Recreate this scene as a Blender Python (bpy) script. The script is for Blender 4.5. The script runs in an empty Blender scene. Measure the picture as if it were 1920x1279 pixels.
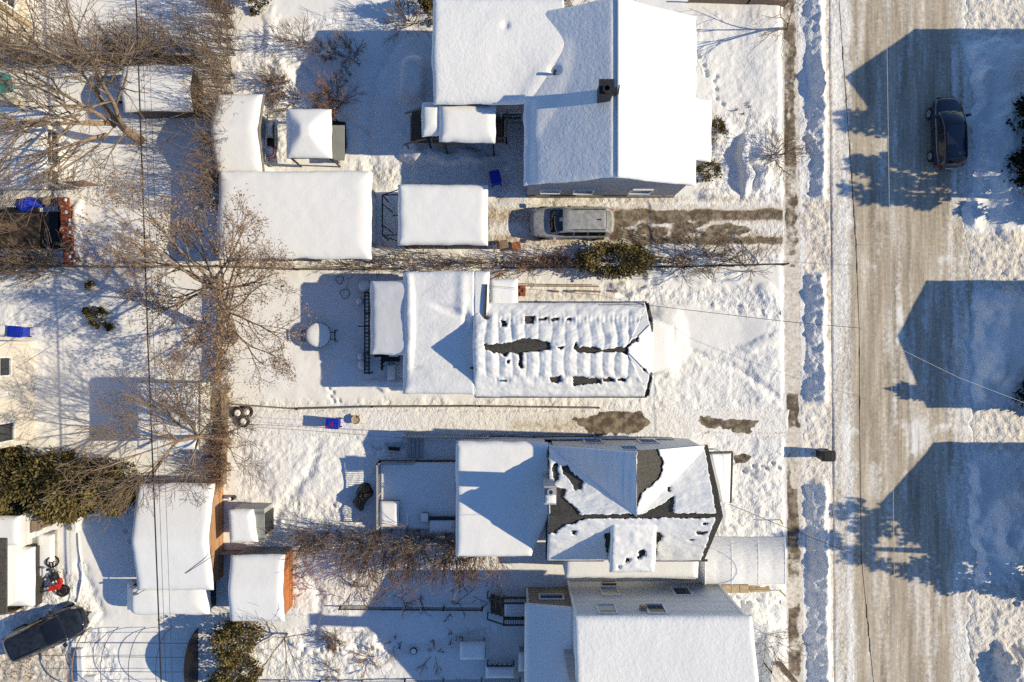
SUN_E = 5.0; SKY_E = .132; EXPO = 0.0
import bpy, math, random
import numpy as np
from mathutils import Vector, Matrix

rnd = random.Random(11)
S = 32.0            # photo pixels per metre on the ground
H = 42.0            # height of the drone
SUN_EL = 31.0
SHX, SHY = -1.0, 0.035      # where shadows run on the ground
TAN = math.tan(math.radians(SUN_EL))

sc = bpy.context.scene
C = sc.collection

def W(px, py, z=0.0):
    """Point at height z, worked out from its place in the drone photograph (nadir = photo centre)."""
    k = (H - z) / H
    return Vector(((px - 960.0) / S * k, (639.5 - py) / S * k, z))

# ------------------------------------------------------------------ tagging
def tag(o, label=None, cat=None, group=None, kind=None):
    if label: o['label'] = label
    if cat: o['category'] = cat
    if group: o['group'] = group
    if kind: o['kind'] = kind
    return o

def thing(name, label, cat, loc=(0, 0, 0), group=None):
    o = bpy.data.objects.new(name, None)
    C.objects.link(o)
    o.location = loc
    o.empty_display_size = 0.3
    return tag(o, label, cat, group)

def base_of(o):
    v = Vector((0, 0, 0))
    while o is not None:
        v = v + Vector(o.location)
        o = o.parent
    return v

# ------------------------------------------------------------------ mesh builder
class MB:
    def __init__(self):
        self.v = []; self.f = []; self.m = []; self.mi = 0
    def add(self, vs, fs):
        n = len(self.v)
        self.v.extend([tuple(p) for p in vs])
        for f in fs:
            self.f.append(tuple(i + n for i in f)); self.m.append(self.mi)
    def quad(self, a, b, c, d): self.add([a, b, c, d], [(0, 1, 2, 3)])
    def box(self, c, s, rz=0.0, ry=0.0, rx=0.0):
        hx, hy, hz = s[0] / 2, s[1] / 2, s[2] / 2
        M = Matrix.Rotation(rz, 3, 'Z') @ Matrix.Rotation(ry, 3, 'Y') @ Matrix.Rotation(rx, 3, 'X')
        vs = [Vector(c) + M @ Vector((x * hx, y * hy, z * hz)) for z in (-1, 1) for y in (-1, 1) for x in (-1, 1)]
        self.add(vs, [(0, 2, 3, 1), (4, 5, 7, 6), (0, 1, 5, 4), (2, 6, 7, 3), (0, 4, 6, 2), (1, 3, 7, 5)])
    def bar(self, a, b, w, h=None):
        """square bar between two points"""
        a = Vector(a); b = Vector(b); h = h or w
        d = (b - a)
        if d.length < 1e-6: return
        d.normalize()
        up = Vector((0, 0, 1)) if abs(d.z) < .95 else Vector((0, 1, 0))
        s = d.cross(up).normalized() * (w / 2); u = s.cross(d).normalized() * (h / 2)
        vs = [a - s - u, a + s - u, a + s + u, a - s + u, b - s - u, b + s - u, b + s + u, b - s + u]
        self.add(vs, [(3, 2, 1, 0), (4, 5, 6, 7), (0, 1, 5, 4), (1, 2, 6, 5), (2, 3, 7, 6), (3, 0, 4, 7)])
    def tube(self, path, rad, n=6, cap=True):
        P = [Vector(p) for p in path]
        if not hasattr(rad, '__len__'): rad = [rad] * len(P)
        d0 = (P[-1] - P[0])
        if d0.length < 1e-6: d0 = Vector((0, 0, 1))
        d0.normalize()
        ref = Vector((0, 0, 1)) if abs(d0.z) < .9 else Vector((1, 0, 0))
        vs = []
        for i, p in enumerate(P):
            d = (P[min(i + 1, len(P) - 1)] - P[max(i - 1, 0)])
            if d.length < 1e-9: d = d0.copy()
            d.normalize()
            s = d.cross(ref)
            if s.length < 1e-4: s = d.orthogonal()
            s.normalize(); u = d.cross(s)
            r = rad[i]
            for k in range(n):
                a = 2 * math.pi * k / n
                ca, sa = math.cos(a) * r, math.sin(a) * r
                vs.append((p.x + s.x * ca + u.x * sa, p.y + s.y * ca + u.y * sa, p.z + s.z * ca + u.z * sa))
        fs = []
        for i in range(len(P) - 1):
            for k in range(n):
                k2 = (k + 1) % n
                fs.append((i * n + k, i * n + k2, (i + 1) * n + k2, (i + 1) * n + k))
        if cap:
            fs.append(tuple(range(n - 1, -1, -1)))
            fs.append(tuple((len(P) - 1) * n + k for k in range(n)))
        self.add(vs, fs)
    def prism(self, pts, z0, z1):
        """upright prism over an outline of (x, y)"""
        n = len(pts)
        ar = sum(pts[i][0] * pts[(i + 1) % n][1] - pts[(i + 1) % n][0] * pts[i][1] for i in range(n))
        if ar < 0: pts = pts[::-1]
        vs = [(p[0], p[1], z0) for p in pts] + [(p[0], p[1], z1) for p in pts]
        fs = [tuple(range(n - 1, -1, -1)), tuple(range(n, 2 * n))]
        fs += [(i, (i + 1) % n, n + (i + 1) % n, n + i) for i in range(n)]
        self.add(vs, fs)
    def slab(self, pts, t):
        """roof slab: outline of 3-D points, t thick downwards"""
        n = len(pts); pts = [Vector(p) for p in pts]
        nz = sum(pts[i].x * pts[(i + 1) % n].y - pts[(i + 1) % n].x * pts[i].y for i in range(n))
        if nz < 0: pts = pts[::-1]
        lo = [p - Vector((0, 0, t)) for p in pts]
        fs = [tuple(range(n)), tuple(range(2 * n - 1, n - 1, -1))]
        fs += [((i + 1) % n, i, n + i, n + (i + 1) % n) for i in range(n)]
        self.add(pts + lo, fs)
    def lathe(self, prof, c=(0, 0, 0), n=20):
        vs = []
        for r, z in prof:
            for k in range(n):
                a = 2 * math.pi * k / n
                vs.append((c[0] + r * math.cos(a), c[1] + r * math.sin(a), c[2] + z))
        fs = []
        for i in range(len(prof) - 1):
            for k in range(n):
                k2 = (k + 1) % n
                fs.append((i * n + k, i * n + k2, (i + 1) * n + k2, (i + 1) * n + k))
        fs.append(tuple(range(n - 1, -1, -1)))
        fs.append(tuple((len(prof) - 1) * n + k for k in range(n)))
        self.add(vs, fs)
    def xform(self, M):
        self.v = [tuple(M @ Vector(p)) for p in self.v]
    def build(self, name, mats, parent=None, smooth=False, bevel=0.0, sub=0):
        me = bpy.data.meshes.new(name)
        off = base_of(parent) if parent else Vector((0, 0, 0))
        me.from_pydata([(p[0] - off.x, p[1] - off.y, p[2] - off.z) for p in self.v], [], self.f)
        if not isinstance(mats, (list, tuple)): mats = [mats]
        for m in mats: me.materials.append(m)
        if len(mats) > 1: me.polygons.foreach_set('material_index', self.m)
        if smooth: me.polygons.foreach_set('use_smooth', [True] * len(me.polygons))
        me.update()
        o = bpy.data.objects.new(name, me)
        C.objects.link(o)
        if parent: o.parent = parent
        if sub:
            s = o.modifiers.new('s', 'SUBSURF'); s.levels = s.render_levels = sub
        if bevel:
            b = o.modifiers.new('b', 'BEVEL'); b.width = bevel; b.segments = 2; b.limit_method = 'ANGLE'
        return o

def grid_mesh(name, P, mat, parent=None, keep=None, attr=None, smooth=True):
    """P: (n, m, 3) array of points -> quad grid; keep: (n-1, m-1) bool"""
    n, m = P.shape[:2]
    idx = np.arange(n * m).reshape(n, m)
    q = np.stack([idx[:-1, :-1], idx[:-1, 1:], idx[1:, 1:], idx[1:, :-1]], -1)
    if keep is not None: q = q[keep]
    q = q.reshape(-1, 4)
    off = base_of(parent) if parent else Vector((0, 0, 0))
    V = P.reshape(-1, 3) - np.array(off)
    return raw_mesh(name, V, q, mat, parent, attr, smooth)

def raw_mesh(name, V, q, mat, parent=None, attr=None, smooth=True):
    used = np.zeros(len(V), bool); used[q.ravel()] = True
    remap = np.cumsum(used) - 1
    V = V[used]; q = remap[q]
    k = q.shape[1]
    me = bpy.data.meshes.new(name)
    me.vertices.add(len(V)); me.vertices.foreach_set('co', np.ascontiguousarray(V, np.float32).ravel())
    me.loops.add(q.size); me.loops.foreach_set('vertex_index', np.ascontiguousarray(q, np.int32).ravel())
    me.polygons.add(len(q))
    me.polygons.foreach_set('loop_start', np.arange(0, q.size, k, dtype=np.int32))
    me.polygons.foreach_set('use_smooth', np.full(len(q), smooth))
    me.materials.append(mat)
    me.update(calc_edges=True); me.validate()
    if attr is not None:
        a = me.attributes.new('mk', 'FLOAT_COLOR', 'POINT')
        a.data.foreach_set('color', np.ascontiguousarray(attr.reshape(-1, 4)[used], np.float32).ravel())
    o = bpy.data.objects.new(name, me)
    C.objects.link(o)
    if parent: o.parent = parent
    return o

# ------------------------------------------------------------------ numpy noise
def _hash(ix, iy, seed):
    h = (ix.astype(np.int64) * 374761393 + iy.astype(np.int64) * 668265263 + seed * 1442695041) & 0x7fffffff
    h = ((h ^ (h >> 13)) * 1274126177) & 0x7fffffff
    h = h ^ (h >> 16)
    return (h & 0xffff) / 65535.0
def vnoise(x, y, seed=0):
    x = np.asarray(x, float); y = np.asarray(y, float)
    ix = np.floor(x); iy = np.floor(y); fx = x - ix; fy = y - iy
    fx = fx * fx * (3 - 2 * fx); fy = fy * fy * (3 - 2 * fy)
    a = _hash(ix, iy, seed); b = _hash(ix + 1, iy, seed); c = _hash(ix, iy + 1, seed); d = _hash(ix + 1, iy + 1, seed)
    return (a * (1 - fx) + b * fx) * (1 - fy) + (c * (1 - fx) + d * fx) * fy
def fbm(x, y, seed=0, oc=3):
    t = 0; a = .5; n = 0
    for i in range(oc):
        t = t + a * vnoise(x * 2 ** i, y * 2 ** i, seed + i * 17); n += a; a *= .5
    return t / n * 2 - 1          # -1..1
def sstep(a, b, x):
    t = np.clip((x - a) / (b - a), 0, 1)
    return t * t * (3 - 2 * t)
def poly_sd(X, Y, pts):
    """signed distance to an outline, positive inside"""
    d = np.full(X.shape, 1e9); ins = np.zeros(X.shape, bool)
    n = len(pts)
    for i in range(n):
        x0, y0 = pts[i]; x1, y1 = pts[(i + 1) % n]
        ex, ey = x1 - x0, y1 - y0
        L = ex * ex + ey * ey + 1e-9
        t = np.clip(((X - x0) * ex + (Y - y0) * ey) / L, 0, 1)
        d = np.minimum(d, (X - x0 - t * ex) ** 2 + (Y - y0 - t * ey) ** 2)
        c = ((y0 > Y) != (y1 > Y)) & (X < ex * (Y - y0) / (ey if abs(ey) > 1e-9 else 1e-9) + x0)
        ins ^= c
    d = np.sqrt(d)
    return np.where(ins, d, -d)
def pmask(PX, PY, pts, soft=5.0, warp=0.0, seed=1, wl=18.0):
    """soft 0..1 mask of a pixel outline, evaluated only near it"""
    xs = [p[0] for p in pts]; ys = [p[1] for p in pts]; pad = soft + warp + 4
    out = np.zeros(PX.shape)
    b = (PX > min(xs) - pad) & (PX < max(xs) + pad) & (PY > min(ys) - pad) & (PY < max(ys) + pad)
    if not b.any(): return out
    x = PX[b]; y = PY[b]
    sd = poly_sd(x, y, pts)
    if warp: sd = sd + warp * fbm(x / wl, y / wl, seed, 3)
    out[b] = sstep(-soft, soft, sd)
    return out
def pline(PX, PY, pts, w):
    """soft band along a line of pixels"""
    d = np.full(PX.shape, 1e9)
    for (x0, y0), (x1, y1) in zip(pts[:-1], pts[1:]):
        ex, ey = x1 - x0, y1 - y0
        t = np.clip(((PX - x0) * ex + (PY - y0) * ey) / (ex * ex + ey * ey + 1e-9), 0, 1)
        d = np.minimum(d, (PX - x0 - t * ex) ** 2 + (PY - y0 - t * ey) ** 2)
    return np.exp(-d / (w * w))
def bump(PX, PY, cx, cy, rx, ry, rot=0.0, p=2.0):
    c, s = math.cos(rot), math.sin(rot)
    u = ((PX - cx) * c + (PY - cy) * s) / rx; v = (-(PX - cx) * s + (PY - cy) * c) / ry
    r = np.clip(1 - (np.abs(u) ** p + np.abs(v) ** p), 0, 1)
    return r * r * (3 - 2 * r)

# ------------------------------------------------------------------ materials
def nodes_of(name):
    m = bpy.data.materials.new(name); m.use_nodes = True
    nt = m.node_tree; nt.nodes.clear()
    out = nt.nodes.new('ShaderNodeOutputMaterial'); b = nt.nodes.new('ShaderNodeBsdfPrincipled')
    nt.links.new(b.outputs[0], out.inputs[0])
    return m, nt, b
def pos(nt, scale=(1, 1, 1), obj=False):
    if obj:
        g = nt.nodes.new('ShaderNodeTexCoord'); src = g.outputs['Object']
    else:
        g = nt.nodes.new('ShaderNodeNewGeometry'); src = g.outputs['Position']
    mp = nt.nodes.new('ShaderNodeMapping'); mp.inputs['Scale'].default_value = scale
    nt.links.new(src, mp.inputs[0])
    return mp.outputs[0]
def noise_n(nt, vec, scale, detail=3, rough=.55, dist=0.0):
    n = nt.nodes.new('ShaderNodeTexNoise')
    n.inputs['Scale'].default_value = scale; n.inputs['Detail'].default_value = detail
    n.inputs['Roughness'].default_value = rough; n.inputs['Distortion'].default_value = dist
    nt.links.new(vec, n.inputs['Vector'])
    return n.outputs['Fac']
def ramp(nt, fac, stops):
    r = nt.nodes.new('ShaderNodeValToRGB')
    el = r.color_ramp.elements
    while len(el) < len(stops): el.new(.5)
    for e, (p, c) in zip(el, stops):
        e.position = p; e.color = (c[0], c[1], c[2], 1) if hasattr(c, '__len__') else (c, c, c, 1)
    nt.links.new(fac, r.inputs[0])
    return r.outputs[0]
def math_n(nt, op, a, b=None, clamp=False):
    n = nt.nodes.new('ShaderNodeMath'); n.operation = op; n.use_clamp = clamp
    for i, x in enumerate((a, b)):
        if x is None: continue
        if isinstance(x, (int, float)): n.inputs[i].default_value = x
        else: nt.links.new(x, n.inputs[i])
    return n.outputs[0]
def mixc(nt, fac, a, b):
    n = nt.nodes.new('ShaderNodeMix'); n.data_type = 'RGBA'
    for s, x in ((0, fac), (6, a), (7, b)):
        if isinstance(x, (int, float)): n.inputs[s].default_value = x
        elif isinstance(x, (tuple, list)): n.inputs[s].default_value = (x[0], x[1], x[2], 1)
        else: nt.links.new(x, n.inputs[s])
    return n.outputs[2]
def set_bump(nt, b, h, strength=.5, dist=.02):
    n = nt.nodes.new('ShaderNodeBump')
    n.inputs['Distance'].default_value = dist
    if isinstance(strength, (int, float)): n.inputs['Strength'].default_value = strength
    else: nt.links.new(strength, n.inputs['Strength'])
    nt.links.new(h, n.inputs['Height']); nt.links.new(n.outputs[0], b.inputs['Normal'])

def mat(name, col, rough=.6, var=.25, scale=6.0, stretch=(1, 1, 1), bmp=.2, bdist=.01, metal=0.0, col2=None, spec=.3):
    m, nt, b = nodes_of(name)
    v = pos(nt, stretch)
    n = noise_n(nt, v, scale, 4, .6)
    lo = tuple(c * (1 - var) for c in col); hi = col2 if col2 else tuple(min(1, c * (1 + var)) for c in col)
    nt.links.new(ramp(nt, n, [(.3, lo), (.7, hi)]), b.inputs['Base Color'])
    b.inputs['Roughness'].default_value = rough; b.inputs['Metallic'].default_value = metal
    b.inputs['Specular IOR Level'].default_value = spec
    if bmp: set_bump(nt, b, noise_n(nt, v, scale * 4, 3), bmp, bdist)
    return m

def lined(name, col, axis='z', period=.15, dark=.55, rough=.6, var=.12, bmp=.5):
    """boards / clapboard / metal ribs: repeating joint lines along an axis"""
    m, nt, b = nodes_of(name)
    g = nt.nodes.new('ShaderNodeNewGeometry'); sp = nt.nodes.new('ShaderNodeSeparateXYZ')
    nt.links.new(g.outputs['Position'], sp.inputs[0])
    src = sp.outputs[{'x': 0, 'y': 1, 'z': 2}[axis]] if axis in 'xyz' else math_n(nt, 'ADD', sp.outputs[0], sp.outputs[1])
    t = math_n(nt, 'FRACT', math_n(nt, 'DIVIDE', src, period))
    gap = ramp(nt, t, [(0, dark), (.10, 1.0), (.9, .96), (1, dark)])
    n = noise_n(nt, pos(nt), 2.5, 4, .6)
    cell = nt.nodes.new('ShaderNodeTexWhiteNoise'); cell.noise_dimensions = '1D'
    nt.links.new(math_n(nt, 'FLOOR', math_n(nt, 'DIVIDE', src, period)), cell.inputs['W'])
    f = math_n(nt, 'ADD', math_n(nt, 'MULTIPLY', n, .6), math_n(nt, 'MULTIPLY', cell.outputs['Value'], .4))
    base = ramp(nt, f, [(.2, tuple(c * (1 - var * 1.6) for c in col)), (.8, tuple(min(1, c * (1 + var)) for c in col))])
    mx = nt.nodes.new('ShaderNodeMix'); mx.data_type = 'RGBA'; mx.blend_type = 'MULTIPLY'; mx.inputs[0].default_value = 1
    nt.links.new(base, mx.inputs[6]); nt.links.new(gap, mx.inputs[7])
    nt.links.new(mx.outputs[2], b.inputs['Base Color'])
    b.inputs['Roughness'].default_value = rough; b.inputs['Specular IOR Level'].default_value = .3
    set_bump(nt, b, gap, bmp, .015)
    return m

SNOW = (.90, .895, .885)
def snow_mat(name, fine=.35, scale=9.0, dist=.02, det=4):
    m, nt, b = nodes_of(name)
    v = pos(nt)
    n1 = noise_n(nt, v, .8, 3); 
    nt.links.new(ramp(nt, n1, [(.3, tuple(c * .97 for c in SNOW)), (.7, SNOW)]), b.inputs['Base Color'])
    b.inputs['Roughness'].default_value = .75; b.inputs['Specular IOR Level'].default_value = .25
    h = math_n(nt, 'ADD', noise_n(nt, v, scale, 3, .6, .4), math_n(nt, 'MULTIPLY', noise_n(nt, v, scale * .22, 2), 1.2))
    set_bump(nt, b, h, fine, dist)
    return m

def ground_mat(name, streak=False):
    """snow with sand (R), bare wet asphalt (G), trampled relief (B), brown litter (A) from the sheet's own masks"""
    m, nt, b = nodes_of(name)
    at = nt.nodes.new('ShaderNodeAttribute'); at.attribute_name = 'mk'
    sp = nt.nodes.new('ShaderNodeSeparateColor'); nt.links.new(at.outputs['Color'], sp.inputs[0])
    r, g, bl = sp.outputs[0], sp.outputs[1], sp.outputs[2]; al = at.outputs['Alpha']
    v = pos(nt)
    snow = ramp(nt, noise_n(nt, v, .7, 4), [(.3, (.865, .855, .84)), (.7, SNOW)])
    # sand
    if streak:
        vs = pos(nt, (9.0, .22, 1)); ns = noise_n(nt, vs, 1.0, 5, .72)
        vs2 = pos(nt, (1.3, .16, 1)); ns2 = noise_n(nt, vs2, 1.0, 4, .6, .4)
        sn = math_n(nt, 'ADD', math_n(nt, 'MULTIPLY', ns, .45), math_n(nt, 'MULTIPLY', ns2, .55))
        sn = math_n(nt, 'ADD', math_n(nt, 'MULTIPLY', sn, .75), math_n(nt, 'MULTIPLY', noise_n(nt, v, 5, 5, .7), .25))
        sandc = ramp(nt, sn, [(.34, (.22, .19, .155)), (.43, (.37, .315, .245)), (.50, (.50, .43, .335)), (.56, (.60, .53, .435)), (.65, (.85, .825, .79))])
    else:
        sn = noise_n(nt, v, 3.2, 5, .7)
        sandc = ramp(nt, sn, [(.30, (.34, .265, .175)), (.48, (.58, .49, .375)), (.66, (.82, .775, .71))])
    lim = math_n(nt, 'ADD', r, math_n(nt, 'MULTIPLY', math_n(nt, 'SUBTRACT', noise_n(nt, v, 4.5, 5, .7), .5), 1.1))
    fs = math_n(nt, 'MULTIPLY', ramp(nt, lim, [(.22, 0.0), (.68, 1.0)]), ramp(nt, r, [(0.0, 0.0), (.12, 1.0)]))
    c = mixc(nt, fs, snow, sandc)
    # brown litter
    la = math_n(nt, 'ADD', al, math_n(nt, 'MULTIPLY', math_n(nt, 'SUBTRACT', noise_n(nt, v, 7, 5, .75), .5), 1.5))
    fl = math_n(nt, 'MULTIPLY', ramp(nt, la, [(.45, 0.0), (.62, 1.0)]), ramp(nt, al, [(0.0, 0.0), (.12, 1.0)]))
    if streak:
        la = math_n(nt, 'ADD', al, math_n(nt, 'MULTIPLY', math_n(nt, 'SUBTRACT', ns, .5), 2.2))
        fl = math_n(nt, 'MULTIPLY', ramp(nt, la, [(.30, 0.0), (.85, .75)]), ramp(nt, al, [(0.0, 0.0), (.12, 1.0)]))
    litc = ramp(nt, noise_n(nt, v, 11, 3), [(.35, (.10, .07, .045)), (.65, (.30, .21, .13))]) if not streak else ramp(nt, noise_n(nt, v, 5, 3), [(.35, (.20, .17, .14)), (.65, (.34, .29, .235))])
    c = mixc(nt, fl, c, litc)
    # bare asphalt with dry and wet patches and cracks
    asn = noise_n(nt, v, 2.2, 4, .6)
    asp = ramp(nt, asn, [(.40, (.115, .09, .066)), (.50, (.20, .16, .118)), (.60, (.31, .255, .19))])
    vor = nt.nodes.new('ShaderNodeTexVoronoi'); vor.feature = 'DISTANCE_TO_EDGE'; vor.inputs['Scale'].default_value = .8
    nn = nt.nodes.new('ShaderNodeTexNoise'); nn.inputs['Scale'].default_value = 1.7; nn.inputs['Detail'].default_value = 4; nt.links.new(v, nn.inputs['Vector'])
    va = nt.nodes.new('ShaderNodeVectorMath'); va.operation = 'MULTIPLY_ADD'; va.inputs[1].default_value = (1.5, 1.5, 0); nt.links.new(nn.outputs['Color'], va.inputs[0]); nt.links.new(v, va.inputs[2])
    nt.links.new(va.outputs[0], vor.inputs['Vector'])
    asp = mixc(nt, ramp(nt, vor.outputs['Distance'], [(.0, .8), (.03, 0.0)]), asp, (.065, .055, .045))
    lg = math_n(nt, 'ADD', g, math_n(nt, 'MULTIPLY', math_n(nt, 'SUBTRACT', noise_n(nt, v, 3.0, 5, .65), .5), .7))
    fg = math_n(nt, 'MULTIPLY', ramp(nt, lg, [(.38, 0.0), (.47, .45), (.56, 1.0)]), ramp(nt, g, [(0.0, 0.0), (.1, 1.0)]))
    c = mixc(nt, fg, c, asp)
    nt.links.new(c, b.inputs['Base Color'])
    b.inputs['Roughness'].default_value = .8; b.inputs['Specular IOR Level'].default_value = .2
    h = math_n(nt, 'ADD', noise_n(nt, v, 3.6, 3, .62, .35), math_n(nt, 'MULTIPLY', noise_n(nt, v, 9, 2, .5, .5), .38))
    st = math_n(nt, 'ADD', math_n(nt, 'MULTIPLY', bl, .72), .05, True)
    set_bump(nt, b, h, st, .17)
    return m

M = {}
M['snow'] = snow_mat('snow', .36, 5.5, .045)
M['snow_soft'] = snow_mat('snow_soft', .35, 2.6, .035)
M['snow_grain'] = snow_mat('snow_grain', .5, 5.5, .05)
M['ground'] = ground_mat('ground_snow')
M['road'] = ground_mat('road_sanded_snow', True)
M['shingle'] = lined('shingle_dark', (.085, .08, .07), 'd', .16, .6, .85, .35)
M['shingle2'] = mat('shingle_charcoal', (.075, .07, .062), .9, .45, 9, bmp=.5)
M['siding_grey'] = lined('siding_grey', (.42, .42, .44), 'z', .14, .7)
M['siding_blue'] = lined('siding_pale_blue', (.68, .715, .75), 'z', .12, .75)
M['siding_white'] = lined('siding_white', (.74, .74, .73), 'z', .13, .75)
M['siding_beige'] = lined('siding_beige', (.62, .55, .44), 'z', .13, .8)
M['stucco'] = mat('stucco_beige', (.66, .605, .53), .9, .06, 8, bmp=.15)
M['tan'] = lined('siding_tan', (.34, .28, .20), 'z', .12, .75)
M['trim'] = mat('trim_white', (.78, .78, .77), .5, .05, 6, bmp=0)
M['dark'] = mat('dark_metal', (.03, .03, .032), .5, .3, 8, bmp=0)
M['fascia'] = mat('dark_fascia', (.05, .047, .042), .6, .3, 7, bmp=.1)
M['glass'] = mat('window_glass', (.018, .022, .028), .06, .3, .8, bmp=0, spec=.8)
M['blind'] = mat('window_blind', (.62, .62, .58), .7, .05, 5, bmp=0)
M['orange'] = lined('wood_orange', (.52, .19, .065), 'z', .14, .35, .65, .3)
M['cedarwood'] = lined('wood_cedar', (.50, .29, .16), 'z', .14, .45, .65, .22)
M['brownboard'] = lined('board_brown', (.21, .155, .115), 'z', .16, .4, .75, .25)
M['greyboard'] = lined('board_grey_green', (.30, .31, .29), 'z', .12, .5, .7, .15)
M['deckwood'] = lined('deck_wood', (.14, .10, .07), 'x', .13, .35, .8, .3)
M['wood'] = mat('weathered_wood', (.26, .19, .13), .8, .35, 5, (1, 1, 5), bmp=.3)
M['greywood'] = mat('grey_wood', (.22, .20, .18), .85, .35, 6, bmp=.3)
M['railing'] = mat('painted_railing', (.40, .40, .39), .6, .2, 6, bmp=0)
M['brick'] = mat('red_brick', (.30, .085, .045), .9, .5, 10, bmp=.6)
M['bark'] = mat('bark_brown', (.30, .22, .155), .95, .45, 9, (1, 1, .4), bmp=.8, bdist=.03)
M['bark_grey'] = mat('bark_grey', (.20, .165, .13), .95, .45, 9, (1, 1, .4), bmp=.8, bdist=.03)
M['twig'] = mat('twig_brown', (.255, .185, .13), .9, .35, 3, bmp=0)
M['twig_red'] = mat('twig_red_brown', (.29, .18, .12), .9, .4, 2, bmp=0)
M['leaf'] = mat('dry_oak_leaf', (.33, .215, .135), .8, .45, 3, bmp=0)
M['conifer'] = mat('cedar_foliage', (.06, .053, .017), .75, .5, 2.2, bmp=0, col2=(.31, .245, .095), spec=.15)
M['conifer_dark'] = mat('spruce_foliage', (.016, .022, .010), .8, .5, 2.0, bmp=0, col2=(.055, .062, .028), spec=.15)
M['blue'] = mat('blue_plastic', (.012, .035, .42), .4, .12, 3, bmp=.1)
M['tarp_blue'] = mat('blue_tarp', (.02, .05, .55), .45, .35, 4, bmp=.5, bdist=.04)
M['black_tarp'] = mat('black_tarp', (.012, .011, .010), .35, .3, 5, bmp=.6, bdist=.04)
M['black'] = mat('black_plastic', (.02, .02, .021), .45, .3, 5, bmp=.1)
M['rubber'] = mat('rubber', (.018, .018, .018), .85, .2, 8, bmp=.2)
M['steel'] = mat('galvanised_steel', (.40, .41, .42), .45, .15, 8, bmp=0, metal=.6)
M['fabric'] = mat('white_fabric', (.90, .89, .875), .8, .03, 1.6, (.35, 1.6, 1), bmp=.55, bdist=.07)
M['cable'] = mat('black_cable', (.018, .017, .016), .7, .2, 4, bmp=0)
M['wire_pale'] = mat('pale_wire', (.55, .53, .50), .5, .1, 4, bmp=0)
M['red'] = mat('red_paint', (.50, .025, .015), .4, .2, 5, bmp=0)
M['terracotta'] = mat('terracotta', (.33, .14, .08), .8, .3, 6, bmp=.2)
M['yellow'] = mat('yellow_green_paint', (.50, .46, .05), .5, .1, 5, bmp=0)
M['green'] = mat('green_awning', (.10, .34, .25), .7, .15, 3, bmp=.1)
M['water'] = mat('dark_pool_cover', (.06, .052, .038), .35, .6, 1.6, bmp=.2, col2=(.19, .125, .07))
M['concrete'] = mat('concrete', (.34, .32, .29), .9, .2, 5, bmp=.3)
M['tan_stone'] = mat('tan_stone', (.42, .33, .21), .85, .25, 5, bmp=.2)
# ================================================================== GROUND, ROAD, SIDEWALK, DRIVEWAYS
def tilt(PY): return (PY - 640.0) * (10.0 / 1279.0)
def to_px(X, Y): return 960 + X * S, 639.5 - Y * S

def bank_h(PX, PY):
    x = PX - tilt(PY)
    wob = 9 * fbm(PY / 60.0, PX * 0, 5, 4) + 5 * fbm(PY / 11.0, PX / 14.0, 6, 4)
    crest = 1540 + wob * .7
    on = sstep(-330, -300, PY) * (1 - sstep(366, 378, PY)) + sstep(508, 520, PY) * (1 - sstep(748, 760, PY)) \
        + sstep(896, 915, PY) * (1 - sstep(2000, 2100, PY))
    hh = np.clip(.58 + .38 * fbm(PY / 48.0, PX * 0 + 9, 7, 4) + .07 * fbm(PY / 12.0, PX / 30.0, 15, 3), .36, .98) * np.clip(on, 0, 1)
    up = np.clip((crest + 13 - x) / 13.0, 0, 1)          # street side: steep
    dn = np.clip(1 - (crest - x) / (26.0 + 12 * fbm(PY / 85.0, PX * 0 + 4, 18, 3)), 0, 1)           # sidewalk side
    prof = np.where(x > crest, up ** .8, dn)
    ridge = .03 * bump(PX + 5 * fbm(PY / 40, PX * 0, 16, 3), PY * 0, 1519 + tilt(PY), 0, 7, 1) * np.clip(on, 0, 1)
    lump = .022 * np.clip(on, 0, 1) * sstep(1500, 1512, x) * (1 - sstep(1548, 1560, x)) * fbm(PX / 8.0, PY / 10.0, 17, 3)
    return hh * prof + ridge + lump

MOUNDS = [  # px, py, rx, ry, rot, height
    (528, 160, 30, 66, .25, .30), (585, 108, 66, 14, -.25, .22), (845, 296, 100, 20, .05, .55), (778, 292, 26, 18, .3, .35),
    (775, 152, 40, 60, .03, .12), (1393, 312, 14, 72, .04, .50), (1345, 365, 45, 16, 0, .25), (1350, 255, 28, 30, 0, .2), (1425, 330, 26, 36, 0, .35),
    (1250, 640, 45, 75, 0, .32), (1430, 640, 60, 12, -.3, .12), (625, 700, 22, 40, .6, .10), (1180, 540, 60, 12, 0, .25),
    (730, 725, 60, 14, .1, .22), (145, 430, 14, 70, .05, .35), (560, 1208, 20, 15, 0, .2), (1890, 640, 75, 110, .1, .9),
    (1895, 300, 55, 170, 0, .5), (1905, 1255, 50, 48, .3, 1.1), (1880, 1215, 18, 20, 0, .4), (1850, 700, 24, 50, .2, .4), (1860, 590, 30, 26, .4, .45), (1905, 990, 78, 78, 0, .75), (1890, 1000, 18, 26, 0, -.25),
    (1410, 1160, 45, 28, .3, .4), (1385, 1010, 70, 25, 0, .2), (575, 900, 120, 60, .2, .18), (640, 1215, 30, 22, 0, .2),
    (690, 1200, 22, 28, .4, .18), (470, 1110, 40, 30, 0, .1), (1235, 515, 40, 16, .2, .3), (1330, 520, 90, 12, 0, .2),
    (1440, 555, 26, 22, 0, .15), (1345, 905, 30, 40, 0, .2), (100, 1120, 45, 22, -.3, .3), (290, 1120, 70, 26, 0, .12),
    (1450, 1205, 22, 40, 0, .25), (1870, 120, 60, 60, 0, .25), (1315, 800, 30, 10, 0, .12), (505, 60, 14, 50, .2, .14),
]
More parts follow.
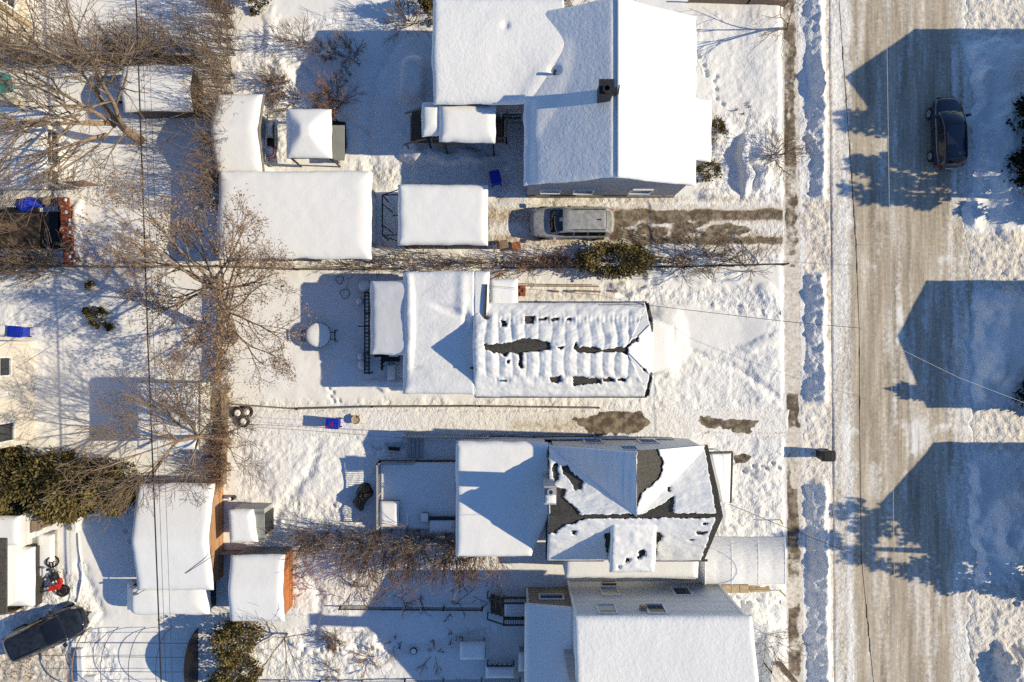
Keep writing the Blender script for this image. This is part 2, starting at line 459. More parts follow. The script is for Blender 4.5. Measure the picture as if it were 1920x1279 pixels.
ROUGH = [  # outline, amount
    ([(440, 60), (640, 20), (700, 40), (560, 120), (560, 170), (545, 320), (440, 330)], .75),
    ([(620, 150), (810, 60), (820, 330), (640, 345)], .28),
    ([(640, 300), (770, 300), (770, 350), (700, 350)], .9),
    ([(740, 270), (985, 270), (985, 380), (740, 350)], .35),
    ([(1300, 20), (1475, 20), (1475, 240), (1340, 240), (1300, 120)], .33),
    ([(1330, 200), (1475, 220), (1475, 385), (1300, 385)], .95),
    ([(985, 360), (1475, 372), (1475, 385), (985, 380)], .9),
    ([(915, 455), (1475, 462), (1475, 500), (915, 500)], .9),
    ([(400, 485), (920, 470), (920, 505), (400, 505)], .8),
    ([(1160, 530), (1475, 545), (1475, 600), (1320, 575), (1160, 570)], .85),
    ([(1290, 660), (1480, 640), (1480, 780), (1200, 765), (1230, 700)], .55),
    ([(440, 770), (860, 770), (860, 960), (440, 960)], .5),
    ([(500, 920), (700, 940), (700, 1010), (500, 1010)], .8),
    ([(440, 755), (1480, 742), (1480, 835), (440, 800)], .75),
    ([(640, 840), (860, 810), (860, 870), (700, 960), (640, 960)], .5),
    ([(1320, 830), (1485, 830), (1485, 1040), (1360, 1030), (1320, 960)], .9),
    ([(1360, 1105), (1480, 1100), (1480, 1279), (1435, 1279), (1360, 1130)], .8),
    ([(545, 1050), (700, 1060), (820, 1150), (600, 1165), (545, 1150)], .55),
    ([(560, 1180), (700, 1170), (760, 1275), (440, 1279), (440, 1190)], .85),
    ([(0, 1110), (120, 1060), (190, 1150), (230, 1279), (0, 1279)], .95),
    ([(130, 440), (250, 440), (420, 500), (140, 500)], .7), ([(0, 480), (130, 480), (280, 600), (0, 640)], .4),
    ([(440, 0), (250, 0), (250, 100), (440, 90)], .35),
    ([(1470, -50), (1560, -50), (1570, 1330), (1470, 1330)], .8),
    ([(1780, -50), (1990, -50), (1990, 90), (1780, 90)], .8), ([(1780, 420), (1990, 420), (1990, 560), (1780, 560)], .9),
    ([(1780, 750), (1990, 750), (1990, 860), (1780, 860)], .8), ([(1780, 1080), (1990, 1080), (1990, 1330), (1780, 1330)], .95),
    ([(1800, 100), (1990, 100), (1990, 430), (1800, 430)], .35), ([(1800, 860), (1990, 860), (1990, 1100), (1800, 1100)], .4),
    ([(1440, 535), (1478, 535), (1478, 640), (1440, 640)], .5), ([(960, 530), (1165, 530), (1165, 570), (960, 570)], .6),
]
SAND = [
    ([(1472, 372), (1560, 372), (1560, 515), (1472, 512)], .48), ([(1478, 752), (1565, 752), (1565, 905), (1480, 905)], .36),
    ([(1790, 432), (1990, 432), (1990, 550), (1790, 550)], .44), ([(1790, 762), (1990, 755), (1990, 850), (1790, 850)], .40),
    ([(1790, 1090), (1990, 1090), (1990, 1330), (1790, 1330)], .42), ([(1790, -40), (1990, -40), (1990, 70), (1790, 78)], .42),
    ([(0, 1205), (140, 1215), (140, 1330), (-40, 1330)], .6), ([(975, 538), (1160, 545), (1150, 566), (975, 566)], .42),
    ([(640, 315), (742, 310), (742, 345), (705, 345)], .35), ([(1350, 60), (1475, 40), (1475, 370), (1380, 260)], .12),
    ([(985, 362), (1330, 364), (1475, 370), (1475, 382), (985, 382)], .45), ([(915, 455), (1475, 455), (1475, 478), (915, 478)], .42),
    ([(905, 365), (985, 365), (985, 460), (905, 460)], .4), ([(430, 760), (1480, 755), (1480, 825), (430, 800)], .13),
    ([(1546, -60), (1562, -60), (1576, 1340), (1558, 1340)], .62), ([(1320, 835), (1485, 835), (1485, 1000), (1330, 980)], .14),
    ([(1440, 1250), (1480, 1230), (1480, 1279), (1440, 1279)], .45), ([(1470, -60), (1505, -60), (1515, 1340), (1482, 1340)], .22),
]
LITTER = [
    ([(395, -50), (438, -50), (436, 330), (412, 330), (405, 170)], .34), ([(410, 485), (920, 485), (920, 503), (410, 503)], .42),
    ([(915, 478), (1300, 480), (1300, 497), (915, 500)], .6), ([(412, 540), (437, 540), (440, 770), (410, 770)], .36),
    ([(540, 1000), (860, 985), (920, 1040), (560, 1045)], .40), ([(405, 810), (440, 800), (435, 910), (400, 910)], .36),
    ([(0, 1225), (60, 1225), (70, 1279), (0, 1279)], .5), ([(712, 960), (855, 960), (855, 1000), (712, 1000)], .35),
    ([(0, 95), (380, 95), (380, 120), (0, 130)], .4), ([(1040, 570), (1120, 545), (1130, 552), (1060, 560)], .3),
    ([(1302, 330), (1350, 335), (1350, 345), (1302, 345)], .6), ([(500, 120), (540, 120), (540, 190), (505, 190)], .25),
    ([(440, 1268), (880, 1268), (880, 1279), (440, 1279)], .4), ([(690, 815), (850, 820), (850, 862), (700, 870)], .34), ([(640, 880), (700, 870), (700, 990), (640, 990)], .2),
]
SHEETS = {
    'road': lambda y: (1558 + tilt(y), 1830 + tilt(y)),
    'sidewalk': lambda y: (1473 + tilt(y), 1499 + tilt(y)),
}
def redge(PY): return 1822 + 26 * fbm(PY / 75, PY * 0, 37, 3) + 9 * fbm(PY / 15, PY * 0 + 5, 38, 3)
def over_sheets(PX, PY):
    a = PX - tilt(PY)
    r = np.minimum(a - 1558, redge(PY) - a); s = np.minimum(a - 1473, 1499 - a)
    u = np.minimum(np.minimum(PX - 915, 1474 - PX), np.minimum(PY - 384, 455 - PY))
    l = np.minimum(np.minimum(PX - 445, 1480 - PX), np.minimum(PY - 768, 817 - PY))
    return np.maximum(np.maximum(r, s), np.maximum(u, l))

def rough_of(PX, PY):
    B = np.zeros(PX.shape)
    for i, (p, a) in enumerate(ROUGH):
        B = np.maximum(B, a * pmask(PX, PY, p, 14, 12, 40 + i, 25))
    return np.maximum(B, .06)

TRODDEN = [([(770, 842), (700, 836), (645, 812), (560, 800)], 11), ([(600, 812), (585, 880), (540, 930), (512, 985)], 9), ([(700, 345), (690, 250), (700, 150), (745, 70)], 10),
           ([(945, 300), (940, 345), (930, 380)], 11), ([(690, 250), (640, 215), (560, 110)], 7), ([(1355, 1115), (1410, 1140), (1475, 1128)], 10), ([(1385, 880), (1430, 905), (1478, 900)], 9), ([(1300, 660), (1400, 700), (1475, 760)], 7),
           ([(1165, 556), (1300, 565), (1470, 590)], 8), ([(300, 470), (360, 430), (400, 350)], 8), ([(190, 1150), (170, 1110), (150, 1060)], 9), ([(920, 1180), (840, 1200), (700, 1230), (560, 1225)], 8), ([(590, 1190), (600, 1120), (570, 1060)], 7)]
FOOT = []
def ground_fields(X, Y):
    PX, PY = to_px(X, Y)
    B = rough_of(PX, PY)
    h = .05 * fbm(X / 3.2, Y / 3.2, 3, 3) + .025 * fbm(X / .9, Y / .9, 4, 2)
    h = h + B * (.085 * fbm(X / .8, Y / .8, 8, 4) + .085 * fbm(X / .33, Y / .33, 9, 2) + .05 * fbm(X / .19, Y / .19, 11, 2) - .07 * sstep(.3, .6, fbm(X / .36, Y / .36, 10, 2)) * sstep(0, .4, fbm(X / 2.5, Y / 2.5, 14, 2)))
    WX = PX + 13 * fbm(PX / 30, PY / 30, 12, 3); WY = PY + 13 * fbm(PX / 30, PY / 30, 13, 3)
    for m in MOUNDS:
        h = h + m[5] * bump(WX, WY, *m[:5])
    h = h + bank_h(PX, PY) + .62 * bump(WX * .4 + PX * .6, WY * .4 + PY * .6, 775, 152, 25, 45, .03, 4.5)
    # boot prints by the front lawn of the long house, across yards
    for (cx, cy, a) in FOOT:
        h = h - .16 * bump(PX, PY, cx, cy, 6, 3.6, a)
    farg = np.clip(sstep(80, 105, PY) * (1 - sstep(415, 435, PY)) + sstep(548, 565, PY) * (1 - sstep(742, 760, PY)) + sstep(860, 880, PY) * (1 - sstep(1080, 1100, PY)), 0, 1)
    h = h + farg * (.22 + .22 * fbm(PY / 30, PX / 30, 71, 4)) * np.exp(-((PX - redge(PY) - 14) / 13.0) ** 2)
    for q, w_ in TRODDEN:
        f = pline(PX + 4 * fbm(PX / 18, PY / 18, 72, 3), PY + 4 * fbm(PX / 18, PY / 18, 73, 3), q, w_)
        h = h - .13 * f + .10 * f * fbm(X / .34, Y / .34, 74, 3); B = np.maximum(B, .95 * f)
    # plough wall where the lawn meets the sidewalk
    a = PX - tilt(PY)
    lawn = (1 - sstep(1463, 1471, a)) * sstep(1380, 1440, a)
    gap = 1 - np.clip(sstep(372, 382, PY) * (1 - sstep(462, 474, PY)) + sstep(762, 770, PY) * (1 - sstep(815, 825, PY)), 0, 1)
    h = h + .16 * lawn * gap
    sd = over_sheets(PX, PY)
    h = np.where(sd > -16, h * (1 - .8 * sstep(-16, 4, sd)) - .10 * sstep(-2, 6, sd), h)
    R = np.zeros(PX.shape); A = np.zeros(PX.shape); G = np.zeros(PX.shape)
    for i, (p, v) in enumerate(SAND): R = np.maximum(R, v * pmask(PX, PY, p, 8, 8, 80 + i, 30))
    for i, (p, v) in enumerate(LITTER): A = np.maximum(A, v * pmask(PX, PY, p, 6, 6, 120 + i, 20))
    G = np.maximum(G, pmask(PX, PY, [(1376, 856), (1392, 850), (1408, 855), (1396, 866), (1380, 868)], 4, 4, 9))
    out = (np.abs(X) > 33) | (np.abs(Y) > 24)
    h = np.where(out, np.where(sd > 0, -.15, .05), h)
    return h, np.stack([R, G, B, A], -1)

for (x0, y0, x1, y1, n, sd) in [(1308, 92, 1318, 118, 3, 1), (1318, 128, 1342, 145, 3, 2), (620, 728, 632, 752, 5, 3), (240, 1000, 250, 1020, 2, 4),
                                (1320, 1120, 1420, 1130, 9, 5), (560, 1225, 720, 1215, 14, 6), (700, 845, 760, 835, 8, 7), (1400, 880, 1470, 870, 8, 8),
                                (300, 480, 400, 470, 8, 9), (480, 780, 640, 800, 10, 10), (1340, 150, 1352, 200, 4, 11)]:
    r_ = random.Random(sd)
    for i in range(n):
        t = i / max(1, n - 1)
        FOOT.append((x0 + (x1 - x0) * t + r_.uniform(-6, 6), y0 + (y1 - y0) * t + r_.uniform(-6, 6), r_.uniform(.6, 1.6)))

def axis_pts(lo, hi, step, far):
    mid = np.arange(lo, hi + step * .5, step)
    return np.concatenate([[-far, -far * .45, lo - 30, lo - 6], mid, [hi + 6, hi + 30, far * .45, far]])

def sheet(name, xs, ys, fields, m, clip=None):
    X, Y = np.meshgrid(xs, ys)
    Z, MK = fields(X, Y)
    o = grid_mesh(name, np.stack([X, Y, Z], -1), m, None, None, MK)
    return tag(o, kind='structure')

sheet('snow_ground', axis_pts(-31.2, 31.2, .075, 420), axis_pts(-20.8, 20.8, .075, 420), ground_fields, M['ground'])

# ---- road
def road_fields(X, Y):
    PX, PY = to_px(X, Y)
    a = PX - tilt(PY)
    core = sstep(1590, 1606, a + 5 * fbm(PY / 50, a / 200, 21, 3)) * (1 - sstep(1735, 1835, a + 60 * fbm(a / 16, PY / 240, 22, 4) + 18 * fbm(PY / 60, a / 50, 29, 3)))
    sh = sstep(1556, 1562, a) * (1 - sstep(-4, 8, a - redge(PY)))
    R = .36 * sh + .34 * sh * fbm(X / .32, Y / 3.0, 23, 4) + .46 * core + .42 * core * fbm(X / .9, Y / 7.0, 19, 4) - .25 * core * np.clip(fbm(X / .22, Y / 4.0, 18, 3), 0, 1)
    R = R - .38 * core * pmask(PX, PY, [(1690, 790), (1735, 780), (1740, 850), (1695, 850)], 10, 12, 7) \
        - .35 * core * pmask(PX, PY, [(1605, 870), (1650, 870), (1648, 930), (1605, 930)], 10, 12, 8) \
        - .25 * core * np.clip(fbm(X / .35, Y / 5, 25, 3) - .25, 0, 1) * 2
    G = .9 * pmask(PX, PY, [(1640, 420), (1665, 412), (1668, 436), (1645, 432)], 8, 7, 3) * 0 + .0 * R
    A = .62 * pmask(PX, PY, [(1636, 418), (1668, 412), (1670, 440), (1644, 436)], 8, 5, 3) + .5 * pmask(PX, PY, [(1648, 1228), (1656, 1228), (1656, 1256), (1650, 1256)], 3, 2, 4)
    B = np.clip(.62 - .54 * core, 0, 1)
    for q in [[(1566, 400), (1620, 430), (1680, 520), (1690, 660)], [(1566, 470), (1640, 500), (1720, 440), (1760, 330)], [(1835, 800), (1760, 800), (1700, 860), (1690, 960)], [(1830, 470), (1760, 490), (1735, 560), (1738, 650)], [(1566, 800), (1610, 810), (1660, 880), (1668, 960)]]:
        R = R - .34 * pline(PX + 4 * fbm(PX / 20, PY / 20, 30, 3), PY, q, 7) * sstep(-.2, .3, fbm(PX / 30, PY / 30, 31, 3))
    for xr, am in ((1632, .34), (1668, .30), (1704, .52), (1722, .44), (1752, .30), (1776, .30)):
        A = np.maximum(A, core * am * np.exp(-((a - xr + 7 * fbm(PY / 120, PY * 0 + xr, 36, 3)) / 7.0) ** 2))
    h = .012 * fbm(X / .3, Y / 3, 24, 3) + B * (.05 * fbm(X / .5, Y / .8, 26, 3) + .03 * fbm(X / .2, Y / .3, 27, 2)) + .012
    # tyre ruts
    for xr in (1628, 1662, 1702, 1742, 1770):
        h = h - .012 * np.exp(-((a - xr + 4 * fbm(PY / 160, PY * 0 + xr, 28, 2)) / 5.0) ** 2)
    for m in [(1845, 640, 60, 110, .1, .3), (1850, 300, 40, 170, 0, .12)]:
        h = h + m[5] * bump(PX, PY, *m[:5])
    h = h - .25 * (1 - sh)
    return h, np.stack([np.clip(R, 0, 1), G, B, A], -1)
xs = np.arange(W(1546, 0).x, W(1872, 0).x, .07)
sheet('road', xs, axis_pts(-23, 23.2, .13, 420), road_fields, M['road'])

# ---- sidewalk
def walk_fields(X, Y):
    PX, PY = to_px(X, Y)
    a = PX - tilt(PY)
    edge = sstep(1471, 1475, a) * (1 - sstep(1493, 1501, a + 5 * fbm(PY / 14, PY * 0, 31, 3)))
    seg = .30 + .55 * fbm(PY / 30, a / 12, 33, 4) + .3
    seg = np.where((PY > 500) & (PY < 735), .30, seg)
    seg = np.where((PY > 1140) & (PY < 1260), np.maximum(seg, .7), seg)
    seg = np.where(PY < 300, np.maximum(seg, .72), seg); seg = np.where((PY > 740) & (PY < 800), 1.0, seg)
    seg = np.where((PY > 915) & (PY < 1080), .8, seg); seg = np.where((PY > 300) & (PY < 480), .75, seg)
    G = edge * seg * .80 * (.93 + .45 * fbm(X / .5, Y / .9, 34, 3))
    R = .5 * sstep(1468, 1473, a) * (1 - sstep(1500, 1506, a))
    h = .0 + .02 * fbm(X / .5, Y / .5, 35, 3) * (1 - edge)
    return h, np.stack([R, G, .4 * (1 - edge), 0 * R], -1)
xs = np.arange(W(1464, 0).x, W(1512, 0).x, .08)
sheet('sidewalk', xs, axis_pts(-23, 23.2, .12, 420), walk_fields, M['ground'])

# ---- driveways
def drive_up(X, Y):
    PX, PY = to_px(X, Y)
    w = 5 * fbm(PX / 30, PY / 10, 41, 3)
    t1 = np.exp(-((PY - 403 + w) / 13) ** 4); t2 = np.exp(-((PY - 452 + w) / 11) ** 4)
    G = pmask(PX, PY, [(1140, 400), (1190, 396), (1260, 405), (1345, 420), (1410, 428), (1385, 442), (1240, 446), (1150, 452), (1138, 440)], 8, 9, 5, 22)
    G = G * (.72 + .60 * fbm(PX / 22, PY / 9, 45, 3))
    G = np.maximum(G, .60 * pmask(PX, PY, [(1150, 392), (1240, 390), (1240, 410), (1150, 412)], 8, 8, 6))
    G = np.maximum(G, .58 * t1 * sstep(1130, 1160, PX)); G = np.maximum(G, .54 * t2 * sstep(1140, 1200, PX))
    A = .70 * t1 * sstep(1135, 1165, PX) + .66 * t2 * sstep(1150, 1200, PX)
    A = np.maximum(A, .5 * pmask(PX, PY, [(1235, 425), (1400, 420), (1420, 436), (1280, 450)], 10, 10, 8))
    R = np.clip(.34 + .42 * t1 + .42 * t2 + .15 * fbm(PX / 30, PY / 12, 44, 3), 0, 1)
    B = np.clip(.75 - G, .1, 1)
    ed = np.minimum(np.minimum(PX - 905, 1478 - PX), np.minimum(PY - 372, 468 - PY)) + 5 * fbm(PX / 16, PY / 16, 43, 3)
    h = .012 + .03 * B * fbm(X / .35, Y / .35, 42, 3) - .2 * (1 - sstep(1, 10, ed))
    return h, np.stack([R, G, B, A], -1)
a, b = W(905, 468), W(1478, 372)
sheet('driveway', np.arange(a.x, b.x, .09), np.arange(a.y, b.y, .09), drive_up, M['ground'])
def drive_low(X, Y):
    PX, PY = to_px(X, Y)
    G = pmask(PX, PY, [(1076, 788), (1110, 778), (1128, 770), (1200, 772), (1226, 792), (1190, 812), (1108, 815)], 6, 9, 51, 11)
    G = np.maximum(G, pmask(PX, PY, [(1310, 776), (1330, 782), (1395, 790), (1424, 788), (1405, 812), (1360, 806), (1316, 800)], 6, 9, 52, 10))
    G = np.maximum(G, .9 * pmask(PX, PY, [(1122, 772), (1165, 770), (1165, 779), (1122, 779)], 3, 3, 53, 12))
    R = .2 + .2 * np.clip(fbm(PX / 40, PY / 10, 54, 3), 0, 1) + .35 * pmask(PX, PY, [(960, 790), (1080, 782), (1110, 812), (960, 806)], 14, 10, 55)
    A = .45 * pmask(PX, PY, [(1310, 806), (1480, 808), (1480, 817), (1320, 817)], 6, 5, 56)
    B = np.clip(.6 - G, .08, 1)
    ed = np.minimum(np.minimum(PX - 438, 1486 - PX), np.minimum(PY - 762, 824 - PY)) + 4 * fbm(PX / 16, PY / 16, 58, 3)
    h = .012 + .03 * B * fbm(X / .35, Y / .35, 57, 3) - .2 * (1 - sstep(1, 9, ed))
    return h, np.stack([np.clip(R, 0, 1), G, B, A], -1)
a, b = W(438, 824), W(1486, 762)
sheet('driveway', np.arange(a.x, b.x, .09), np.arange(a.y, b.y, .09), drive_low, M['ground'])
# ================================================================== BUILDING HELPERS
def proj(P):
    k = H / (H - P[..., 2])
    return 960 + P[..., 0] * S * k, 639.5 - P[..., 1] * S * k

def roof_snow(parent, cs, T=.25, edges=(1, 1, 1, 1), mask=None, m='snow', res=.11, name='roof_snow', rr=.32, extra=None, lip=.04, zf=None):
    """a layer of snow lying on the roof face a-b-c-d: thick, rounded at its free edges, thin or absent where mask says"""
    a, b, c, d = [np.array(p, float) for p in cs]
    lu = max(np.linalg.norm(b - a), np.linalg.norm(c - d)); lv = max(np.linalg.norm(d - a), np.linalg.norm(c - b))
    nu = max(3, int(lu / res)); nv = max(3, int(lv / res))
    u = np.linspace(0, 1, nu + 1)
    v = np.linspace(0, 1, nv + 1)
    U, V = np.meshgrid(u, v)
    P = (a * ((1 - U) * (1 - V))[..., None] + b * (U * (1 - V))[..., None] + c * (U * V)[..., None] + d * ((1 - U) * V)[..., None])
    if zf is not None: P[..., 2] = zf(P[..., 0], P[..., 1])
    def rnd_(dist):
        t = np.clip(dist / rr, 0, 1)
        return .45 + .55 * np.sqrt(np.clip(1 - (1 - t) ** 2, 0, 1))
    # distance to each side, measured along the layer
    wv = np.linalg.norm(((d - a) * (1 - U)[..., None] + (c - b) * U[..., None]), axis=-1)
    wu = np.linalg.norm(((b - a) * (1 - V)[..., None] + (c - d) * V[..., None]), axis=-1)
    f = np.ones(U.shape)
    wob = .05 * fbm(P[..., 0] / .7, P[..., 1] / .7, 61, 2)
    if edges[0]: f = np.minimum(f, rnd_(V * wv + wob * (V > 0)))
    if edges[2]: f = np.minimum(f, rnd_((1 - V) * wv + wob * (V < 1)))
    if edges[3]: f = np.minimum(f, rnd_(U * wu + wob * (U > 0)))
    if edges[1]: f = np.minimum(f, rnd_((1 - U) * wu + wob * (U < 1)))
    t = T * f + .35 * T * .25 * fbm(P[..., 0] / 1.6, P[..., 1] / 1.6, 62, 3) * f
    PX, PY = proj(P)
    if extra is not None: t = t + extra(PX, PY, P) * f
    keep = None
    if mask is not None:
        k = np.clip(mask(PX, PY), 0, 1)
        t = t * np.sqrt(k) + .004
        keep = (k[:-1, :-1] + k[1:, :-1] + k[:-1, 1:] + k[1:, 1:]) > 1.7
    Q = P.copy(); Q[..., 2] += np.maximum(t, .004)
    # wavy lip hanging a little past the free edges
    cx = P.mean((0, 1))
    for e, sl in ((0, np.s_[0, :]), (2, np.s_[-1, :]), (3, np.s_[:, 0]), (1, np.s_[:, -1])):
        if edges[e] and lip:
            q = Q[sl]; dirv = {0: a - d, 2: d - a, 3: a - b, 1: b - a}[e]; dirv = dirv / (np.linalg.norm(dirv) + 1e-9)
            w = lip * (1 + 1.6 * fbm(q[:, 0] / .9, q[:, 1] / .9, 63 + e, 3))
            Q[sl] = q + dirv[None] * w[:, None] * np.array([1, 1, 0])
    # skirt
    E = np.zeros((nv + 3, nu + 3, 3)); E[1:-1, 1:-1] = Q
    E[0, 1:-1] = Q[0]; E[-1, 1:-1] = Q[-1]; E[1:-1, 0] = Q[:, 0]; E[1:-1, -1] = Q[:, -1]
    E[0, 0] = Q[0, 0]; E[0, -1] = Q[0, -1]; E[-1, 0] = Q[-1, 0]; E[-1, -1] = Q[-1, -1]
    low = np.zeros((nv + 3, nu + 3, 3)); low[1:-1, 1:-1] = Q
    base = np.zeros((nv + 3, nu + 3, 3)); base[1:-1, 1:-1] = P
    base[0, 1:-1] = P[0]; base[-1, 1:-1] = P[-1]; base[1:-1, 0] = P[:, 0]; base[1:-1, -1] = P[:, -1]
    for i, j in ((0, 0), (0, -1), (-1, 0), (-1, -1)): base[i, j] = P[i, j]
    rim = np.ones((nv + 3, nu + 3), bool); rim[1:-1, 1:-1] = False
    E[rim, 2] = base[rim, 2] + .002
    if keep is not None:
        kf = np.zeros((nv + 2, nu + 2), bool); kf[1:-1, 1:-1] = keep
        kf[0, 1:-1] = keep[0]; kf[-1, 1:-1] = keep[-1]; kf[1:-1, 0] = keep[:, 0]; kf[1:-1, -1] = keep[:, -1]
    else: kf = None
    ar = (b[0] - a[0]) * (d[1] - a[1]) - (b[1] - a[1]) * (d[0] - a[0])
    if ar < 0:
        E = E[:, ::-1]
        if kf is not None: kf = kf[:, ::-1]
    return grid_mesh(name, E, M[m], parent, kf)

def walls(mb, outline, z0, tops):
    n = len(outline)
    for i in range(n):
        (x0, y0), (x1, y1) = outline[i], outline[(i + 1) % n]
        t0, t1 = tops[i], tops[(i + 1) % n]
        mb.quad((x0, y0, z0), (x1, y1, z0), (x1, y1, t1), (x0, y0, t0))

def window(parent, c, nrm, w, h, pane='glass', bars=1, frame='trim', sash=True):
    """window set on a wall; nrm is 'x+','x-','y+','y-'"""
    c = Vector(c); ax = nrm[0]; s = 1 if nrm[1] == '+' else -1
    n = Vector((s, 0, 0)) if ax == 'x' else Vector((0, s, 0)); t = Vector((0, 1, 0)) if ax == 'x' else Vector((1, 0, 0))
    z = Vector((0, 0, 1)); fw = .09
    fr = MB()
    o = c + n * .035
    for sg in (-1, 1):
        a = o + t * (sg * (w / 2 + fw / 2)); fr.bar(a - z * (h / 2 + fw), a + z * (h / 2 + fw), fw, .10) if False else None
    def bx(cc, tw, hh, dd): fr.box(cc, (dd, tw, hh) if ax == 'x' else (tw, dd, hh))
    bx(o + t * (w / 2 + fw / 2), fw, h + 2 * fw, .09); bx(o - t * (w / 2 + fw / 2), fw, h + 2 * fw, .09)
    bx(o + z * (h / 2 + fw / 2), w, fw, .088); bx(o - z * (h / 2 + fw / 2) + n * .02, w + .1, fw, .13)
    if bars: bx(o + n * .006, w, .05, .05)
    f = fr.build('window', M[frame], parent)
    p = MB(); p.box(c + n * .012, (.02, w, h) if ax == 'x' else (w, .02, h)); p.build('pane', M[pane], f)
    if pane == 'blind':
        g = MB(); g.box(c + n * .014 + z * (h * .30), (.022, w, h * .36) if ax == 'x' else (w, .022, h * .36)); g.build('glass', M['glass'], f)
    return f

def door(parent, c, nrm, w=.9, h=2.0, m='trim'):
    c = Vector(c); ax = nrm[0]; s = 1 if nrm[1] == '+' else -1
    n = Vector((s, 0, 0)) if ax == 'x' else Vector((0, s, 0)); t = Vector((0, 1, 0)) if ax == 'x' else Vector((1, 0, 0))
    d = MB(); q = c + n * .02 + Vector((0, 0, h / 2))
    d.box(q, (.06, w, h) if ax == 'x' else (w, .06, h))
    o = d.build('door', M[m], parent)
    k = MB(); k.lathe([(.03, 0), (.035, .03), (.02, .06)], tuple(q + n * .05 + t * (w * .38)), 8); k.build('handle', M['steel'], o)
    return o

def rect_px(px0, py0, px1, py1, z):
    """x0, x1, y0 (south), y1 (north) of a level rectangle seen between two pixels"""
    a = W(px0, py0, z); b = W(px1, py1, z)
    return min(a.x, b.x), max(a.x, b.x), min(a.y, b.y), max(a.y, b.y)

def gable_shed(parent, rect, eave, ridge, ov=.18, wall='cedarwood', T=.22, axis='x', roofm='shingle2', sm='snow', rpos=.5, wall_e=None, snow=True, thick=.10, rr=.3):
    """small gabled building; rect is the roof outline (x0, x1, y0, y1); ridge along axis x"""
    x0, x1, y0, y1 = rect
    yr = y0 + (y1 - y0) * rpos
    zs = lambda y: eave + (ridge - eave) * ((y - y0) / (yr - y0) if y < yr else (y1 - y) / (y1 - yr))
    wx0, wx1, wy0, wy1 = x0 + ov, x1 - ov, y0 + ov, y1 - ov
    mb = MB(); dz = thick + .01
    def ww(mm, segs):
        for (p, q) in segs: mm.quad((p[0], p[1], -.3), (q[0], q[1], -.3), (q[0], q[1], zs(q[1]) - dz), (p[0], p[1], zs(p[1]) - dz))
    ww(mb, [((wx0, wy0), (wx1, wy0)), ((wx1, wy1), (wx0, wy1)), ((wx0, wy1), (wx0, yr)), ((wx0, yr), (wx0, wy0))])
    if not wall_e: ww(mb, [((wx1, wy0), (wx1, yr)), ((wx1, yr), (wx1, wy1))])
    mb.build('wall', M[wall], parent)
    if wall_e:
        me = MB(); ww(me, [((wx1, wy0), (wx1, yr)), ((wx1, yr), (wx1, wy1))]); me.build('gable_wall', M[wall_e], parent)
    rf = MB()
    A, B = (x0, y0, eave), (x1, y0, eave); Cc, D = (x1, yr, ridge), (x0, yr, ridge); E_, F = (x1, y1, eave), (x0, y1, eave)
    rf.slab([A, B, Cc, D], thick); rf.slab([D, Cc, E_, F], thick)
    r = rf.build('roof', M[roofm], parent)
    if snow:
        roof_snow(r, [A, B, E_, F], T, (1, 1, 1, 1), None, sm, rr=rr, zf=gable_z(y0, y1, yr, eave, ridge))
    return r, zs

def gable_z(y0, y1, yr, eave, ridge, soft=.45):
    def f(X, Y):
        s0, s1 = (ridge - eave) / (yr - y0), (ridge - eave) / (y1 - yr)
        a = eave + s0 * (Y - y0); b = eave + s1 * (y1 - Y); d = a - b; s = soft * (s0 + s1) / 2
        return (a + b - np.sqrt(d * d + s * s)) / 2 + s * .5
    return f

def railing(mb, a, b, h=.95, step=.14, post=.09, bal=.035, rail=.06):
    a = Vector(a); b = Vector(b); L = (b - a).length; d = (b - a) / L
    up = Vector((0, 0, 1))
    mb.bar(a + up * h, b + up * h, rail * 1.6, rail); mb.bar(a + up * .12, b + up * .12, rail, rail * .8)
    n = max(1, int(L / step))
    for i in range(1, n):
        p = a + d * (L * i / n); mb.bar(p + up * .13, p + up * (h - .02), bal)
    k = max(1, int(L / 1.8))
    for i in range(k + 1):
        p = a + d * (L * i / k); mb.bar(p - up * .2, p + up * (h + .06), post)

def pillow(mb_name, parent, x0, x1, y0, y1, z, T, m='snow', rr=.3, rot=0.0, res=.09):
    """level cushion of snow on a flat top"""
    cx, cy = (x0 + x1) / 2, (y0 + y1) / 2
    pts = []
    for (x, y) in ((x0, y0), (x1, y0), (x1, y1), (x0, y1)):
        dx, dy = x - cx, y - cy; c, s = math.cos(rot), math.sin(rot)
        pts.append((cx + dx * c - dy * s, cy + dx * s + dy * c, z))
    return roof_snow(parent, pts, T, (1, 1, 1, 1), None, m, res, mb_name, rr, lip=.02)
# ================================================================== HOUSE A: long white bungalow at the top
EZ, RZ = 4.1, 6.2
hA = thing('house', 'long bungalow under smooth unbroken snow with a square dark chimney beside its ridge', 'house', tuple(W(1150, 180, 0)))
xw, xe = W(983, 200, EZ).x, W(1303, 200, EZ).x; xr = W(1156, 160, RZ).x
yS, yN = W(0, 348, EZ).y, W(0, 24, EZ).y - .25
xwing = W(815, 100, EZ).x; yWS = W(0, 196, EZ).y; WR = 5.0; yWR = 15.2; yWN = yWR + (yWR - yWS)
xbump = W(1335, 240, EZ).x; yb0, yb1 = W(0, 299, EZ).y, W(0, 186, EZ).y
slopeE = (RZ - EZ) / (xe - xr)
wl = MB()
ov = .22
walls(wl, [(xw + ov, yS + ov), (xr, yS + ov), (xe - ov, yS + ov), (xe - ov, yN - ov), (xr, yN - ov), (xw + ov, yN - ov)], -.3,
      [EZ - .12, RZ - .16, EZ - .12, EZ - .12, RZ - .16, EZ - .12])
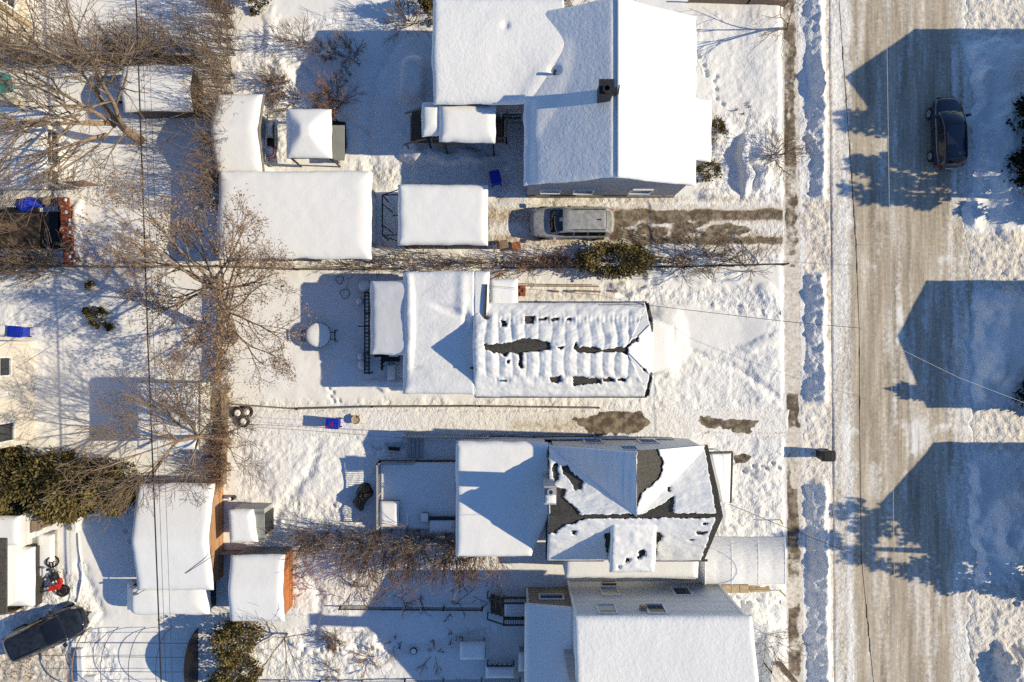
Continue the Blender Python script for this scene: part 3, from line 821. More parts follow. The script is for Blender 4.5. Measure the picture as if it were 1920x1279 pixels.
walls(wl, [(xwing + ov, yWS + ov), (xw + ov, yWS + ov), (xw + ov, yWN - ov), (xwing + ov, yWN - ov), (xwing + ov, yWR)], -.3, [EZ - .12, EZ - .12, EZ - .12, EZ - .12, WR - .16])
walls(wl, [(xe - ov - .1, yb0 + .15), (xbump - ov, yb0 + .15), (xbump - ov, yb1 - .15), (xe - ov - .1, yb1 - .15)], -.3, [EZ - .2, EZ - .32, EZ - .32, EZ - .2])
wA = wl.build('wall', M['siding_grey'], hA)
rf = MB()
zb = EZ - slopeE * (xbump - xe)
rf.slab([(xw, yS, EZ), (xr, yS, RZ), (xr, yN, RZ), (xw, yN, EZ)], .14)
rf.slab([(xr, yS, RZ), (xe, yS, EZ), (xe, yN, EZ), (xr, yN, RZ)], .14)
xm = xw + (xr - xw) * (WR - EZ) / (RZ - EZ)
rf.slab([(xwing, yWS, EZ), (xw, yWS, EZ), (xm, yWR, WR), (xwing, yWR, WR)], .14)
rf.slab([(xwing, yWR, WR), (xm, yWR, WR), (W(1025, 0, 4.3).x, yWN, EZ), (xwing, yWN, EZ)], .14)
rf.slab([(xe + .002, yb0, EZ - .003), (xbump, yb0, zb), (xbump, yb1, zb), (xe + .002, yb1, EZ - .003)], .13)
rA = rf.build('roof', M['fascia'], hA)
def vent_hollow(PX, PY, P):
    vd = np.abs((PX - 983) * .90 + (PY - 195) * .437)      # distance to the valley line
    return .10 * np.exp(-(vd / 30) ** 2) * sstep(60, 110, PY) - .10 * np.exp(-((PX - 1154) / 5) ** 2) - .16 * np.exp(-((PX - 992) / 9) ** 2) * (PY > 196) - .18 * bump(PX, PY, 1039, 137, 14, 10) - .12 * bump(PX, PY, 948, 52, 10, 10) + .10 * bump(PX, PY, 1000, 205, 40, 150, .5)
SA = 'snow_grain'
roof_snow(rA, [(xw, yS, EZ), (xr, yS, RZ), (xr, yN, RZ), (xw, yN, EZ)], .28, (1, 0, 1, 1), None, SA, .12, extra=vent_hollow, rr=.38)
roof_snow(rA, [(xr, yS, RZ), (xe, yS, EZ), (xe, yN, EZ), (xr, yN, RZ)], .28, (1, 1, 1, 0), None, 'snow_soft', .13)
roof_snow(rA, [(xwing, yWS, EZ), (xm + .1, yWS, EZ), (xm + .1, yWN, EZ), (xwing, yWN, EZ)], .30, (1, 0, 1, 1), None, SA, .11, extra=vent_hollow, rr=.38, zf=gable_z(yWS, yWN, yWR, EZ, WR, .9))
roof_snow(rA, [(xwing, yWR, WR), (xm, yWR, WR), (W(1025, 0, 4.3).x, yWN, EZ), (xwing, yWN, EZ)], .30, (0, 1, 1, 1), None, 'snow_soft', .14)
roof_snow(rA, [(xe - .9, yb0, EZ + .9 * slopeE - .03), (xbump, yb0, zb), (xbump, yb1, zb), (xe - .9, yb1, EZ + .9 * slopeE - .03)], .285, (1, 1, 1, 0), None, 'snow_soft', .12)
ch = MB(); c0 = W(1137, 165, 7.3)
ch.box((c0.x, c0.y, 6.6), (.62, .66, 1.5)); ch.box((c0.x, c0.y, 7.38), (.74, .78, .10))
ch.lathe([(.20, 0), (.20, .28), (.13, .28), (.13, .02)], (c0.x - .02, c0.y - .14, 7.43), 12)
ch.box((c0.x + .48, c0.y + .02, 6.75), (.18, .22, .6)); ch.bar((c0.x + .68, c0.y - .1, 6.3), (c0.x + .68, c0.y + .25, 6.95), .06)
ch.build('chimney', M['dark'], rA)
vp = MB(); c1 = W(1040, 137, 5.3); vp.tube([(c1.x, c1.y, 4.6), (c1.x, c1.y, 5.62)], .075, 10); vp.build('vent_pipe', M['dark'], rA)
gt = MB(); gt.bar((xe + .03, yb1 + .1, EZ - .03), (xe + .03, yN - .1, EZ - .03), .10, .10); gt.build('gutter', M['fascia'], rA); gt = MB(); gt.bar((xbump + .03, yb0 + .05, zb - .05), (xbump + .03, yb1 - .05, zb - .05), .10, .10)
gt.build('gutter', M['fascia'], rA)
window(hA, (xw + 1.5, yS + ov, 1.75), 'y-', 1.0, .7); window(hA, (xr + 2.0, yS + ov, 1.7), 'y-', 1.1, .8); window(hA, (xr - 1.2, yS + ov, 1.7), 'y-', 1.0, .9)
fd = MB(); fd.box(((xw + xe) / 2, yS + ov - .03, .22), (xe - xw - 2 * ov, .05, .55)); fd.build('foundation', M['concrete'], hA)
window(hA, (.0, yWS + ov, 1.6), 'y-', 1.1, 1.1); door(hA, (-1.6, yWS + ov, .4), 'y-', .9, 2.0); window(hA, (xe - ov, 15, 1.7), 'x+', 1.6, 1.2); window(hA, (xbump - ov, 11.5, 1.6), 'x+', 2.0, 1.2)

# back deck with two snow covered canopies
dk = thing('back_deck', 'dark wooden back deck with railings under two thick snow covered canopies', 'deck', tuple(W(860, 235, 0)))
DZ = 1.3; x0, x1, y0, y1 = rect_px(772, 268, 950, 206, DZ)
m_ = MB()
for i in range(int((x1 - x0) / .15)):
    m_.box((x0 + .075 + i * .15, (y0 + y1) / 2, DZ - .04), (.135, y1 - y0, .05))
m_.build('deck_floor', M['deckwood'], dk)
rl = MB(); railing(rl, (x0 + 1.2, y0, DZ), (x1, y0, DZ)); railing(rl, (x1, y0, DZ), (x1, y1 - .2, DZ)); rl.build('railing', M['wood'], dk)
st = MB()
for i in range(4): st.box((x0 + .15 - i * .27 + .6, (y0 + y1) / 2 + .1, DZ - .12 - i * .26), (.27, y1 - y0 - .3, .06))
st.bar((x0 + .9, y0, 2.1), (x0 - .5, y0 - .02, 1.0), .09); st.bar((x0 + .9, y1 - .1, 2.1), (x0 - .4, y1 - .1, 1.0), .09); st.bar((x0 - .35, y0, 1.1), (x0 - .35, y0, -.1), .08)
st.build('stairs', M['wood'], dk)
pb = MB(); a = W(838, 268, 1.6); pb.box((a.x, a.y, 1.5), (1.3, .10, .6), rz=.1); pb.build('board_panel', M['wood'], dk)
for (q, nz, T) in (((826, 263, 927, 198), 3.55, .45), ((792, 250, 828, 197), 3.4, .42)):
    a0, a1, b0, b1 = rect_px(*q, nz)
    cv = MB(); cv.slab([(a0, b0, nz - .25), (a1, b0, nz - .25), (a1, b1, nz), (a0, b1, nz)], .06)
    for (xx, yy) in ((a0 + .1, b0 + .1), (a1 - .1, b0 + .1)): cv.bar((xx, yy, .0), (xx, yy, nz - .3), .09)
    o = cv.build('canopy', M['dark'], dk)
    roof_snow(o, [(a0, b0, nz - .25), (a1, b0, nz - .25), (a1, b1, nz), (a0, b1, nz)], T, (1, 1, 1, 1), None, 'snow_soft', .09, rr=.5, lip=.06)

# ================================================================== HOUSE B: middle house with striped, half bared roof
EZ, RZ = 3.1, 4.75
hB = thing('house', 'middle house whose striped snow roof has melted through to dark shingle along the ridge', 'house', tuple(W(1060, 655, 0)))
x0, x1 = W(890, 650, EZ).x, W(1213, 650, EZ).x; y0, y1 = W(0, 743, EZ).y, W(0, 568, EZ).y; yr = W(0, 655, RZ).y
xh = W(1172, 650, RZ).x; zj = 3.75
yj0 = y0 + (yr - y0) * (zj - EZ) / (RZ - EZ); yj1 = y1 + (yr - y1) * (zj - EZ) / (RZ - EZ); xj = W(1224, 650, zj).x
ov = .2
wl = MB(); walls(wl, [(x0 + .06, y0 + ov), (x1 - ov, y0 + ov), (x1 - ov, yr, ), (x1 - ov, y1 - ov), (x0 + .06, y1 - ov), (x0 + .06, yr)], -.3, [EZ - .12, EZ - .12, zj + .2, EZ - .12, EZ - .12, RZ - .18])
wl.build('wall', M['siding_white'], hB)
rf = MB()
xg = W(1217, 650, EZ).x
rf.slab([(x0, y0, EZ), (xg, y0, EZ), (xj, yj0, zj), (xh, yr, RZ), (x0, yr, RZ)], .14)
rf.slab([(x0, yr, RZ), (xh, yr, RZ), (xj, yj1, zj), (xg, y1, EZ), (x0, y1, EZ)], .14)
rf.slab([(xj, yj0, zj), (xj + .02, yj1, zj), (xh, yr, RZ)], .12)
rB = rf.build('roof', M['shingle2'], hB)
BARE = [[(909, 645), (925, 643), (962, 640), (975, 634), (992, 632), (1008, 636), (1030, 644), (1034, 656), (1000, 661), (975, 662), (957, 663), (950, 672), (940, 664), (925, 662), (908, 655)],
        [(1074, 655), (1080, 640), (1086, 652), (1106, 649), (1130, 655), (1170, 650), (1186, 634), (1196, 630), (1194, 640), (1178, 650), (1176, 666), (1150, 660), (1110, 662), (1080, 661)],
        [(971, 662), (981, 662), (982, 688), (974, 690)], [(1030, 707), (1050, 706), (1052, 714), (1032, 716)], [(1074, 707), (1102, 708), (1102, 719), (1082, 721), (1074, 722)],
        [(1104, 709), (1126, 709), (1125, 717), (1104, 717)], [(1128, 709), (1152, 709), (1150, 714), (1130, 714)], [(1154, 709), (1175, 709), (1172, 715), (1156, 714)],
        [(984, 594), (1002, 594), (1000, 605), (984, 605)], [(1008, 596), (1026, 596), (1026, 600), (1010, 600)], [(1034, 597), (1048, 597), (1046, 601), (1034, 601)], [(1060, 597), (1072, 597), (1070, 601), (1060, 600)],
        [(940, 602), (950, 602), (949, 611), (941, 611)], [(1201, 687), (1208, 689), (1210, 696), (1203, 693)], [(950, 676), (956, 676), (956, 681), (950, 681)], [(1043, 650), (1056, 650), (1054, 654), (1044, 653)]]
def maskB(PX, PY):
    k = np.ones(PX.shape)
    for i, p in enumerate(BARE):
        cy = sum(q[1] for q in p) / len(p); p = [(q[0], cy + (q[1] - cy) * (1.25 if len(p) < 8 else .92)) for q in p]
        k = k * (1 - pmask(PX, PY + 1.5 * fbm(PX / 18, PY / 18, 91, 2), p, 2.0, 3.4, 200 + i, 7))
    # rake strip at the front
    k = k * (1 - pmask(PX, PY, [(1207, 744), (1215, 744), (1224, 697), (1219, 697)], 1.0, 1.2, 230, 8))
    k = k * (1 - pmask(PX, PY, [(1208, 568), (1216, 568), (1228, 622), (1221, 624)], 1.0, 1.2, 231, 8))
    return k
def stripeB(PX, PY, P):
    ph = (PX - 912 + 5 * fbm(PX / 50, PY / 40, 67, 3)) / 24.2
    sw = 1 - np.abs((ph - np.floor(ph)) - .5) * 2                # 0 at joints
    band = sstep(575, 600, PY) * (1 - sstep(700, 712, PY))
    low = np.exp(-((PY - 600) / 7.0) ** 2) + .55 * np.exp(-((PY - 712) / 6.0) ** 2)
    return band * (.115 + .06 * fbm(PX / 30, PY / 200, 68, 2)) * (np.sqrt(np.clip(sw, 0, 1)) - .75) - (.09 + .05 * fbm(PX / 20, PY / 60, 69, 2)) * low * sstep(.2, .7, sw) * (PX > 930) + .055 * fbm(PX / 14, PY / 9, 66, 4)
roof_snow(rB, [(x0, y0, EZ), (xg - .02, y0, EZ), (xh, yr, RZ), (x0, yr, RZ)], .19, (1, 0, 0, 1), maskB, 'snow', .055, extra=stripeB, rr=.22, lip=.02)
roof_snow(rB, [(x0, yr, RZ), (xh, yr, RZ), (xg - .02, y1, EZ), (x0, y1, EZ)], .19, (0, 0, 1, 1), maskB, 'snow', .055, extra=stripeB, rr=.22, lip=.02)
roof_snow(rB, [(xg - .02, y0, EZ), (xj, yj0, zj), (xh, yr, RZ), (xh, yr, RZ)], .17, (0, 0, 0, 0), maskB, 'snow', .07, lip=0)
roof_snow(rB, [(xh, yr, RZ), (xh, yr, RZ), (xj, yj1, zj), (xg - .02, y1, EZ)], .17, (0, 0, 0, 0), maskB, 'snow', .07, lip=0)
roof_snow(rB, [(xj, yj0, zj), (xj + .02, yj1, zj), (xh, yr, RZ), (xh, yr, RZ)], .22, (1, 0, 0, 0), maskB, 'snow_soft', .08, lip=.02)
vp = MB(); c1 = W(949, 714, 3.8); vp.tube([(c1.x, c1.y, 3.4), (c1.x, c1.y, 4.05)], .06, 8); c2 = W(886, 690, 3.9); vp.box((c2.x, c2.y, 4.05), (.25, .12, .14)); vp.build('vent_pipe', M['dark'], rB)
ld = MB(); a = W(1125, 572, 3.35); b = W(1205, 574, 3.35)
for s in (-.1, .1): ld.bar((a.x, a.y + s - .1, 3.42), (b.x, b.y + s, 3.40), .05)
ld.bar((b.x, b.y + .3, 3.35), (b.x + .1, b.y - .3, 3.5), .06)
ld.build('service_mast', M['steel'], rB)
gt = MB(); gt.bar((x0 + .0, y0 - .04, EZ - .06), (x1, y0 - .04, EZ - .06), .09, .10); gt.build('gutter', M['fascia'], rB); gt = MB(); gt.bar((W(970, 0, EZ).x, y1 + .04, EZ - .06), (x1, y1 + .04, EZ - .06), .09, .10); gt.build('gutter', M['fascia'], rB)
# front porch roof
pz = 2.55; a0, a1 = x1 - .35, W(1268, 650, pz - .2).x
pr = MB(); pr.slab([(a0, W(0, 703, pz).y, pz + .12), (a1 - .25, W(0, 690, pz).y, pz - .06), (a1 - .25, W(0, 612, pz).y, pz - .06), (a0, W(0, 592, pz).y, pz + .12)], .12)
o = pr.build('porch_roof', M['shingle2'], hB)
roof_snow(o, [(a0, W(0, 703, pz).y, pz + .12), (a1 - .25, W(0, 690, pz).y, pz - .06), (a1 - .25, W(0, 612, pz).y, pz - .06), (a0, W(0, 592, pz).y, pz + .12)], .30, (1, 1, 1, 0), None, 'snow_soft', .1, rr=.5)
pp = MB()
for py in (612, 690): p = W(1254, py, 0); pp.bar((a1 - .45, W(0, py, pz).y + (.15 if py > 650 else -.15), -.2), (a1 - .45, W(0, py, pz).y + (.15 if py > 650 else -.15), pz - .3), .12)
pp.build('porch_post', M['trim'], hB)
window(hB, (x1 - ov, yr + 1.3, 1.6), 'x+', 1.4, 1.2); door(hB, (x1 - ov, yr - .6, .3), 'x+'); window(hB, (3, y0 + ov, 1.7), 'y-', 1.1, 1.1); window(hB, (5.2, y1 - ov, 1.7), 'y+', 1.1, 1.1)
# rear extension, low roof falling to the back
e0 = W(757, 600, 3.05).x; e1 = W(916, 540, 3.45).x; eN = W(0, 511, 3.2).y; eS = W(0, 737, 3.0).y
EXz = lambda x: 2.95 + (x - e0) * .085
wl = MB(); walls(wl, [(e0 + .12, eS + .1), (x0 + .04, eS + .1), (x0 + .04, y1 - .2), (e1 - .1, y1 - .2), (e1 - .1, eN - .1), (e0 + .12, eN - .1)], -.3, [EXz(e0) - .12, EXz(x0) - .12, EXz(x0) - .12, EXz(e1) - .12, EXz(e1) - .12, EXz(e0) - .12])
wl.build('extension_wall', M['siding_white'], hB)
rf = MB(); rf.slab([(e0, eS, EXz(e0)), (x0 - .01, eS, EXz(x0)), (x0 - .01, eN, EXz(x0)), (e0, eN, EXz(e0))], .12)
nz = EXz(x0); rf.slab([(x0 - .005, y1 - 1.5, nz + .004), (e1, y1 - 1.5, EXz(e1) + .004), (e1, eN, EXz(e1)), (x0 - .005, eN, nz)], .12)
p0 = W(918, 568, 3.0); p1 = W(970, 524, 3.0); rf.slab([(e1 - .02, p0.y - .4, 2.98), (p1.x, p0.y - .4, 2.95), (p1.x, p1.y, 2.95), (e1 - .02, p1.y, 2.98)], .12)
ex = rf.build('extension_roof', M['shingle2'], hB)
def drift(PX, PY, P): return .07 * fbm(PX / 60, PY / 26, 70, 3) + .16 * bump(PX, PY, 768, 600, 13, 120) - .10 * bump(PX, PY, 875, 596, 7, 26) + .10 * np.exp(-((PX - 868) / 10) ** 2) * (PY < 590) - .10 * bump(PX, PY, 775, 688, 22, 4) - .12 * bump(PX, PY, 850, 585, 50, 10, .35)
roof_snow(ex, [(e0, eS, EXz(e0)), (x0 - .01, eS, EXz(x0)), (x0 - .01, eN, EXz(x0)), (e0, eN, EXz(e0))], .38, (1, 0, 1, 1), None, 'snow_grain', .09, extra=drift, rr=.5)
roof_snow(ex, [(x0 - .01, W(0, 606, 3.4).y, nz), (e1, W(0, 606, 3.4).y, EXz(e1)), (e1, eN, EXz(e1)), (x0 - .01, eN, nz)], .38, (0, 1, 1, 0), None, 'snow', .09, rr=.4)
roof_snow(ex, [(e1 + .08, y1 - .05, 2.98), (p1.x, y1 - .05, 2.95), (p1.x, p1.y, 2.95), (e1 + .08, p1.y, 2.98)], .30, (0, 1, 1, 1), None, 'snow_soft', .09)
gt = MB(); ga = W(912, 533, 3.75); gb = W(909, 606, 3.9); gt.bar((ga.x, ga.y, 3.76), (gb.x, gb.y, 3.80), .12, .10); gc = W(911, 600, 3.9)
gt.slab([(gc.x - .28, gc.y - .1, 3.86), (gc.x + .02, gc.y - .32, 3.86), (gc.x + .36, gc.y + .02, 3.86), (gc.x + .05, gc.y + .22, 3.86)], .10); gt.build('valley_flashing', M['fascia'], ex)
# lower sunroom
sz = 2.5; s0, s1, q0, q1 = rect_px(697, 664, 757, 529, sz)
wl = MB(); walls(wl, [(s0 + .12, q0 + .1), (s1 + .2, q0 + .1), (s1 + .2, q1 - .1), (s0 + .12, q1 - .1)], -.3, [sz - .1] * 4); wl.build('sunroom_wall', M['siding_white'], hB)
rf = MB(); rf.slab([(s0, q0, sz), (s1 + .34, q0, sz + .46), (s1 + .34, q1, sz + .46), (s0, q1, sz)], .1); o = rf.build('sunroom_roof', M['trim'], hB)
roof_snow(o, [(s0, q0, sz), (s1 + .34, q0, sz + .46), (s1 + .34, q1, sz + .46), (s0, q1, sz)], .40, (1, 0, 1, 1), None, 'snow_soft', .09, rr=.4)
door(hB, (s0 + .12, -.1, .25), 'x-', 1.6, 1.9, 'glass')

# ================================================================== HOUSE C: steep cross gabled house
EZ, RZ = 3.2, 6.35
hC = thing('house', 'steep cross gabled house with dark shingle showing through patchy snow and a small dormer', 'house', tuple(W(1180, 940, 0)))
x0 = W(1026, 960, EZ).x; x1 = W(1327, 960, EZ).x; yS = W(0, 1050, EZ).y; yN = W(0, 834, EZ).y; yr = W(0, 968, RZ).y
xp = W(1356, 968, RZ).x; xw_ = W(1030, 968, RZ).x
xc = W(1193, 900, RZ).x; gy = W(0, 846, RZ - .1).y
XW = x0 - .1
wl = MB(); ov = .2
walls(wl, [(x0 + .06, yS + ov), (x1 - ov, yS + ov), (x1 - ov, yr), (x1 - ov, yN - ov), (x0 + .06, yN - ov), (x0 + .06, yr)], -.3, [EZ - .1, EZ - .1, RZ - .25, EZ - .1, EZ - .1, RZ - .25])
gx0, gx1 = x0 + .35, x1 - .3
wl.quad((gx0, gy - .22, -.3), (gx1, gy - .22, -.3), (gx1, gy - .22, EZ - .05), (gx0, gy - .22, EZ - .05)); wl.add([(gx0, gy - .22, EZ - .05), (gx1, gy - .22, EZ - .05), (xc, gy - .22, RZ - .3)], [(0, 1, 2)])
wl.build('wall', M['siding_white'], hC)
rf = MB(); th = .13
za = RZ - .04
rf.slab([(x0, yS, EZ), (x1 - .18, yS, EZ), (xp, yr, RZ), (xw_, yr, RZ)], th)
NW = (x0, yN, EZ); NE = (x1, yN, EZ)
rf.slab([(xw_, yr, RZ), (xc, yr, RZ), NW], th)             # north slope, west triangle
rf.slab([(xc, yr, RZ), (xp, yr, RZ), NE], th)              # north slope, east triangle
rf.slab([NW, (xc, yr, RZ), (xc, gy, za)], th)              # cross gable west slope
rf.slab([(xc, gy, za), (xc, yr, RZ), NE], th)              # cross gable east slope
rC = rf.build('roof', M['shingle2'], hC)
BC = [[(1036, 866), (1046, 868), (1048, 900), (1040, 906), (1036, 890)], [(1054, 876), (1064, 872), (1078, 888), (1094, 902), (1092, 920), (1076, 918), (1066, 896), (1056, 888)],
      [(1030, 912), (1048, 914), (1062, 918), (1056, 932), (1068, 942), (1090, 962), (1030, 968)], [(1240, 946), (1250, 936), (1262, 930), (1264, 942), (1258, 962), (1206, 964), (1224, 950)],
      [(1250, 910), (1258, 912), (1256, 922), (1249, 920)],
      [(1193, 842), (1232, 840), (1242, 862), (1243, 880), (1232, 902), (1216, 915), (1200, 930), (1192, 962)], [(1218, 962), (1262, 962), (1262, 940), (1245, 945)],
      [(1024, 964), (1400, 961), (1400, 970), (1100, 972), (1060, 985), (1040, 1000), (1024, 1000)], [(1072, 994), (1080, 994), (1080, 1002), (1073, 1002)],
      [(1304, 996), (1326, 994), (1326, 999), (1308, 1002)], [(1286, 1010), (1302, 1010), (1300, 1013), (1288, 1013)], [(1316, 980), (1334, 976), (1334, 979), (1318, 984)],
      [(1228, 996), (1236, 998), (1244, 1006), (1232, 1018), (1228, 1052)], [(1134, 1000), (1146, 996), (1146, 1050), (1138, 1050)]]
BRAKE = [[(1318, 830), (1334, 830), (1366, 968), (1330, 1056), (1311, 1054), (1342, 967)], [(1023, 830), (1030, 832), (1030, 908), (1024, 908)]]
def maskC(PX, PY):
    k = np.ones(PX.shape)
    for i, p in enumerate(BC): k = k * (1 - pmask(PX, PY, p, 2.2, 3.2, 240 + i, 7))
    for i, p in enumerate(BRAKE): k = k * (1 - pmask(PX, PY, p, 1.5, 2.2, 280 + i, 5))
    return k
def lumpC(PX, PY, P): return .06 * fbm(PX / 18, PY / 10, 77, 4)
def ribC(PX, PY, P): return .03 * fbm(PX / 5, PY / 60, 78, 2)
roof_snow(rC, [(x0, yS, EZ), (x1 - .18, yS, EZ), (xp, yr, RZ), (xw_, yr, RZ)], .16, (1, 0, 0, 1), maskC, 'snow', .06, extra=lumpC, rr=.2, lip=.02)
roof_snow(rC, [(xw_, yr, RZ), (xc, yr, RZ), (xc, yr, RZ), NW][::-1], .15, (0, 0, 0, 0), maskC, 'snow', .06, extra=lumpC, lip=0)
roof_snow(rC, [(xc, yr, RZ), (xp, yr, RZ), NE, NE], .15, (0, 0, 0, 0), maskC, 'snow', .06, extra=lumpC, lip=0)
roof_snow(rC, [NW, (xc, yr, RZ), (xc, yr, RZ), (xc, gy, za)], .16, (0, 0, 0, 1), None, 'snow', .08, extra=ribC, lip=.01, rr=.15)
roof_snow(rC, [(xc, gy, za), (xc, yr, RZ), NE, NE], .20, (0, 0, 0, 0), maskC, 'snow', .06, extra=lumpC, lip=0)
# chimney
cb = W(1024, 928, 3.6); ch = MB(); zt = 6.75
cw = W(1030, 928, zt); ch.box((cw.x + .05, cw.y, 4.6), (.52, .82, 4.3)); ch.box((cw.x + .05, cw.y, zt + .05), (.60, .92, .10))
ch.lathe([(.17, 0), (.17, .16), (.11, .16), (.11, .02)], (cw.x + .05, cw.y + .18, zt + .10), 12)
o = ch.build('chimney', M['siding_grey'], hC); pillow('chimney_snow', o, cw.x - .18, cw.x + .28, cw.y - .36, cw.y + .02, zt + .1, .12, 'snow', .12, res=.05)
# dormer on the south slope
dz = 5.35; d0, d1 = W(1144, 1030, dz).x, W(1226, 1030, dz).x; dS = W(0, 1071, dz - .2).y; dN = W(0, 990, RZ).y + .15
dm = MB(); walls(dm, [(d0 + .1, dS + .15), (d1 - .1, dS + .15), (d1 - .1, dN), (d0 + .1, dN)], 2.6, [dz - .28, dz - .28, dz + .2, dz + .2]); o = dm.build('dormer', M['siding_white'], hC)
dr = MB(); dr.slab([(d0, dS, dz - .18), (d1, dS, dz - .18), (d1, dN, dz + .45), (d0, dN, dz + .45)], .1); o2 = dr.build('dormer_roof', M['shingle2'], o)
def maskD(PX, PY):
    k = np.ones(PX.shape)
    for i, p in enumerate([[(1194, 1034), (1204, 1028), (1210, 1040), (1200, 1047), (1194, 1044)], [(1171, 1047), (1179, 1047), (1178, 1053), (1172, 1053)], [(1157, 1058), (1163, 1058), (1163, 1064), (1158, 1064)]]):
        k = k * (1 - pmask(PX, PY, p, 2.4, 4.5, 300 + i, 5))
    return k
window(hC, ((d0 + d1) / 2, dS + .15, 4.2), 'y-', 1.2, .9)
roof_snow(o, [(d0, dS, dz - .18), (d1, dS, dz - .18), (d1, dN, dz + .45), (d0, dN, dz + .45)], .24, (1, 1, 1, 1), maskD, 'snow', .06, name='dormer_snow', extra=lumpC, rr=.2)
gt = MB(); gt.bar((x0, yS - .04, EZ - .06), (d0 - .05, yS - .04, EZ - .06), .1); gt.build('gutter', M['fascia'], rC); gt = MB(); gt.bar((d1 + .05, yS - .04, EZ - .06), (x1, yS - .04, EZ - .06), .1); gt.build('gutter', M['fascia'], rC); gt = MB(); gt.bar((x0 - .04, yS, EZ - .05), (x0 - .04, yN, EZ - .05), .08); gt.build('gutter', M['fascia'], rC)
# flat rear extension
fz = 3.1; f0, f1, g0, g1 = rect_px(856, 1040, 1028, 829, fz)
pa = W(995, 1042, fz); pb_ = W(1027, 962, fz)
F = [(f0, g0, fz), (pa.x, g0, fz), (pb_.x, pb_.y, fz), (pb_.x, g1, fz), (f0, g1, fz)]
wl = MB(); walls(wl, [(f0 + .12, g0 + .12), (pa.x - .1, g0 + .12), (pb_.x - .1, pb_.y), (pb_.x - .1, g1 - .12), (f0 + .12, g1 - .12)], -.3, [fz - .1] * 5); wl.build('extension_wall', M['siding_white'], hC)
rf = MB(); rf.slab(F, .12); o = rf.build('extension_roof', M['fascia'], hC)
roof_snow(o, [(f0, g0, fz), (pa.x, g0, fz), (pb_.x, pb_.y, fz), (f0, pb_.y, fz)], .34, (1, 1, 0, 1), None, 'snow_soft', .1)
roof_snow(o, [(f0, pb_.y, fz), (pb_.x, pb_.y, fz), (pb_.x, g1, fz), (f0, g1, fz)], .34, (0, 0, 1, 1), None, 'snow_soft', .1)
# front porch roof
pz = 2.6; pts = [W(1330, 850, pz + .35), W(1370, 849, pz), W(1367, 942, pz), W(1352, 942, pz + .35)]
pr = MB(); q = [tuple(p) for p in pts]; pr.slab(q, .14); o = pr.build('porch_roof', M['fascia'], hC)
roof_snow(o, [q[0], q[1], q[2], q[3]][::-1], .24, (1, 1, 1, 1), None, 'snow_soft', .08, rr=.15, lip=0)
fe = MB(); fe.bar((q[1][0] + .04, q[1][1], q[1][2] + .05), (q[2][0] + .04, q[2][1], q[2][2] + .05), .12, .2); fe.bar((q[0][0], q[0][1] + .04, q[0][2] + .05), (q[1][0] + .08, q[1][1] + .04, q[1][2] + .05), .10, .2); fe.build('porch_fascia', M['fascia'], o)
pp = MB(); pp.bar((q[1][0] - .15, q[1][1] - .2, -.2), (q[1][0] - .15, q[1][1] - .2, pz - .15), .11); pp.build('porch_post', M['trim'], hC); pp = MB(); pp.bar((q[2][0] - .15, q[2][1] + .2, -.2), (q[2][0] - .15, q[2][1] + .2, pz - .15), .11); pp.build('porch_post', M['trim'], hC)
window(hC, (xc - 1.6, gy - .22, 1.5), 'y+', .9, 1.2); window(hC, (xc + 1.5, gy - .22, 1.5), 'y+', .9, 1.2); window(hC, (xc, gy - .22, 4.2), 'y+', .8, .9); window(hC, (x1 - ov, yr, 4.2), 'x+', .9, 1.1); window(hC, (x1 - ov, yr - 1.9, 1.6), 'x+', 1.3, 1.2)
fb = MB(); p = W(1160, 824, .6); fb.box((p.x, p.y + .02, .35), (6.4, .06, .7)); fb.build('foundation', M['siding_grey'], hC)
# side passage roof between C and D
az = 2.2; s0, s1, q0, q1 = rect_px(1060, 1082, 1306, 1054, az)
sp = MB(); walls(sp, [(s0, q0), (s1, q0), (s1, q1 + .3), (s0, q1 + .3)], -.3, [az - .08] * 4); o = sp.build('side_annex', M['siding_white'], hC)
sr = MB(); sr.slab([(s0, q0, az - .1), (s1, q0, az - .1), (s1, q1 + .35, az + .1), (s0, q1 + .35, az + .1)], .08); o2 = sr.build('annex_roof', M['trim'], o)
roof_snow(o, [(s0, q0, az - .1), (s1, q0, az - .1), (s1, q1 + .35, az + .1), (s0, q1 + .35, az + .1)], .24, (1, 1, 0, 1), None, 'snow_soft', .1, name='annex_snow')

# ================================================================== HOUSE D: tall blue grey house at the bottom
hD = thing('house', 'tall two storey house with pale blue clapboard wall and windows on both floors', 'house', tuple(W(1220, 1220, 0)))
EZ = 6.1; x0 = W(1076, 1156, EZ).x; x1 = W(1408, 1156, EZ).x; yN = W(0, 1155, EZ).y; wyN = W(0, 1089, 0).y
yR = yN - 2.9; RZ = 7.15; yS = yR - 4.6
wx0, wx1 = W(1064, 1092, 0).x, W(1341, 1092, 0).x
wl = MB(); walls(wl, [(wx0, yS + .2), (wx1, yS + .2), (wx1, yR), (wx1, wyN), (wx0, wyN), (wx0, yR)], -.3, [4.6, 4.6, RZ - .2, EZ - .14, EZ - .14, RZ - .2])
wl.build('wall', M['siding_blue'], hD)
rf = MB(); rf.slab([(x0, yR, RZ), (x1, yR, RZ), (x1, yN, EZ), (x0, yN, EZ)], .14); rf.slab([(x0, yS, 4.6), (x1, yS, 4.6), (x1, yR, RZ), (x0, yR, RZ)], .14)
rD = rf.build('roof', M['trim'], hD)
roof_snow(rD, [(x0, yR, RZ), (x1, yR, RZ), (x1, yN, EZ), (x0, yN, EZ)], .20, (0, 1, 1, 1), None, 'snow_grain', .11, rr=.2, lip=.015)
roof_snow(rD, [(x0, yS, 4.6), (x1, yS, 4.6), (x1, yR, RZ), (x0, yR, RZ)], .20, (1, 1, 0, 1), None, 'snow_grain', .14, rr=.2, lip=.015)
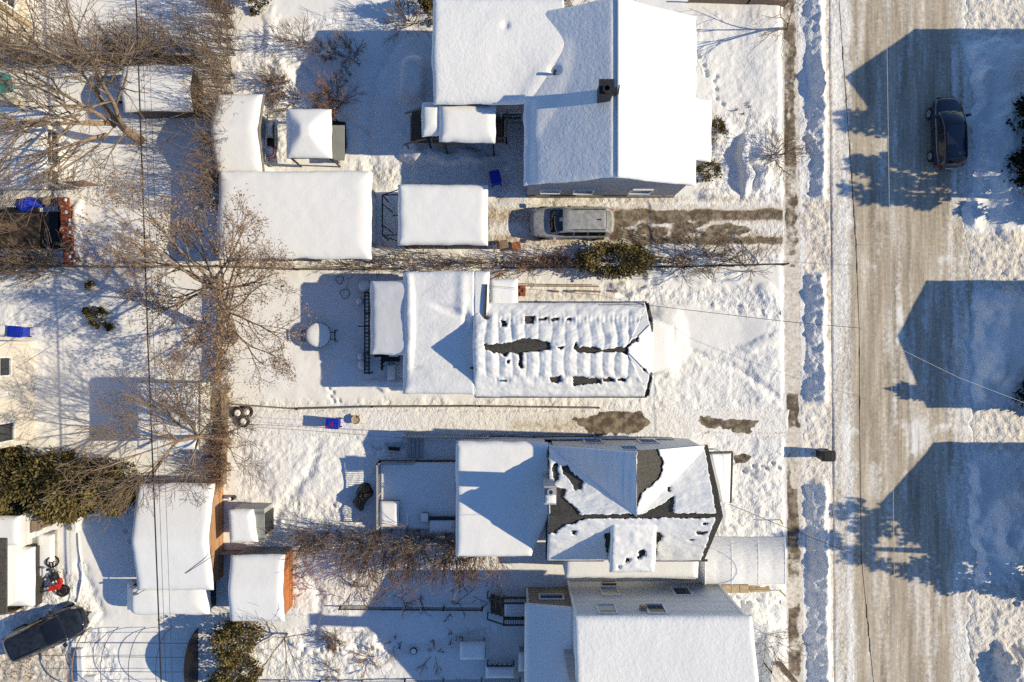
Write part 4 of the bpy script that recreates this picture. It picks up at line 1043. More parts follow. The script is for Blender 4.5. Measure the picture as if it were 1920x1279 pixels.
ch = MB(); ch.box((3.05, -16.85, 4.4), (.56, .62, 8.6)); ch.box((3.05, -16.85, 8.75), (.66, .72, .12)); ch.build('chimney', M['siding_grey'], hD)
cn = MB()
for xx in (wx0 + .03, wx1 - .03): cn.box((xx, wyN + .02, 2.95), (.14, .07, 5.9))
cn.build('corner_board', M['trim'], hD)
for (px, z, pane) in ((1143, 1.9, 'blind'), (1278, 1.9, 'glass'), (1138, 4.55, 'blind'), (1230, 4.55, 'glass')):
    k = (H - z) / H; window(hD, ((px - 960) / S * k, wyN + .005, z), 'y+', .85, 1.15, pane, 0)
vb = MB(); k = (H - 4.4) / H; vb.box(((1205 - 960) / S * k, wyN + .12, 4.55), (.36, .24, .3)); vb.build('vent_hood', M['tan_stone'], hD)
v2 = MB(); v2.box(((1142 - 960) / S * .985, wyN + .05, .55), (.8, .1, .35)); v2.build('basement_window', M['glass'], hD)
# tan annex on its left
lz, hz = 2.75, 3.35; ax0, ax1 = W(984, 1131, lz).x, wx0 + .02; ayN = W(0, 1131, lz).y; ayS = yS
wyA = W(0, 1101, 0).y
wl = MB(); walls(wl, [(ax0 + .15, ayS), (ax1, ayS), (ax1, wyA), (ax0 + .15, wyA)], -.3, [lz - .1, hz - .1, hz - .1, lz - .1]); wl.build('annex_wall', M['tan'], hD)
rf = MB(); rf.slab([(ax0, ayS, lz), (ax1 - .01, ayS, hz), (ax1 - .01, ayN, hz), (ax0, ayN, lz)], .1); o = rf.build('annex_roof', M['trim'], hD)
roof_snow(o, [(ax0, ayS, lz), (ax1 - .01, ayS, hz), (ax1 - .01, ayN, hz), (ax0, ayN, lz)], .24, (0, 0, 1, 1), None, 'snow_soft', .12, rr=.2, lip=.015)
k = (H - 1.75) / H; window(hD, ((1034 - 960) / S * k, wyA + .005, 1.75), 'y+', 1.25, .55, 'glass', 0)
cb = MB(); cb.box((ax0 + .17, wyA + .015, 1.3), (.12, .06, 2.7)); cb.build('corner_board', M['trim'], hD)
# back stairs
bs = thing('back_stairs', 'snow dusted wooden back landing with railings and stairs beside the tan annex', 'stairs', tuple(W(960, 1145, 0)))
p0, p1, r0, r1 = rect_px(945, 1160, 985, 1120, .9)
m_ = MB(); m_.box(((p0 + p1) / 2 + .1, (r0 + r1) / 2, .85), (p1 - p0 + .2, r1 - r0, .08))
for i in range(3): m_.box((p0 - .14 - i * .26, (r0 + r1) / 2, .68 - i * .2), (.26, r1 - r0 - .1, .05))
o = m_.build('landing', M['deckwood'], bs); pillow('landing_snow', o, p0 + .05, p1 + .1, r0 + .15, r1 - .1, .89, .12, 'snow_soft', .15)
for yy in (r0, r1): rl = MB(); railing(rl, (p0, yy, .88), (p1 + .1, yy, .88), .95, .13); rl.bar((p0, yy, 1.8), (p0 - .95, yy, 1.0), .07); rl.bar((p0 - .95, yy, 1.0), (p0 - .95, yy, -.1), .07); rl.build('railing', M['fascia'], bs)
# ================================================================== GARAGES, SHEDS, SHELTERS
# long garage (E)
z = 2.05; g = thing('garage', 'long flat garage under one thick unbroken slab of snow, behind the bare hedge', 'garage', tuple(W(560, 405, 0)))
x0, x1, y0, y1 = rect_px(412, 484, 696, 324, z)
wl = MB(); walls(wl, [(x0 + .15, y0 + .15), (x1 - .15, y0 + .15), (x1 - .15, y1 - .15), (x0 + .15, y1 - .15)], -.3, [z - .1] * 4); wl.build('wall', M['siding_grey'], g)
rf = MB(); rf.slab([(x0, y0, z), (x1, y0, z), (x1, y1, z), (x0, y1, z)], .14); o = rf.build('roof', M['fascia'], g)
xa = W(425, 330, z).x
roof_snow(o, [(x0, y0, z), (x1 - .05, y0, z), (x1, y1, z), (xa - .3, y1, z)], .40, (1, 1, 1, 1), None, 'snow_soft', .11, rr=.8, lip=.05)
door(g, (x1 - .15, (y0 + y1) / 2, .0), 'x+', 2.6, 2.2)

# fabric car shelter with bare frame at its back (F)
z = 2.5; g = thing('car_shelter', 'flat topped car shelter loaded with snow, its bare pipe frame showing at the rear', 'car shelter', tuple(W(830, 405, 0)))
x0, x1, y0, y1 = rect_px(748, 459, 914, 349, z)
rf = MB(); rf.slab([(x0, y0, z), (x1, y0, z), (x1, y1, z), (x0, y1, z)], .05); o = rf.build('roof_sheet', M['dark'], g)
roof_snow(o, [(x0, y0, z), (x1, y0, z), (x1, y1, z), (x0, y1, z)], .42, (1, 1, 1, 1), None, 'snow_soft', .1, rr=.4, lip=.03)
fr = MB(); xb = W(717, 400, 1.95).x; yt, ybm = W(0, 366, 1.95).y, W(0, 441, 1.95).y
for yy in (yt, ybm):
    fr.bar((xb, yy, 1.95), (x0 + .3, yy, 2.1), .055); fr.bar((xb, yy, 1.95), (xb, yy, -.1), .06)
fr.bar((xb, yt, 1.95), (xb, ybm, 1.95), .07)
for yy in (yt - .5, ybm + .55): fr.bar((xb, yy, 1.95), (xb + .25, yy - .1, -.1), .05)
fr.bar((x0 - .5, (yt + ybm) / 2, 1.8), (x0 + .2, (yt + ybm) / 2, 1.9), .05)
for xx in (x0 + .15, (x0 + x1) / 2, x1 - .1):
    for yy in (y0 + .1, y1 - .1): fr.bar((xx, yy, -.1), (xx, yy, z - .04), .07)
for yy in (y0 + .1, y1 - .1): fr.bar((xb, yt if yy > (y0 + y1) / 2 else ybm, 1.95), (x0 + .15, yy, z - .12), .05); fr.bar((x0 + .15, yy, z - .12), (x1 - .1, yy, z - .12), .06)
fr.bar((x0 + .15, y0 + .1, z - .12), (x0 + .15, y1 - .1, z - .12), .06)
fr.build('frame', M['dark'], g)
sd = MB(); sd.box(((x0 + x1) / 2, y0 + .08, 1.4), (x1 - x0 - .2, .03, 2.1)); sd.build('side_sheet', M['fascia'], g)

# curved front shed (G)
g = thing('shed', 'snow roofed garden shed with a shingled gable edge, next to the square gazebo', 'shed', tuple(W(450, 255, 0)))
xl, xr_ = W(408, 250, 1.8).x, W(490, 250, 1.8).x; y1, y0 = W(0, 179, 1.8).y, W(0, 325, 1.8).y
r, zs = gable_shed(g, (xl, xr_, y0, y1), 1.65, 2.45, .2, 'siding_white', .28, roofm='greyboard', sm='snow_soft', wall_e='siding_white', rr=.6)
d = MB(); xx = xr_ - .2; yc = (y0 + y1) / 2
d.box((xx + .03, yc + .6, .8), (.06, 1.1, 1.5)); d.build('door', M['greyboard'], g); window(g, (xx, yc - .9, 1.0), 'x+', .7, .6)
edge = MB(); edge.bar((xr_ + .05, y0, 1.66), (xr_ + .05, yc, 2.46), .16, .2); edge.bar((xr_ + .05, yc, 2.46), (xr_ + .05, y1, 1.66), .16, .2); edge.build('barge_board', M['greywood'], g)

# frame and bench between shed and gazebo
f = thing('pipe_frame', 'thin pale pipe frame standing before the shed door', 'frame', tuple(W(498, 260, 0)))
mb = MB(); a, b = W(502, 205, 1.6), W(497, 300, 1.6)
mb.tube([a, b], .04, 6); mb.tube([a, (a.x - .1, a.y, -.1)], .03, 6); mb.tube([b, (b.x - .1, b.y, -.1)], .03, 6); mb.tube([a, (a.x - .5, a.y + .3, -.1)], .02, 5); mb.tube([b, (b.x - .5, b.y + .3, -.1)], .02, 5); mb.build('frame', M['steel'], f)
b_ = thing('garden_bench', 'dark garden bench capped with snow between shed and gazebo', 'bench', tuple(W(508, 262, 0)))
p = W(508, 255, .5); mb = MB(); mb.box((p.x, p.y, .45), (.45, 1.3, .06))
for sy in (-.55, .55):
    for sx in (-.18, .18): mb.box((p.x + sx, p.y + sy, .2), (.05, .05, .45))
mb.build('seat', M['black'], b_); mb = MB(); mb.box((p.x + .28, p.y, .7), (.06, 1.3, .5), ry=.2); mb.build('backrest', M['black'], b_)
pillow('snow_cap', b_, p.x - .24, p.x + .2, p.y - .1, p.y + .68, .49, .28, 'snow_soft', .2, res=.06)
c_ = thing('garden_chair', 'small round garden chair with red frame under a snow cap', 'chair', tuple(W(507, 290, 0)))
p = W(507, 286, .4); mb = MB(); mb.lathe([(.3, 0), (.33, .05), (.3, .08)], (p.x, p.y, .38), 14)
for a_ in range(4): mb.bar((p.x + .22 * math.cos(a_ * 1.57 + .7), p.y + .22 * math.sin(a_ * 1.57 + .7), -.1), (p.x + .26 * math.cos(a_ * 1.57 + .7), p.y + .26 * math.sin(a_ * 1.57 + .7), .4), .04)
mb.tube([(p.x + .33 * math.cos(t), p.y + .33 * math.sin(t), .75) for t in np.linspace(-2.2, 1.2, 9)], .03, 5); mb.build('frame', M['red'], c_)
sc_ = MB(); sc_.lathe([(.30, 0), (.33, .10), (.26, .2), (.1, .25)], (p.x, p.y, .46), 14); sc_.build('snow_cap', M['snow'], c_, True)

# square gazebo (H)
g = thing('gazebo', 'square pyramid garden gazebo with white snowy canopy on dark posts', 'gazebo', tuple(W(590, 250, 0)))
z = 2.35; x0, x1, y0, y1 = rect_px(539, 296, 621, 206, z); cx, cy = (x0 + x1) / 2, (y0 + y1) / 2; ap = (cx, cy, z + .75)
rf = MB(); q = [(x0, y0, z), (x1, y0, z), (x1, y1, z), (x0, y1, z)]
for i in range(4): rf.slab([q[i], q[(i + 1) % 4], ap], .05)
o = rf.build('canopy', M['fabric'], g)
roof_snow(o, q, .22, (1, 1, 1, 1), None, 'snow_soft', .08, rr=.35, lip=.03, name='canopy_snow', zf=lambda X, Y: z + .72 * (1 - ((np.abs(X - cx) / ((x1 - x0) / 2)) ** 6 + (np.abs(Y - cy) / ((y1 - y0) / 2)) ** 6 + 1e-4) ** (1 / 6)))
po = MB()
for (xx, yy) in ((x0 + .08, y0 + .08), (x1 - .08, y0 + .08), (x1 - .08, y1 - .08), (x0 + .08, y1 - .08)): po.bar((xx, yy, -.2), (xx, yy, z), .08)
for (a, b) in (((x0, y0), (x1, y0)), ((x1, y0), (x1, y1)), ((x1, y1), (x0, y1)), ((x0, y1), (x0, y0))): po.bar((*a, z - .05), (*b, z - .05), .07)
po.build('post_frame', M['dark'], g)
bar = MB(); bar.box((x1 + .05, cy - .1, .9), (.7, 2.0, .08)); bar.box((x1 - .1, cy - .1, .4), (.08, 1.9, .9)); bar.build('side_counter', M['greyboard'], g)
mat_ = MB(); p = W(634, 262, .05); mat_.prism([(p.x - .45, p.y - 1.2), (p.x + .35, p.y - 1.2), (p.x + .5, p.y - .4), (p.x + .45, p.y + 1.0), (p.x - .4, p.y + 1.1)], .0, .16); mat_.build('floor_mat', M['black'], g)

# back sheds on the left
g = thing('shed', 'brown boarded shed with snow roof crossed by tree shadows, under the big bare tree', 'shed', tuple(W(320, 170, 0)))
xl, xr_ = W(234, 165, 1.7).x, W(361, 165, 1.7).x; y1, y0 = W(0, 125, 1.7).y, W(0, 208, 1.7).y
gable_shed(g, (xl, xr_, y0, y1), 1.6, 2.0, .12, 'brownboard', .22, sm='snow', wall_e='brownboard', rr=.25)
hb = thing('hot_tub', 'snow covered rounded hot tub in the shade of the brown boarded shed', 'hot tub', tuple(W(214, 177, 0)))
p = W(213, 176, .5); mb = MB(); mb.box((p.x, p.y, .22), (1.15, .8, .75)); mb.build('tub', M['black'], hb, bevel=.06); pillow('snow_cap', hb, p.x - .62, p.x + .62, p.y - .42, p.y + .45, .6, .25, 'snow_soft', .25)

g = thing('shed', 'large shed with honey coloured board gable and sagging snow roof', 'shed', tuple(W(340, 1010, 0)))
xl, xr_ = W(261, 1000, 1.8).x, W(400, 1000, 1.8).x; y1, y0 = W(0, 908, 1.8).y, W(0, 1104, 1.8).y
gable_shed(g, (xl, xr_, y0, y1), 1.65, 2.45, .14, 'cedarwood', .25, sm='snow_soft', wall_e='cedarwood', rr=.35)
ln = thing('lean_to', 'low snow buried lean-to along the south side of the honey boarded shed', 'lean-to', tuple(W(330, 1125, 0)))
z = .95; x0, x1, q0, q1 = rect_px(232, 1148, 394, 1098, z); mb = MB(); mb.prism([(x0 + .5, q0 + .1), (x1 - .05, q0 + .1), (x1 - .05, q1), (x0 + .5, q1)], -.3, z); mb.build('wall', M['dark'], ln)
roof_snow(ln, [(x0, q0, .25), (x1, q0, z), (x1, q1, z), (x0, q1, .25)], .62, (1, 1, 0, 1), None, 'snow_soft', .09, rr=1.0, zf=lambda X, Y: .2 + (z - .2) * sstep(x0, x0 + .9, X))
rk = thing('rake', 'long handled rake lying on the snow over the lean-to', 'rake', tuple(W(262, 1110, 1.8)))
mb = MB(); a, b = W(275, 1104, 1.85), W(256, 1115, 1.70); mb.tube([a, b], .02, 5); mb.bar((b.x - .2, b.y - .03, b.z), (b.x + .12, b.y + .06, b.z + .02), .08); mb.build('handle', M['wood'], rk)

g = thing('shed', 'small shed with orange stained board wall and clean snow roof', 'shed', tuple(W(485, 1105, 0)))
xl, xr_ = W(431, 1105, 2.2).x, W(530, 1105, 2.2).x; y1, y0 = W(0, 1044, 2.2).y, W(0, 1166, 2.2).y
gable_shed(g, (xl, xr_, y0, y1), 1.8, 2.3, .1, 'greyboard', .24, sm='snow_soft', wall_e='orange', rr=.3)
g = thing('shed', 'tiny grey resin shed half hidden by snow north of the orange boarded shed', 'shed', tuple(W(470, 985, 0)))
z = 1.7; x0, x1, q0, q1 = rect_px(432, 1016, 495, 954, z); mb = MB(); mb.prism([(x0 + .06, q0 + .06), (x1 - .06, q0 + .06), (x1 - .06, q1 - .06), (x0 + .06, q1 - .06)], -.2, z - .15); mb.build('wall', M['railing'], g)
mb = MB(); mb.slab([(x0, q0, z - .15), (x1, q0, z - .15), (x1, q1, z), (x0, q1, z)], .08); o = mb.build('roof', M['greyboard'], g); xm = W(477, 980, z).x
roof_snow(o, [(x0, q0, z - .15), (xm + .15, q0, z - .15), (xm - .1, q1 - .05, z), (x0, q1 - .05, z)], .28, (1, 1, 1, 1), None, 'snow_soft', .08, rr=.3)
mb = MB(); mb.box((x1 - .03, (q0 + q1) / 2, .75), (.06, 1.2, 1.4)); mb.build('door', M['dark'], g)

# flat roofed garden building in the neighbouring yard
g = thing('flat_shed', 'white flat roofed outbuilding blanketed in snow with a long rounded shadow', 'outbuilding', tuple(W(320, 780, 0)))
z = 2.3; x0, x1, q0, q1 = rect_px(259, 842, 374, 716, z); mb = MB(); mb.prism([(x0 + .1, q0 + .1), (x1 - .1, q0 + .1), (x1 - .1, q1 - .1), (x0 + .1, q1 - .1)], -.3, z - .06); mb.build('wall', M['siding_white'], g)
mb = MB(); mb.slab([(x0, q0, z), (x1, q0, z), (x1, q1, z), (x0, q1, z)], .12); o = mb.build('roof', M['greywood'], g)
roof_snow(o, [(x0, q0, z), (x1 - .06, q0, z), (x1 - .06, q1 - .05, z), (x0, q1 - .05, z)], .22, (1, 1, 1, 1), None, 'snow_soft', .1, rr=.25, lip=.0)

# white fabric tunnel beside house C
g = thing('car_shelter', 'white fabric tunnel car shelter with wrinkled ribbed cover beside the driveway', 'car shelter', tuple(W(1400, 1060, 0)))
def tunnel(px0, px1, pyc, rw, hh, n=30, m=16):
    P = np.zeros((n + 1, m + 1, 3)); base = W(0, pyc, 0).y
    for i in range(n + 1):
        px = px0 + (px1 - px0) * i / n
        rib = abs(((px - 1322) / 50.0) % 1 - .5) * 2
        for j in range(m + 1):
            a = math.pi * j / m
            sag = .05 * (1 - rib ** .6) * math.sin(a)
            yy = -math.cos(a) * rw; zz = (math.sin(a) ** .62) * hh - sag
            wr = .035 * math.sin(px * .5 + j * 1.9) * math.sin(a) * (1 - rib)
            P[i, j] = ((px - 960) / S * (H - zz) / H, base + yy, zz + wr - .05)
    return P
P = tunnel(1322, 1472, 1045, 1.25, 2.35)
grid_mesh('cover', P[::-1], M['fabric'], g)
rb = MB()
for px in (1322, 1372, 1422, 1472):
    pts = []
    for j in range(13):
        a = math.pi * j / 12; zz = (math.sin(a) ** .62) * 2.345 - .05; pts.append(((px - 960) / S * (H - zz) / H, W(0, 1045, 0).y - math.cos(a) * 1.245, zz))
    rb.tube(pts, .03, 6)
rb.build('rib', M['fabric'], g)
e = MB(); xx = P[0, 0, 0]
ring = [tuple(P[0, j]) for j in range(17)]
base = [(r_[0] - .55 * math.sin(math.pi * j / 16) - .05, r_[1] * 1.0, max(-.05, r_[2] * .25 - .05)) for j, r_ in enumerate(ring)]
for j in range(16): e.quad(ring[j], ring[j + 1], base[j + 1], base[j])
e.build('end_curtain', M['fabric'], g)
st = thing('lumber_stack', 'stack of pale tan boards along the foot of the white fabric tunnel', 'lumber', tuple(W(1380, 1102, 0)))
mb = MB()
for i, (px, w) in enumerate(((1362, .45), (1378, .5), (1394, .55))): p = W(px, 1103, .2); mb.box((p.x, p.y, .18), (w, .45, .35), rz=.03 * i)
for i in range(3): a, b = W(1405, 1101 + i * 3, .1), W(1442, 1099 + i * 3, .1); mb.bar((a.x, a.y, .1 + .06 * i), (b.x, b.y, .1 + .06 * i), .12, .08)
mb.build('board', M['tan_stone'], st)

# bare pipe frame of a tunnel shelter, bottom left
g = thing('shelter_frame', 'bare arched pipe frame of an uncovered tunnel shelter, bottom left', 'frame', tuple(W(265, 1225, 0)))
yc = W(0, 1232, 0).y; rw = 1.75
def arch(px, top, r, mname='dark', z0=-.1, rad=.03):
    pts = []
    for j in range(15):
        a = math.pi * j / 14; zz = (math.sin(a) ** .7) * top + z0; pts.append((W(px, 0, 0).x, yc - math.cos(a) * r, zz))
    return pts
mb = MB()
XA = [(170, 1.9), (222, 1.95), (272, 1.95), (322, 2.0), (372, 2.0)]
arcs = [arch(px, t, rw) for px, t in XA]
for p in arcs[1:4]: mb.tube(p, .019, 6)
for k in (3, 5, 7, 9, 11):
    mb.tube([arcs[i][k] for i in range(5)], .016, 6)
mb.build('frame', M['dark'], g)
mb = MB(); mb.tube(arcs[0], .034, 6); mb.build('front_hoop', M['twig_red'], g)
e = MB(); ar = arcs[4]
for j in range(14):
    a, b = ar[j], ar[j + 1]; e.quad((a[0], a[1], -.1), (b[0], b[1], -.1), b, a)
e.build('end_curtain', M['black_tarp'], g)
pl = thing('plank_border', 'white snow capped plank frame on the ground inside the bare pipe frame', 'planks', tuple(W(170, 1240, 0)))
for (a, b) in (((152, 1215), (155, 1279)), ((155, 1272), (182, 1270)), ((176, 1150), (160, 1180))):
    p, q = W(*a, .1), W(*b, .1); mb = MB(); mb.bar((p.x, p.y, .18), (q.x, q.y, .18), .28, .3); mb.build('plank', M['trim'], pl)

# ================================================================== HOUSES AT THE LEFT EDGE
g = thing('house', 'cream stucco house wall with two windows at the left edge', 'house', tuple(W(20, 745, 0)))
z = 6.0; xw = W(66, 745, 0).x; yN = W(0, 640, 0).y; yS = W(0, 829, 0).y + .05
wl = MB(); walls(wl, [(xw - 8, yS), (xw, yS), (xw, yN), (xw - 8, yN)], -.3, [z] * 4); wl.build('wall', M['stucco'], g)
rf = MB(); rf.slab([(xw - 8.3, yS - .3, z), (xw + .25, yS - .3, z), (xw + .25, yN + .3, z), (xw - 8.3, yN + .3, z)], .2); o = rf.build('roof', M['fascia'], g)
roof_snow(o, [(xw - 8.3, yS - .3, z), (xw + .25, yS - .3, z), (xw + .25, yN + .3, z), (xw - 8.3, yN + .3, z)], .25, (1, 1, 1, 1), None, 'snow_soft', .2)
for py, zz, hh in ((688, 3.0, 1.6), (811, 2.6, 1.35)):
    # seen on the wall at height zz
    window(g, (xw + .005, W(0, py, zz).y, zz), 'x+', .95, hh, 'glass', 1 if py < 700 else 0)
lt = MB(); p = W(0, 738, 2.4); lt.box((xw + .06, p.y, 2.6), (.12, .28, .35)); lt.build('wall_lamp', M['trim'], g)
sk = MB(); a, b = W(70, 828, .6), W(0, 848, .9); sk.bar((xw, yS - .05, .4), (xw - 2.4, yS - .35, .9), .16, .12); sk.build('skirting', M['trim'], g)

g = thing('house', 'white house with three glazed windows facing the big bare tree, roof deep in snow', 'house', tuple(W(80, 300, 0)))
z = 2.7; xw = W(122, 300, 0).x; y1 = W(0, 236, 0).y; y0 = W(0, 352, 0).y
wl = MB(); walls(wl, [(xw - 7, y0), (xw, y0), (xw, y1), (xw - 7, y1)], -.3, [z] * 4); wl.build('wall', M['siding_white'], g)
ex = W(86, 300, z).x; ys, yn = W(0, 354, z).y, W(0, 205, z).y
rf = MB(); rf.slab([(ex - 6, ys, z), (ex, ys, z), (ex, yn, z), (ex - 6, yn, z)], .16); o = rf.build('roof', M['trim'], g)
roof_snow(o, [(ex - 6, ys, z), (ex, ys, z), (ex, yn, z), (ex - 6, yn, z)], .3, (1, 1, 1, 1), None, 'snow', .15)
zz = 1.35
for py in (258, 292, 331): window(g, (xw + .005, W(0, py, zz).y, zz), 'x+', .78, 1.25, 'glass', 1)
wl = MB(); a = W(130, 352, 0); wl.box((xw - 2, y0 - .12, 1.1), (4.2, .1, 2.6)); wl.build('side_panel', M['siding_grey'], g)
aw = thing('awning', 'rusty brown awning strip with a pale post beside the three window house', 'awning', tuple(W(150, 350, 0)))
a, b = W(112, 341, 1.2), W(190, 348, 1.2); mb = MB(); mb.slab([(a.x, a.y, 1.2), (a.x + 1, a.y - .28, 1.2), (b.x, b.y, 1.2), (a.x + 1.4, a.y + .08, 1.2)], .06); mb.build('cover', M['twig_red'], aw)
mb = MB(); p = W(131, 352, .5); mb.bar((p.x, p.y, -.2), (p.x, p.y, 1.18), .09); mb.build('post', M['tan_stone'], aw)

g = thing('house', 'beige house corner with green awning glimpsed through branches, top left', 'house', tuple(W(0, 60, 0)))
xw = W(52, 60, 0).x; y1, y0 = W(0, -60, 0).y, W(0, 98, 0).y
wl = MB(); walls(wl, [(xw - 7, y0), (xw, y0), (xw, y1), (xw - 7, y1)], -.3, [3.2] * 4); wl.build('wall', M['siding_beige'], g)
rf = MB(); rf.slab([(xw - 7.3, y0 - .2, 3.2), (xw - .1, y0 - .2, 3.2), (xw - .1, y1, 3.2), (xw - 7.3, y1, 3.2)], .15); o = rf.build('roof', M['fascia'], g)
roof_snow(o, [(xw - 7.3, y0 - .2, 3.2), (xw - .1, y0 - .2, 3.2), (xw - .1, y1, 3.2), (xw - 7.3, y1, 3.2)], .25, (1, 1, 1, 1), None, 'snow', .2)
window(g, (xw, (y0 + y1) / 2, 1.8), 'x+', 1.0, 1.2)
pr = MB(); a = W(46, 30, 1.0); pr.box((xw + .12, y0 + 1.6, 1.4), (.18, .3, 2.9)); pr.build('downpipe', M['tan_stone'], g)
aw = thing('awning', 'green canvas awning at the left edge near the big bare tree', 'awning', tuple(W(5, 155, 0)))
a = [W(-30, 128, 2.2), W(20, 140, 2.2), W(25, 172, 1.9), W(-30, 178, 1.9)]; mb = MB(); mb.slab([tuple(p) for p in a], .05); mb.build('canvas', M['green'], aw)
mb = MB(); mb.bar((a[1].x - .05, a[1].y - .05, -.1), (a[1].x - .05, a[1].y - .05, 2.15), .06); mb.bar((a[2].x - .05, a[2].y + .05, -.1), (a[2].x - .05, a[2].y + .05, 1.85), .06); mb.build('post', M['steel'], aw)
sw = thing('garden_wall', 'beige wooden side screen below the green awning', 'screen', tuple(W(15, 190, 0)))
a, b = W(0, 182, .8), W(40, 196, .8); mb = MB(); mb.box(((a.x + b.x) / 2, (a.y + b.y) / 2, .6), (1.3, .35, 1.5), rz=-.3); mb.build('screen', M['siding_beige'], sw)

g = thing('house', 'grey shingled roof edge of a house cut off by the lower left edge', 'house', tuple(W(-40, 1075, 0)))
z = 2.6; x0, x1, q0, q1 = rect_px(-220, 1150, 11, 1010, z)
wl = MB(); walls(wl, [(x0, q0 + .2), (x1 - .25, q0 + .2), (x1 - .25, q1 - .2), (x0, q1 - .2)], -.3, [z - .1] * 4); wl.build('wall', M['siding_white'], g)
rf = MB(); rf.slab([(x0, q0, z + 1), (x1, q0, z), (x1, q1, z), (x0, q1, z + 1)], .14); rf.build('roof', M['shingle2'], g)
g = thing('spa_cover', 'long low box buried under a smooth slab of snow, dark side facing the dirt bike', 'garden box', tuple(W(40, 1078, 0)))
z = .75; x0, x1, q0, q1 = rect_px(14, 1137, 67, 1026, z)
mb = MB(); mb.prism([(x0, q0), (x1, q0), (x1, q1), (x0, q1)], -.2, z); mb.build('box', M['fascia'], g)
pillow('snow_cap', g, x0, x1 - .04, q0 + .1, q1, z, .42, 'snow_soft', .5)
g = thing('terrace', 'small snow covered concrete terrace between the low snowy box and the dirt bike', 'terrace', tuple(W(86, 1040, 0)))
mb = MB(); a, b = W(72, 1085, .25), W(103, 996, .25); mb.prism([(a.x, a.y), (b.x, a.y + .2), (b.x, b.y), (a.x, b.y - .3)], -.2, .25); mb.build('slab', M['concrete'], g)
pillow('snow_cap', g, a.x, b.x - .04, a.y + .15, b.y - .2, .25, .14, 'snow_soft', .15)
g2 = thing('porch', 'small white walled porch with brown door beside the lower left house', 'porch', tuple(W(45, 990, 0)))
z = 2.2; x0, x1, q0, q1 = rect_px(-60, 1020, 38, 968, z); mb = MB(); mb.prism([(x0, q0), (x1 - .1, q0), (x1 - .1, q1), (x0, q1)], -.3, z - .02); mb.build('wall', M['siding_white'], g2)
roof_snow(g2, [(x0, q0, z), (x1, q0, z), (x1, q1, z), (x0, q1, z)], .25, (1, 1, 1, 1), None, 'snow_soft', .1)
mb = MB(); mb.slab([(x1 - .05, q0 + .35, z - .9), (x1 + 1.0, q0 + .75, .7), (x1 + 1.0, q0 + 1.35, .7), (x1 - .05, q0 + 1.0, z - .9)], .08); mb.build('door', M['brownboard'], g2)
st = MB(); st.slab([(x1 - .05, q0 + .02, .8), (x1 + 1.0, q0 + .45, .6), (x1 + 1.0, q0 + .70, .6), (x1 - .05, q0 + .3, .8)], .1); st.build('step', M['trim'], g2)
pk = thing('picket_fence', 'short brown picket fence south of the snow slab porch roof', 'fence', tuple(W(15, 1150, 0)))
mb = MB()
for i in range(9): p = W(-8 + i * 5, 1142 + 1.2 * i * (-.5), .9); mb.box((p.x, p.y - .2, .55), (.12, .04, 1.3))
a, b = W(-10, 1148, .8), W(34, 1142, .8); mb.bar((a.x, a.y - .15, .9), (b.x, b.y - .15, .9), .05, .1); mb.bar((a.x, a.y - .15, .3), (b.x, b.y - .15, .3), .05, .1); mb.build('picket', M['wood'], pk)

# ================================================================== HOUSES ACROSS THE STREET (they throw the blue shadows)
def far_house(py_top, py_bot, py_ridge, xf, eave, ridge, label, wall, depth=9.0):
    y1, y0, yr = W(0, py_top, 0).y, W(0, py_bot, 0).y, W(0, py_ridge, 0).y
    sh = SHY * xf * 0
    g = thing('house', label, 'house', (xf + depth / 2, (y0 + y1) / 2, 0))
    wl = MB(); walls(wl, [(xf + .2, y0 + .2), (xf + depth, y0 + .2), (xf + depth, yr), (xf + depth, y1 - .2), (xf + .2, y1 - .2), (xf + .2, yr)], -.3, [eave - .1, eave - .1, ridge - .2, eave - .1, eave - .1, ridge - .2]); wl.build('wall', M[wall], g)
    rf = MB(); A = [(xf, y0, eave), (xf + depth, y0, eave), (xf + depth, yr, ridge), (xf, yr, ridge)]; B = [(xf, yr, ridge), (xf + depth, yr, ridge), (xf + depth, y1, eave), (xf, y1, eave)]
    rf.slab(A, .14); rf.slab(B, .14); r = rf.build('roof', M['shingle2'], g)
    roof_snow(r, A, .25, (1, 1, 0, 1), None, 'snow_soft', .2); roof_snow(r, B, .25, (0, 1, 1, 1), None, 'snow_soft', .2)
    window(g, (xf + .2, yr + 1.3, 1.7), 'x-', 1.3, 1.2); window(g, (xf + .2, yr - 2.2, 1.7), 'x-', 1.0, 1.2); door(g, (xf + .2, yr - .5, .2), 'x-')
    return g
far_house(64, 330, 158, 31.6, 4.7, 7.15, 'peaked house across the street, facing the dark blue parked car', 'siding_beige')
far_house(535, 772, 640, 31.6, 4.3, 5.3, 'low gabled house across the street, second down the row', 'siding_white')
far_house(838, 1060, 955, 31.6, 4.0, 5.9, 'gabled house across the street, between tall evergreens, third down the row', 'siding_grey')
